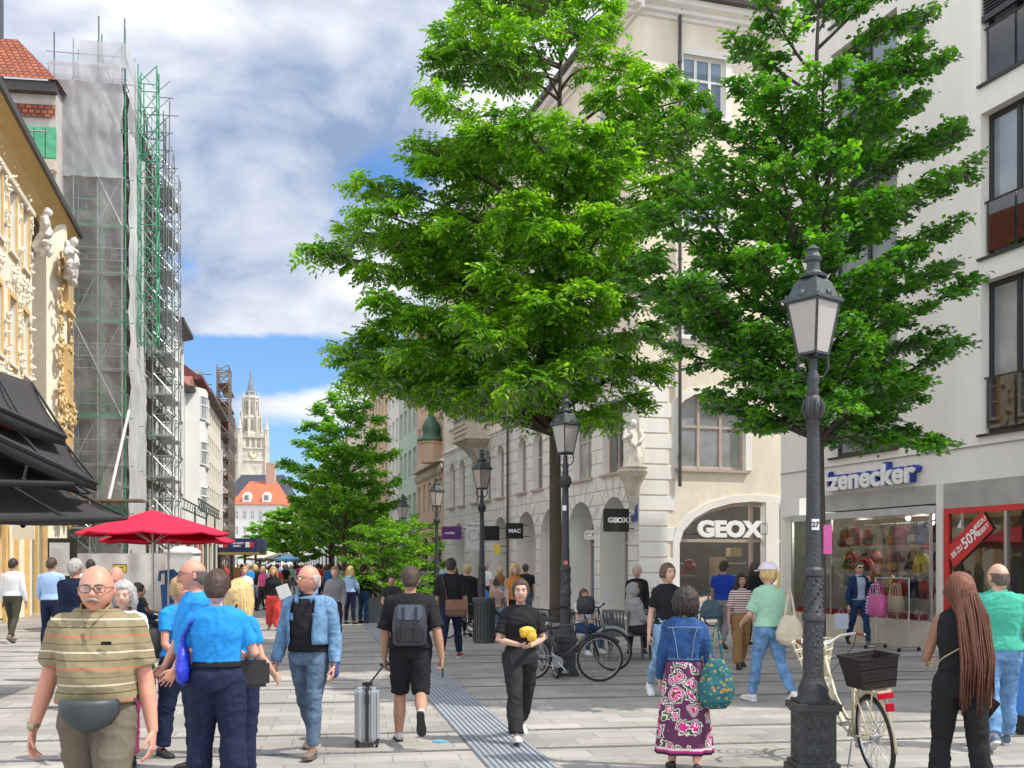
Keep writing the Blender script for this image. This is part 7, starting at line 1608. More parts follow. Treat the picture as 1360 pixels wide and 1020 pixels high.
SH_BLK = ((.02,.02,.02),(.015,.015,.015)); SH_WHT = ((.65,.65,.65),(.7,.7,.7)); SH_BRN = ((.16,.12,.09),(.12,.10,.08)); SH_GRY = ((.25,.25,.26),(.6,.6,.6)); SH_RED = ((.25,.03,.03),(.6,.6,.6)); SH_BW = ((.02,.02,.02),(.65,.65,.65))
g_near = 'people in the foreground'
# --- near, from left to right
a = person('elderly bald man with glasses and moustache in an olive striped polo shirt and waist pouch', 130, 5.62, 1.755, 4, 'red', ('ring',hG), POLO, KHK, SH_BLK, ((-6,12),(8,10),(14,4),.5), ((-10,19),(6,15),(8,6),.5), 'stride', 1.05, .078, hyaw=6, necky=.022, glasses='clear', stache=(.36,.32,.27), detail=3, sleeve=.72, loose=.012, legs_loose=.02, group=g_near, beltline=.59, tophem=.565)
r = a['root']; T, zz, H = a['T'], a['zz'], a['H']
mb = MB(); mb.rings([[V(.11*s*math.cos(t)*1.25+.01, -.225-.045*s*math.sin(t)*(math.sin(t)>0)-.01+.17*(abs(math.cos(t))**3)*.4, z+zz(.555)) for t in [2*pi*k/16 for k in range(16)]] for s,z in ((.25,-.12),(.8,-.085),(1.1,-.03),(1.15,.03),(1.05,.05))]); mb.build('waist_pouch', M('pouch_grey', (.035,.045,.05), .5, .2, 10), r, smooth=True)
belt(a, .568, .018, M('strap_black', (.015,.015,.015)), .045, 'pouch_strap')
w_ = a['arms'][1]; mb = MB(); wr = w_[3]; mb.cyl(wr-w_[4]*.012+V(0,0,.02), wr-w_[4]*.012-V(0,0,.012), .034, n=14); mb.ell(wr+V(.0,-.034,.005),(.02,.008,.02)); mb.build('wristwatch', M('watch_gold', (.35,.28,.18), .3, 0, metal=.8), r, smooth=True)
mb = MB(); # collar and placket
for s in (-1,1): mb.tube([V(s*.055,.03,zz(.855)),V(s*.075,-.03,zz(.848)),V(s*.05,-.088,zz(.822)),V(s*.012,-.115,zz(.795))],[(.006,.022)]*4,8,up=V(0,0,1))
mb.build('collar', POLO, r, smooth=True)
mb = MB(); mb.bar(V(0,-.152,zz(.80)),V(0,-.175,zz(.755)),.022,.006); mb.build('placket', POLO, r)
mb = MB(); mb.box(V(.10,-.185,zz(.745)),(.05,.012,.018)); mb.build('pen_clip', BLK, r)
person('grey-haired woman in pink trousers holding a green bag, mostly hidden behind the elderly man', 165, 9.2, 1.56, 8, 'fair', ('bob',hG), WHT, PNK, SH_BLK, ((14,10),(30,4)), ((14,10),(30,4)), 'stride', 1.1, 0, fem=True, detail=2, group=g_near)
gb_ = thing('carrier_bag', 'shiny green carrier bag hanging beside the elderly man', 'bag', G(185,8.9)+V(0,0,.62)); mb = MB(); mb.rings([[V(x*.13*s,y*.05*s,z) for x,y in ((-1,-.5),(-.5,-1),(.5,-1),(1,-.5),(1,.5),(.5,1),(-.5,1),(-1,.5))] for s,z in ((.5,0),(1,.06),(1.05,.2),(.75,.33))]); mb.build('pouch', M('bag_green', (.03,.22,.05), .3, .3, 20, .5, 20), gb_, smooth=True); mb = MB(); mb.tube([V(-.06,0,.31),V(0,0,.45),V(.06,0,.31)],.010,5); mb.build('handle', M('bag_green', (.03,.22,.05)), gb_)
person('bald man walking behind the pink-trousered woman', 155, 12.5, 1.70, 0, 'red', ('ring',hG), GRY, DKG, SH_BLK, legs='stride', detail=1, group=g_near)
# the group in bright blue shirts
a = person('short-haired stocky person seen from behind in a bright blue shirt with a blue shoulder bag', 288, 7.7, 1.665, 186, 'fair', ('short',(.05,.025,.015)), SKYB, NAVY, SH_BLK, ((16,22),(70,-8),None and 0 or (70,-10),.5), ((14,22),(78,-22),(80,-20),.5), 'ease', 1.12, .02, fem=True, detail=3, sleeve=.72, loose=.014, legs_loose=.03, eyes=False, group=g_near, beltline=.605, tophem=.602)
belt(a, .583, .022, BLK, .034); rb = a['root']
mb = MB(); T, zz = a['T'], a['zz']
mb.rings([[V(.235+.045*s*math.cos(t), .10*s*math.sin(t)+.02, z) for t in [2*pi*k/14 for k in range(14)]] for s,z in ((.4,zz(.50)),(1.2,zz(.52)),(1.35,zz(.57)),(1.0,zz(.63)),(.45,zz(.68)),(.25,zz(.72)))]); mb.tube([V(.235,.04,zz(.70)),V(.17,.10,zz(.77)),V(.09,.06,zz(.84)),V(.07,-.03,zz(.845)),V(.14,-.10,zz(.78))],.014,7,flat=.5)
o = link('shoulder_bag', remeshed(mb,'shoulder_bag',.010,2,wrinkle(4,.008)), None); o.location = rb.location; o.rotation_euler = rb.rotation_euler; o.data.materials.append(M('bag_cobalt', (.015,.03,.42), .45, .2, 10, .5, 15)); tag(o, 'cobalt blue cloth bag hanging from the shoulder of the person seen from behind', 'bag')
person('tall bearded man with glasses in a bright blue shirt looking left in the group', 259, 8.75, 1.75, -62, 'red', ('ring',(.10,.08,.07)), SKYB, NAVY, SH_BLK, ((14,8),(30,-4)), ((14,8),(30,-4)), 'stand', 1.12, .03, hyaw=-8, glasses='clear', stache=(.25,.22,.2), detail=3, group=g_near, legs_loose=.02)
person('woman with light brown hair in a bright blue shirt smiling towards the group', 238, 9.55, 1.60, 55, 'red', ('bun',hGd), SKYB, NAVY, SH_BLK, ((14,12),(60,-6)), ((14,12),(60,-6)), 'ease', 1.08, .02, fem=True, detail=2, group=g_near, legs_loose=.02)
a = person('blonde woman in a bright blue shirt with a black shoulder bag, rightmost of the group', 316, 8.25, 1.585, 150, 'fair', ('long',hBl,.20), SKYB, NAVY, SH_BLK, ((12,8),(40,-6)), ((12,10),(50,-6)), 'ease', 1.10, 0, fem=True, detail=2, eyes=False, group=g_near, legs_loose=.02)
mb = MB(); mb.bb(-.13,.13,-.06,.06,0,.20); q = mb.build('shoulder_bag', M('leather_black', (.015,.015,.016), .45, .2, 20), None, G(334,7.95)+V(0,0,.80), R(20), bevel=.025, smooth=True, sharp=50); tag(q, 'black leather bag at the hip of the blonde woman in blue', 'bag')
mb = MB(); mb.tube([V(-.1,0,.2),V(-.12,.05,.55),V(-.10,.08,.62)],.008,6); mb.build('strap', BLK, q)
# denim jacket man
a = person('balding man in an open light denim jacket, black T-shirt and jeans, looking left', 411, 9.55, 1.715, -14, 'red', ('ring',hG), BLK, J2, SH_BRN, ((-4,12),(16,8),(14,2),.55), ((6,16),(14,8),(12,2),.5), 'stride', 1.05, .05, hyaw=-34, glasses='clear', detail=3, jacket=(DJ,3.6,.585,.93), group=g_near, tophem=.545)
r = a['root']; w_ = a['arms'][0]; mb = MB(); mb.capsule([w_[3]-w_[4]*.03, w_[3]+w_[4]*.075],[.031,.043],10,.7); mb.build('wrist_brace', M('brace_blue', (.04,.05,.16), .8, .2), r, smooth=True)
w_ = a['arms'][1]; mb = MB(); mb.cyl(w_[3]-w_[4]*.02, w_[3]+w_[4]*.008, .028, n=12); mb.build('wristwatch', m_black, r)
mb = MB()
for s in (-1,1): mb.box(V(s*.128,-.128,a['zz'](.725)),(.075,.010,.055),rz=s*.5); mb.box(V(s*.128,-.134,a['zz'](.742)),(.08,.010,.016),rz=s*.5)
mb.build('jacket_pocket', DJ, r, bevel=.004); mb = MB()
for s in (-1,1): mb.tube([V(s*.05,.05,a['zz'](.86)),V(s*.085,-.02,a['zz'](.855)),V(s*.075,-.10,a['zz'](.825)),V(s*.07,-.13,a['zz'](.80))],[(.008,.032)]*4,8,up=V(0,0,1))
mb.build('jacket_collar', DJ, r, smooth=True)
# backpack man with suitcase
a = person('man in black T-shirt and shorts with a grey backpack pulling a suitcase, seen from behind', 545, 10.2, 1.70, 184, 'tan', ('crop',hB), BLK, fabric('shorts_black',(.016,.015,.018)), ((.5,.5,.5),(.02,.02,.02)), ((0,12),(18,4),(16,0),.6), ((-14,16),(4,10),(2,4),1.2), 'kick', 1.10, 0, eyes=False, detail=3, shorts=1.0, sleeve=.9, loose=.015, legs_loose=.02, group=g_near, tophem=.53)
r = a['root']; zz = a['zz']
bp = thing('backpack', 'charcoal grey backpack with black straps on the back of the man with the suitcase', 'backpack', r.location.copy(), R(184))
mb = MB(); mb.rings([[V(.150*x*s, .115+(.07*s if y > 0 else -.0)+.06*(y>0), zz(z)) for x,y in ((-1,-.5),(1,-.5),(1,.5),(.8,1),(-.8,1),(-1,.5))] for s,z in ((.85,.555),(1.05,.57),(1.08,.68),(.95,.76),(.75,.78))]); mb.build('pack', M('pack_grey', (.04,.045,.055), .7, .15, 10, .3, 30), bp, smooth=True, sharp=45)
mb = MB(); mb.rings([[V(.125*x, yo, zz(z)) for x,yo in ((-1,.2),(1,.2),(1,.27),(-1,.27))] for z in (.575,.655)]); mb.build('front_pocket', M('pack_black', (.018,.018,.02), .7, .1), bp, bevel=.01)
mb = MB(); mb.bb(-.12,.12,.19,.262,zz(.69),zz(.775)); mb.build('flap', M('pack_blue', (.09,.11,.15), .7, .15), bp, bevel=.015); mb = MB()
for s in (-1,1): mb.bar(V(s*.06,.27,zz(.77)),V(s*.06,.28,zz(.61)),.022,.006); mb.tube([V(s*.09,.10,zz(.76)),V(s*.10,.03,zz(.845)),V(s*.11,-.06,zz(.835)),V(s*.12,-.13,zz(.76)),V(s*.14,-.05,zz(.64)),V(s*.13,.10,zz(.60))],[(.007,.025)]*6,6)
for s in (-1,1): mb.bar(V(s*.15,.15,zz(.57)),V(s*.155,.2,zz(.66)),.03,.05)
mb.build('strap', M('pack_black', (.018,.018,.02)), bp)
w_ = a['arms'][1]; mb = MB(); mb.box(V(*(r.matrix_basis @ (w_[3]+w_[4]*.13)))-V(0,0,0),(.015,.07,.13)); o = mb.build('mobile_phone', m_black, None, bevel=.004); tag(o, 'black phone held in the right hand of the backpack man', 'phone')
sc_ = thing('suitcase', 'silver hard-shell cabin suitcase pulled along on its long handle', 'suitcase', G(488,10.05), R(6)); m_sil = M('case_silver', (.42,.44,.46), .35, .08, 3, .1, 30, metal=.3)
for s in (-1,1): mb = MB(); mb.bb(s*.015 if s > 0 else -.115, .115 if s > 0 else -.015,-.17,.17,.055,.56); mb.build('shell', m_sil, sc_, bevel=.03, smooth=True, sharp=60)
mb = MB(); mb.bb(-.014,.014,-.175,.175,.06,.565); mb.build('gasket', m_black, sc_); mb = MB()
for q in (-.095,-.07,-.045,.045,.07,.095): mb.bb(q-.004,q+.004,-.174,.174,.10,.52)
mb.build('shell_rib', M('case_rib', (.30,.32,.34), .4, .05), sc_)
for x in (-.09,.09):
    for y in (-.13,.13): mb = MB(); mb.cyl(V(x-.012,y,.028),V(x+.012,y,.028),.028,n=12); mb.bb(x-.02,x+.02,y-.015,y+.015,.03,.065); mb.build('wheel', m_rubber, sc_)
la = a['arms'][0]; ha = r.matrix_basis @ (la[3]+la[4]*.08); hl = sc_.matrix_basis.inverted() @ ha
mb = MB(); 
for s in (-.022,.022): mb.tube([V(.0+s*.2,s,.56),V(hl.x,hl.y+s*.6,hl.z)],.008,6)
mb.bar(V(hl.x-.045,hl.y,hl.z),V(hl.x+.045,hl.y,hl.z),.026); mb.build('telescopic_handle', m_black, sc_); mb = MB(); mb.bb(-.02,.02,-.18,-.171,.42,.50); mb.build('lock', m_black, sc_)
mb = MB(); mb.bb(-.05,.05,-.03,.03,.565,.60); mb.build('carry_handle', m_black, sc_, bevel=.008)
# yellow bundle woman
a = person('young woman in black T-shirt and black trousers fiddling with a yellow bundle', 691, 10.3, 1.59, 14, 'fair', ('bun',hB), BLK, fabric('trousers_washed',(.024,.024,.026),.85,.25), ((.5,.48,.45),(.65,.65,.65)), ((0,22),(72,-46),(70,-50),.7), ((6,20),(78,-42),(74,-50),.7), 'walk2', .98, 0, fem=True, hyaw=-14, detail=3, sleeve=.75, loose=.012, legs_loose=.02, group=g_near, tophem=.60, beltline=.625)
mb = MB(); p_ = V(.0,-.27,a['zz'](.685)); mb.ell(p_,(.085,.035,.055)); mb.ell(p_+V(.04,-.01,-.045),(.055,.03,.055)); mb.ell(p_+V(-.04,0,-.02),(.04,.035,.04)); o = link('yellow_bundle', remeshed(mb,'yellow_bundle',.004,2,wrinkle(9,.007)), None, a['root'].location, R(14)); o.data.materials.append(M('pouch_yellow', (.62,.36,.03), .6, .2, 12)); tag(o, 'bright yellow cloth bundle held in the hands of the young woman', 'cloth')
# floral skirt woman
m_fl, nt_, N_, L_, B_ = nodes('floral_skirt'); MATS['floral_skirt'] = m_fl; tc_n = N_.new('ShaderNodeTexCoord'); 
vo = N_.new('ShaderNodeTexVoronoi'); vo.inputs['Scale'].default_value = 9; nzz = N_.new('ShaderNodeTexNoise'); nzz.inputs['Scale'].default_value = 14; L_.new(tc_n.outputs['Object'], nzz.inputs[0]); vmx = N_.new('ShaderNodeVectorMath'); vmx.operation = 'MULTIPLY_ADD'; vmx.inputs[1].default_value = (.09,.09,.09); L_.new(nzz.outputs['Color'], vmx.inputs[0]); L_.new(tc_n.outputs['Object'], vmx.inputs[2]); L_.new(vmx.outputs[0], vo.inputs[0])
wv = N_.new('ShaderNodeMath'); wv.operation = 'MULTIPLY_ADD'; wv.inputs[1].default_value = 1.7; wv.inputs[2].default_value = 0; L_.new(vo.outputs['Distance'], wv.inputs[0])
rp = N_.new('ShaderNodeValToRGB'); rp.color_ramp.interpolation = 'CONSTANT'; L_.new(wv.outputs[0], rp.inputs[0]); els = rp.color_ramp.elements
els[0].position = 0; els[0].color = (.03,.10,.02,1); els[1].position = .16; els[1].color = (.45,.01,.10,1)
for p_,c in ((.33,(.75,.68,.66)),(.41,(.55,.02,.20)),(.58,(.75,.70,.66)),(.66,(.04,.015,.04)),(.74,(.05,.16,.03)),(.82,(.70,.62,.60)),(.90,(.10,.02,.07))): e_ = els.new(p_); e_.color = (*c,1)
L_.new(rp.outputs[0], B_.inputs[0]); B_.inputs['Roughness'].default_value = .85
sz = N_.new('ShaderNodeSeparateXYZ'); L_.new(tc_n.outputs['Object'], sz.inputs[0]); rz_ = N_.new('ShaderNodeValToRGB'); rz_.color_ramp.interpolation = 'CONSTANT'; mrr = N_.new('ShaderNodeMapRange'); mrr.inputs[1].default_value = .08; mrr.inputs[2].default_value = .24; L_.new(sz.outputs['Z'], mrr.inputs[0]); L_.new(mrr.outputs[0], rz_.inputs[0])
ee = rz_.color_ramp.elements; ee[0].position = 0; ee[0].color = (.05,.22,.03,1); ee[1].position = .28; ee[1].color = (.7,.65,.6,1)
for p_,c in ((.36,(.35,.02,.15)),(.50,(.03,.01,.03)),(.62,(.4,.03,.2)),(.75,(.65,.5,.5))): e_ = ee.new(p_); e_.color = (*c,1)
cmp_ = N_.new('ShaderNodeMath'); cmp_.operation = 'LESS_THAN'; cmp_.inputs[1].default_value = .22; L_.new(sz.outputs['Z'], cmp_.inputs[0]); mxx = N_.new('ShaderNodeMix'); mxx.data_type = 'RGBA'; L_.new(cmp_.outputs[0], mxx.inputs[0]); L_.new(rp.outputs[0], mxx.inputs[6]); L_.new(rz_.outputs[0], mxx.inputs[7]); L_.new(mxx.outputs[2], B_.inputs[0])
a = person('short-haired woman in a dark denim jacket and long floral skirt, seen from behind', 909, 8.75, 1.50, 172, 'fair', ('bob',hD), DJ2, None, SH_BLK, ((10,12),(24,4)), ((-4,16),(6,8)), ((7,5,2,0),(-5,8,2,6)), 1.04, 0, fem=True, hyaw=52, detail=3, sleeve=1.93, loose=.006, skirt=(.60,.16,.225,m_fl), group=g_near, glasses='clear', tophem=.60)
r = a['root']; mb = MB(); zz = a['zz']
for s in (-1,1): mb.tube([V(s*.055,.125,zz(.62)),V(s*.075,.128,zz(.72)),V(s*.10,.112,zz(.79))],.003,4)
mb.tube([V(-.14,.10,zz(.785)),V(0,.118,zz(.79)),V(.14,.10,zz(.785))],.003,4); mb.tube([V(-.14,.095,zz(.615)),V(0,.118,zz(.615)),V(.14,.095,zz(.615))],.003,4); mb.build('jacket_seam', M('seam_pale', (.16,.22,.32), .8, 0), r)
tb_m = M('tote_teal', (.02,.11,.12), .8, .5, 25); 
def shoulder_tote(label, P_, col, w_=.30, h=.34, top=.55, rz=0):
    r_ = thing('tote_bag', label, 'bag', P_, rz); mb = MB(); mb.rings([[V(x*w_/2*s,y*.07*t_,z) for x,y in ((-1,-.5),(-.6,-1),(.6,-1),(1,-.5),(1,.5),(.6,1),(-.6,1),(-1,.5))] for s,t_,z in ((.6,.6,0),(1,1.2,.06),(1.08,1.2,.4*h),(.8,.8,.8*h),(.45,.4,h))])
    link('pouch', remeshed(mb,'pouch',.010,2,wrinkle(w_*50,.007)), r_).data.materials.append(col); mb = MB(); mb.tube([V(-w_*.2,0,h*.97),V(-.03,0,h+top*.6),V(0,0,h+top),V(.03,0,h+top*.6),V(w_*.2,0,h*.97)],.013,6,flat=.5); mb.build('strap', col, r_); return r_
m_tf, nt_, N_, L_, B_ = nodes('teal_floral'); tcn = N_.new('ShaderNodeTexCoord'); vo = N_.new('ShaderNodeTexVoronoi'); vo.inputs['Scale'].default_value = 26; L_.new(tcn.outputs['Object'], vo.inputs[0]); rp = N_.new('ShaderNodeValToRGB'); rp.color_ramp.interpolation='CONSTANT'; L_.new(vo.outputs['Distance'], rp.inputs[0]); rp.color_ramp.elements[0].color=(.5,.10,.06,1); rp.color_ramp.elements[1].position=.22; rp.color_ramp.elements[1].color=(.10,.22,.06,1); e_=rp.color_ramp.elements.new(.36); e_.color=(.01,.09,.11,1); L_.new(rp.outputs[0],B_.inputs[0]); B_.inputs['Roughness'].default_value=.8
shoulder_tote('teal shoulder bag with colourful pattern carried by the woman in the floral skirt', G(951,8.6)+V(0,0,.55), m_tf, .27, .40, .30)
# black top woman behind her
person('woman in black T-shirt and light blue jeans with sunglasses pushed up in her hair', 886, 13.6, 1.74, 12, 'fair', ('bun',(.10,.06,.03)), BLK, J1, SH_WHT, ((10,8),(12,4)), ((-8,12),(8,8)), 'stride', .98, 0, fem=True, hyaw=16, detail=2, group=g_near, sleeve=.7)
# cap woman
a = person('woman in a white cap, mint T-shirt and jeans walking away with a cream shoulder bag', 1021, 13.15, 1.73, 200, 'fair', ('pony',hBl), MINT, J4, SH_WHT, ((18,14),(64,-10)), ((10,10),(30,0)), 'stride', 1.08, 0, fem=True, hyaw=25, detail=2, eyes=False, group=g_near, sleeve=.8, loose=.015)
mb = MB(); head_grid(mb, lambda th,p: .032 if p.z > .045 else -.01, a['hx'], 40, 30); hx = a['hx']; mb.rings([[hx @ V(.075*math.sin(t)*s, -.10*math.cos(t)-.075*q_*math.cos(t)*1.0, .052-.012*q_+dz) for t in [-.95+1.9*k/10 for k in range(11)]] for s,q_,dz in ((1,0,.006),(1.05,1,.0),(1.05,1,-.006),(1,0,-.006))], caps=False, closed=False); mb.build('cap', M('cap_white', (.68,.62,.68), .8, .05), a['root'], smooth=True, sharp=50)
shoulder_tote('cream cloth shoulder bag on the back of the woman in the white cap', G(1049,12.9)+V(0,0,.74), M('tote_cream', (.50,.43,.32), .85, .15, 8), .30, .36, .34)
# braids woman
a = person('woman with very long copper braids in a sleeveless black jumpsuit holding a phone', 1275, 7.45, 1.655, 165, 'brown', ('crop',hR), BLK, BLK, SH_BLK, ((12,16),(82,-6),(80,-14),.6), ((4,8),(14,6),(12,4),1.0), 'ease', .99, 0, fem=True, hyaw=40, detail=3, eyes=False, sleeve=0, legs_loose=.01, group=g_near, beltline=.62)
r = a['root']; mb = MB(); hx = a['hx']; rr_ = random.Random(3)
for k in range(84):
    t = R(58+244*k/83); rad = .082+.012*rr_.random(); lay = rr_.random()
    p0 = hx @ V(math.sin(t)*rad*.8,-math.cos(t)*rad*.9,.06); p1 = hx @ V(math.sin(t)*(rad+.012),-math.cos(t)*(rad+.02),-.02); x2 = math.sin(t)*(rad+.03+.02*lay); 
    y2 = max(.02,-math.cos(t)*(rad))*.6+.075+.03*lay; L_ = rr_.uniform(.50,.66)
    p2 = hx @ V(x2,y2,-.18); p3 = hx @ V(x2*1.05+rr_.uniform(-.02,.02),y2+.045,-.18-L_*.5); p4 = hx @ V(x2*.95+rr_.uniform(-.03,.03),y2+.03,-.18-L_)
    mb.tube([p0,p1,p2,p3,p4],[.0075,.0075,.007,.006,.003],5)
mb.build('braids', M('braid_copper', (.14,.045,.022), .6, .35, 40, .8, 160, stretch=(1,1,2)), r, smooth=True)
w_ = a['arms'][1]; c = r.matrix_basis @ (w_[3]+w_[4]*.10); o = MB().box((0,0,0),(.016,.075,.15)).build('mobile_phone', m_black, None, c, R(30), bevel=.005); o.rotation_euler = (R(35),0,R(50)); tag(o, 'black phone hanging in the hand of the woman with copper braids', 'phone')
w_ = a['arms'][0]; c = r.matrix_basis @ (w_[3]+w_[4]*.11); o = MB().box((0,0,0),(.07,.012,.10)).build('leaflet', M('leaflet_beige', (.35,.3,.2), .6, .1), None, c, R(20), bevel=.003); tag(o, 'small beige card held up by the woman with copper braids', 'card')
mb = MB(); mb.tube([V(-.10,.115,a['zz'](.73)),V(.02,.14,a['zz'](.68)),V(.12,.11,a['zz'](.64)),V(.17,.02,a['zz'](.60))],.005,6); mb.build('bag_cord', M('cord_beige',(.35,.28,.18)), r)
# green polo man
a = person('balding man in a teal polo shirt and blue jeans at the right edge', 1326, 9.9, 1.73, 168, 'fair', ('ring',(.10,.07,.05)), TEAL, J4, ((.10,.13,.20),(.5,.5,.5)), ((8,12),(14,8)), ((-4,12),(10,8)), 'stride2', 1.16, .04, hyaw=25, detail=3, eyes=False, sleeve=.8, loose=.012, legs_loose=.018, group=g_near, tophem=.53)
mb = MB(); mb.tube([a['T']((.07*math.sin(t),-.005-.05*math.cos(t)-.01,a['zz'](.845))) for t in [2*pi*k/14 for k in range(14)]],[(.014,.02)]*14,6,closed=True); mb.build('collar', TEAL, a['root'], smooth=True)
mb = MB(); hx = a['hx']; mb.tube([hx @ V(-.083,.02,.02), hx @ V(-.083,-.05,.035), hx @ V(-.05,-.09,.07)],.006,5); mb.build('sunglasses', m_black, a['root'])
# --- middle distance
gm = 'people in the middle distance'
P = person
P('man in white shirt and dark trousers walking away at the left edge', 17, 23.3, 1.86, 178, 'tan', ('crop',hD), WHT, OLV, SH_BRN, ((0,10),(14,4)), ((0,10),(14,4)), 'stride', 1.05, 0, detail=1, sleeve=1.9, group=gm, eyes=False)
P('man in light blue shirt and navy trousers walking away near the left edge', 68, 20.6, 1.85, 180, 'tan', ('crop',hB), LBL, NAVY, SH_BLK, ((10,14),(40,0)), ((10,14),(40,0)), 'stand', 1.05, 0, detail=1, sleeve=1.9, group=gm, eyes=False)
P('grey-haired man in a navy jacket behind the man in the striped polo', 99, 15.5, 1.80, 172, 'red', ('short',hG), NAVY, NAVY, SH_BLK, None, None, 'stride', 1.15, 0, detail=2, sleeve=1.9, group=gm, eyes=False)
P('man in white shirt seen over the shoulder of the navy jacket', 120, 23.5, 1.84, 185, 'tan', ('crop',hD), WHT, NAVY, SH_BLK, None, None, 'stride', 1.0, 0, detail=1, sleeve=1.9, group=gm, eyes=False)
P('dark-haired woman sitting on a low seat beside the red parasol poles', 183, 21.5, 1.62, 150, 'brown', ('bun',hD), OLV, DKG, SH_BLK, ((30,6),(80,-10)), ((30,6),(80,-10)), 'sit', 1.0, 0, fem=True, detail=1, seat=.45, group=gm, eyes=False)
P('person in a dark blue jacket sitting hunched next to the dark-haired woman', 172, 19.6, 1.66, 120, 'tan', ('short',hD), NAVY, DKG, SH_BLK, ((30,6),(80,-10)), ((30,6),(80,-10)), 'sit', 1.1, 0, lean=14, detail=1, seat=.45, sleeve=1.9, group=gm, eyes=False)
for i,(px,d) in enumerate(((183,21.5),(172,19.6))):
    mb = MB(); mb.bb(-.22,.22,-.22,.22,.36,.42); s_ = thing('stool', ['dark low stool under the dark-haired seated woman','dark low stool under the hunched seated person'][i], 'stool', G(px,d)+V(0,.05,0)); mb.build('seat', m_black, s_); 
    for x in (-.18,.18):
        for y in (-.18,.18): mb = MB(); mb.bar(V(x,y,0),V(x,y,.36),.03); mb.build('leg', m_black, s_)
bs = thing('backpack', 'black backpack standing on the ground beside the red parasol pole', 'backpack', G(198,19.4)); mb = MB(); backpack_mesh(mb,.42,.55,.3); mb.build('pack', M('pack_black', (.018,.018,.02)), bs, smooth=True); mb = MB(); mb.torus((0,0,.56),.05,.014,(0,1,0),12,5); mb.build('strap', M('pack_black',(.02,.02,.02)), bs)
a = P('woman in white T-shirt and black knee-length trousers with a rucksack walking towards the viewer', 325, 29.5, 1.66, 5, 'fair', ('short',hGd), WHT, BLK, SH_BLK, ((0,14),(20,-4)), ((0,14),(20,-4)), 'stride', 1.1, 0, fem=True, detail=1, shorts=1.0, group=gm)
P('woman in a black top and wide red trousers carrying a white bag', 363, 27.6, 1.66, 10, 'fair', ('long',hGd,.16), BLK, REDC, SH_BRN, ((10,14),(50,-14)), ((4,12),(10,4)), 'stride', 1.0, 0, fem=True, detail=1, sleeve=1.9, legs_loose=.05, loose=.01, group=gm)
o = MB().bb(-.16,.16,-.04,.04,0,.36).build('carrier_bag', M('bag_white', (.6,.6,.6), .6, .1), None, G(380,27.3)+V(0,0,.85), R(-15), bevel=.02); o.rotation_euler=(0,R(-20),R(10)); tag(o, 'white bag carried by the woman in red trousers', 'bag')
P('woman in grey cardigan with a white shopping bag behind the denim jacket man', 445, 22.5, 1.68, 0, 'fair', ('short',(.22,.14,.07)), GRY, DKG, SH_WHT, ((10,12),(30,0)), ((10,12),(90,-20)), 'stride', 1.05, 0, fem=True, detail=1, sleeve=1.9, loose=.02, group=gm)
P('blonde woman in a light blue blouse standing with her back turned', 465, 30.5, 1.66, 165, 'fair', ('long',hBl,.16), LBL, NAVY, SH_BLK, ((10,16),(60,-14)), ((10,16),(60,-14)), 'stand', 1.1, 0, fem=True, detail=1, sleeve=1.6, group=gm, eyes=False)
P('person in black jacket and dark jeans beside the blonde woman in light blue', 483, 31, 1.72, 150, 'tan', ('short',hD), BLK, J3, SH_BLK, None, None, 'stand', 1.05, 0, detail=1, sleeve=1.9, group=gm, eyes=False)
P('dark-haired woman in black behind the blonde woman in light blue', 474, 35, 1.68, 20, 'tan', ('long',hD,.2), BLK, BLK, SH_BLK, None, None, 'stand', 1.0, 0, fem=True, detail=1, sleeve=1.9, group=gm)
P('seated person in a dark vest between the planter and the backpack man', 520, 24.5, 1.66, 10, 'tan', ('short',hD), DKG, BLK, SH_BLK, ((20,10),(70,-10)), ((20,10),(70,-10)), 'sit', 1.0, 0, detail=1, seat=.55, group=gm)
a = P('tall man in black shirt with a brown leather shoulder bag walking away', 599, 19.3, 1.84, 176, 'tan', ('crop',hD), BLK, NAVY, SH_RED, ((4,10),(22,4)), ((0,10),(14,4)), 'stride2', 1.12, 0, detail=2, sleeve=.95, loose=.02, group=gm, eyes=False)
r = a['root']; q = thing('shoulder_bag', 'brown leather messenger bag on the hip of the tall man in black', 'bag', r.location+V(.10,-.20,.78), R(10)); mb = MB(); mb.bb(-.19,.19,-.05,.05,0,.30); mb.build('pouch', M('leather_brown', (.13,.055,.03), .5, .25, 10), q, bevel=.03, smooth=True, sharp=50); mb = MB(); mb.bb(-.195,.195,-.062,-.05,.12,.31); mb.build('flap', M('leather_tan', (.20,.09,.05), .5, .2, 10), q, bevel=.005); mb = MB(); mb.tube([V(-.16,0,.28),V(-.20,.06,.55),V(-.26,.12,.80)],[(.006,.02)]*3,6); mb.build('strap', M('leather_brown', (.13,.055,.03)), q)
P('fair-haired person in black walking beside the row of arches', 621, 25.5, 1.72, 170, 'fair', ('short',hGd), BLK, BLK, SH_BLK, None, None, 'stride', 1.0, 0, detail=1, sleeve=1.9, group=gm, eyes=False)
P('person in a blue top sitting on the bench behind the litter bin', 636, 26.2, 1.66, 20, 'brown', ('long',hD,.1), SKYB, J3, SH_WHT, ((20,10),(70,-10)), ((20,10),(70,-10)), 'sit', 1.0, 0, detail=1, seat=.46, group=gm)
P('woman in a pale pink top sitting on the bench behind the litter bin', 659, 26.6, 1.64, 160, 'tan', ('bun',hB), fabric('cloth_palepink', (.5,.32,.28)), J1, SH_WHT, ((20,10),(70,-10)), ((20,10),(70,-10)), 'sit', 1.0, 0, fem=True, detail=1, seat=.46, group=gm, eyes=False)
P('curly blonde woman in orange seen behind the young woman with the yellow bundle', 684, 23, 1.74, 10, 'fair', ('bob',hBl), fabric('cloth_orange', (.5,.2,.06)), BLK, SH_WHT, None, None, 'stride', 1.0, 0, fem=True, detail=1, group=gm)
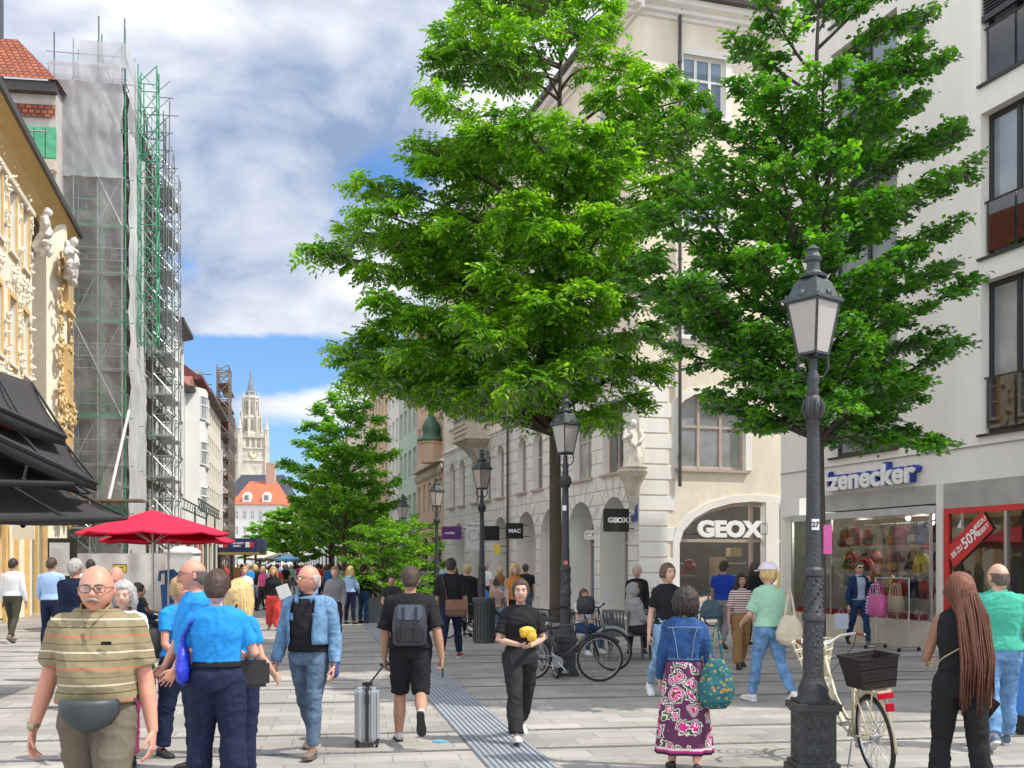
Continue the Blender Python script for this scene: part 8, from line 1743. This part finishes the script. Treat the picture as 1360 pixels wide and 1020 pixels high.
P('man in a black T-shirt far behind, left of the big trunk', 698, 29, 1.74, 180, 'tan', ('crop',hD), BLK, J3, SH_BLK, None, None, 'stride', 1.1, 0, detail=1, group=gm, eyes=False)
m_pat = M('shirt_patterned', (.55,.60,.62), .8, .45, 22)
P('child-like seated person in a white and blue patterned top behind the bicycles', 775, 19.3, 1.45, 30, 'tan', ('short',(.12,.06,.03)), m_pat, J3, SH_WHT, ((30,6),(80,-10)), ((30,6),(80,-10)), 'sit', 1.1, 0, detail=1, seat=.46, group=gm)
a = P('person in a light grey hooded top sitting on the bench, hood up', 845, 18.9, 1.66, 100, 'tan', ('none',hD), fabric('hoodie_grey', (.30,.29,.29)), DKG, SH_BLK, ((24,6),(70,-10)), ((24,6),(70,-10)), 'sit', 1.12, 0, lean=-6, detail=2, seat=.46, sleeve=1.9, loose=.025, group=gm, eyes=False)
mb = MB(); head_grid(mb, lambda th,p: .028 if (abs(th) > .95 or p.z > .075) else -.01, a['hx'], 40, 30); mb.capsule([a['hx'] @ V(0,.05,-.10), a['T']((0,.06,a['zz'](.80)))],[.085,.11],12); mb.build('hood', MATS['hoodie_grey'], a['root'], smooth=True)
P('elderly woman with short white hair and a black cardigan standing behind the bench', 846, 20.5, 1.70, -5, 'fair', ('short',(.5,.47,.42)), DKG, BLK, SH_BLK, ((10,8),(24,-4)), ((10,8),(24,-4)), 'stand', 1.05, 0, fem=True, detail=2, jacket=(BLK,4,.56,.95), group=gm)
P('man in a royal blue polo and grey trousers looking into the shoe shop', 961, 21.8, 1.80, 148, 'tan', ('crop',hD), ROY, GRY, SH_BRN, ((4,10),(14,4)), ((8,10),(40,0)), 'stride', 1.08, .02, detail=2, group=gm, eyes=False, glasses='dark')
shoulder_tote('grey blue cloth bag hanging from the arm of the man in royal blue', G(944,21.3)+V(0,0,.62), M('tote_grey', (.08,.12,.15), .8, .2, 8), .42, .40, .2)
P('young woman with long black hair in a red and white striped T-shirt and brown trousers', 984, 17.5, 1.57, 6, 'tan', ('long',hD,.26), TSTR, BRN, SH_BLK, ((4,10),(14,2)), ((0,14),(20,8)), 'stride2', 1.0, 0, fem=True, detail=2, group=gm, legs_loose=.025, sleeve=.9, loose=.01, tophem=.59)
P('dark-haired woman in black with a bun standing at the shoe shop window', 1002, 22.6, 1.76, 140, 'tan', ('long',hB,.12), BLK, BLK, SH_BLK, None, None, 'stand', 1.0, 0, fem=True, detail=1, group=gm, sleeve=1.5, eyes=False)
P('woman in dark denim and sunglasses by the bag shop, phone at her ear', 1141, 22.2, 1.78, 4, 'fair', ('crop',hB), fabric('cloth_paleblue', (.35,.42,.5)), J3, SH_BW, ((40,18),(150,-30),(150,-20),.9), ((0,14),(16,8)), 'stride', .98, 0, fem=True, glasses='dark', detail=2, jacket=(denim('denim_navy',(.012,.03,.08)),3,.565,.95), group=gm)
q = thing('carrier_bag', 'white paper carrier bag held by the woman in the dark denim jacket', 'bag', G(1117,22)+V(0,0,.38), R(8)); mb = MB(); mb.bb(-.14,.14,-.05,.05,0,.32); mb.build('pouch', M('bag_paper', (.55,.58,.66), .6, .05), q, bevel=.005); mb = MB(); mb.tube([V(-.07,0,.31),V(0,0,.44),V(.07,0,.31)],.006,5); mb.build('handle', m_lint, q)
# --- the crowd further off: a few figures copied with other clothes
protos = []
for i,(fe,hr,hc_,lg) in enumerate(((0,'crop',hD,'stride'),(1,'long',hB,'stride'),(0,'short',hG,'stand'),(1,'bob',hBl,'stride2'),(0,'crop',hB,'stride2'),(1,'bun',hD,'stand'))):
    a = P('far', 400, 40, 1.74 if not fe else 1.65, 0, ('fair','tan','red','fair','brown','tan')[i], (hr,hc_,.16), WHT, BLK, SH_BLK, None, None, lg, 1.0, 0, fem=bool(fe), detail=0, sleeve=(.7,1.8,.7,.6,1.8,.7)[i], group='people in the distant crowd', eyes=False)
    protos.append(a['root'])
topc = [(WHT,'white'),(BLK,'black'),(LBL,'light blue'),(NAVY,'navy'),(REDC,'red'),(GRY,'grey'),(PNK,'pink'),(BRN,'brown'),(MINT,'mint green'),(SKYB,'bright blue')]
botc = [(BLK,'black'),(J2,'grey-blue'),(J1,'pale blue'),(DKG,'dark grey'),(NAVY,'navy'),(BRN,'brown')]
rg = random.Random(42); spots = [(300,62,'small figure in white walking alone beside the kiosk')]
for k in range(74):
    d = rg.choice((38,42,46,50,55,60,68,76,85,95,105,118)); d += rg.uniform(-2,3); lo, hi = (322,560) if d < 60 else (318,500) if d < 90 else (312,440); spots.append((rg.uniform(lo,hi), d, None))
for k in range(46):
    d = rg.uniform(58,125); spots.append((rg.uniform(318,470 if d < 80 else 435), d, None))
for px,d in ((508,38),(528,42),(498,44),(560,36),(572,40),(588,44),(604,38),(645,36),(664,40)): spots.append((px,d,None))
first = {}
seen = {}
for k,(px,d,lb_) in enumerate(spots):
    p = protos[k%6]
    if p.name not in first: o = p; first[p.name] = 1
    else: o = copytree(p)
    loc = G(px,d); o.location = (loc.x, loc.y, 0); o.rotation_euler = (0,0,R(rg.choice((0,180))+rg.uniform(-30,30))); s = rg.uniform(.96,1.05); o.scale = (s,s,s)
    fem_ = 'woman' if k%6 in (1,3,5) else 'man'
    zone = ('near part' if d < 52 else 'middle' if d < 80 else 'far end'); side_ = 'left' if px < 370 else 'centre' if px < 440 else 'right'
    while True:
        tc2 = rg.choice(topc); bc = rg.choice(botc); key = (fem_, tc2[1], bc[1], zone, side_)
        if key not in seen: seen[key] = 1; break
    for ch in o.children:
        n_ = ch.name.split('.')[0]
        if n_ in ('shirt','trousers'):
            ch.material_slots[0].link = 'OBJECT'; ch.material_slots[0].material = tc2[0] if n_ == 'shirt' else bc[0]
    o['label'] = lb_ or '%s in %s top and %s trousers, crowd %s, %s'%(fem_, tc2[1], bc[1], zone, side_)
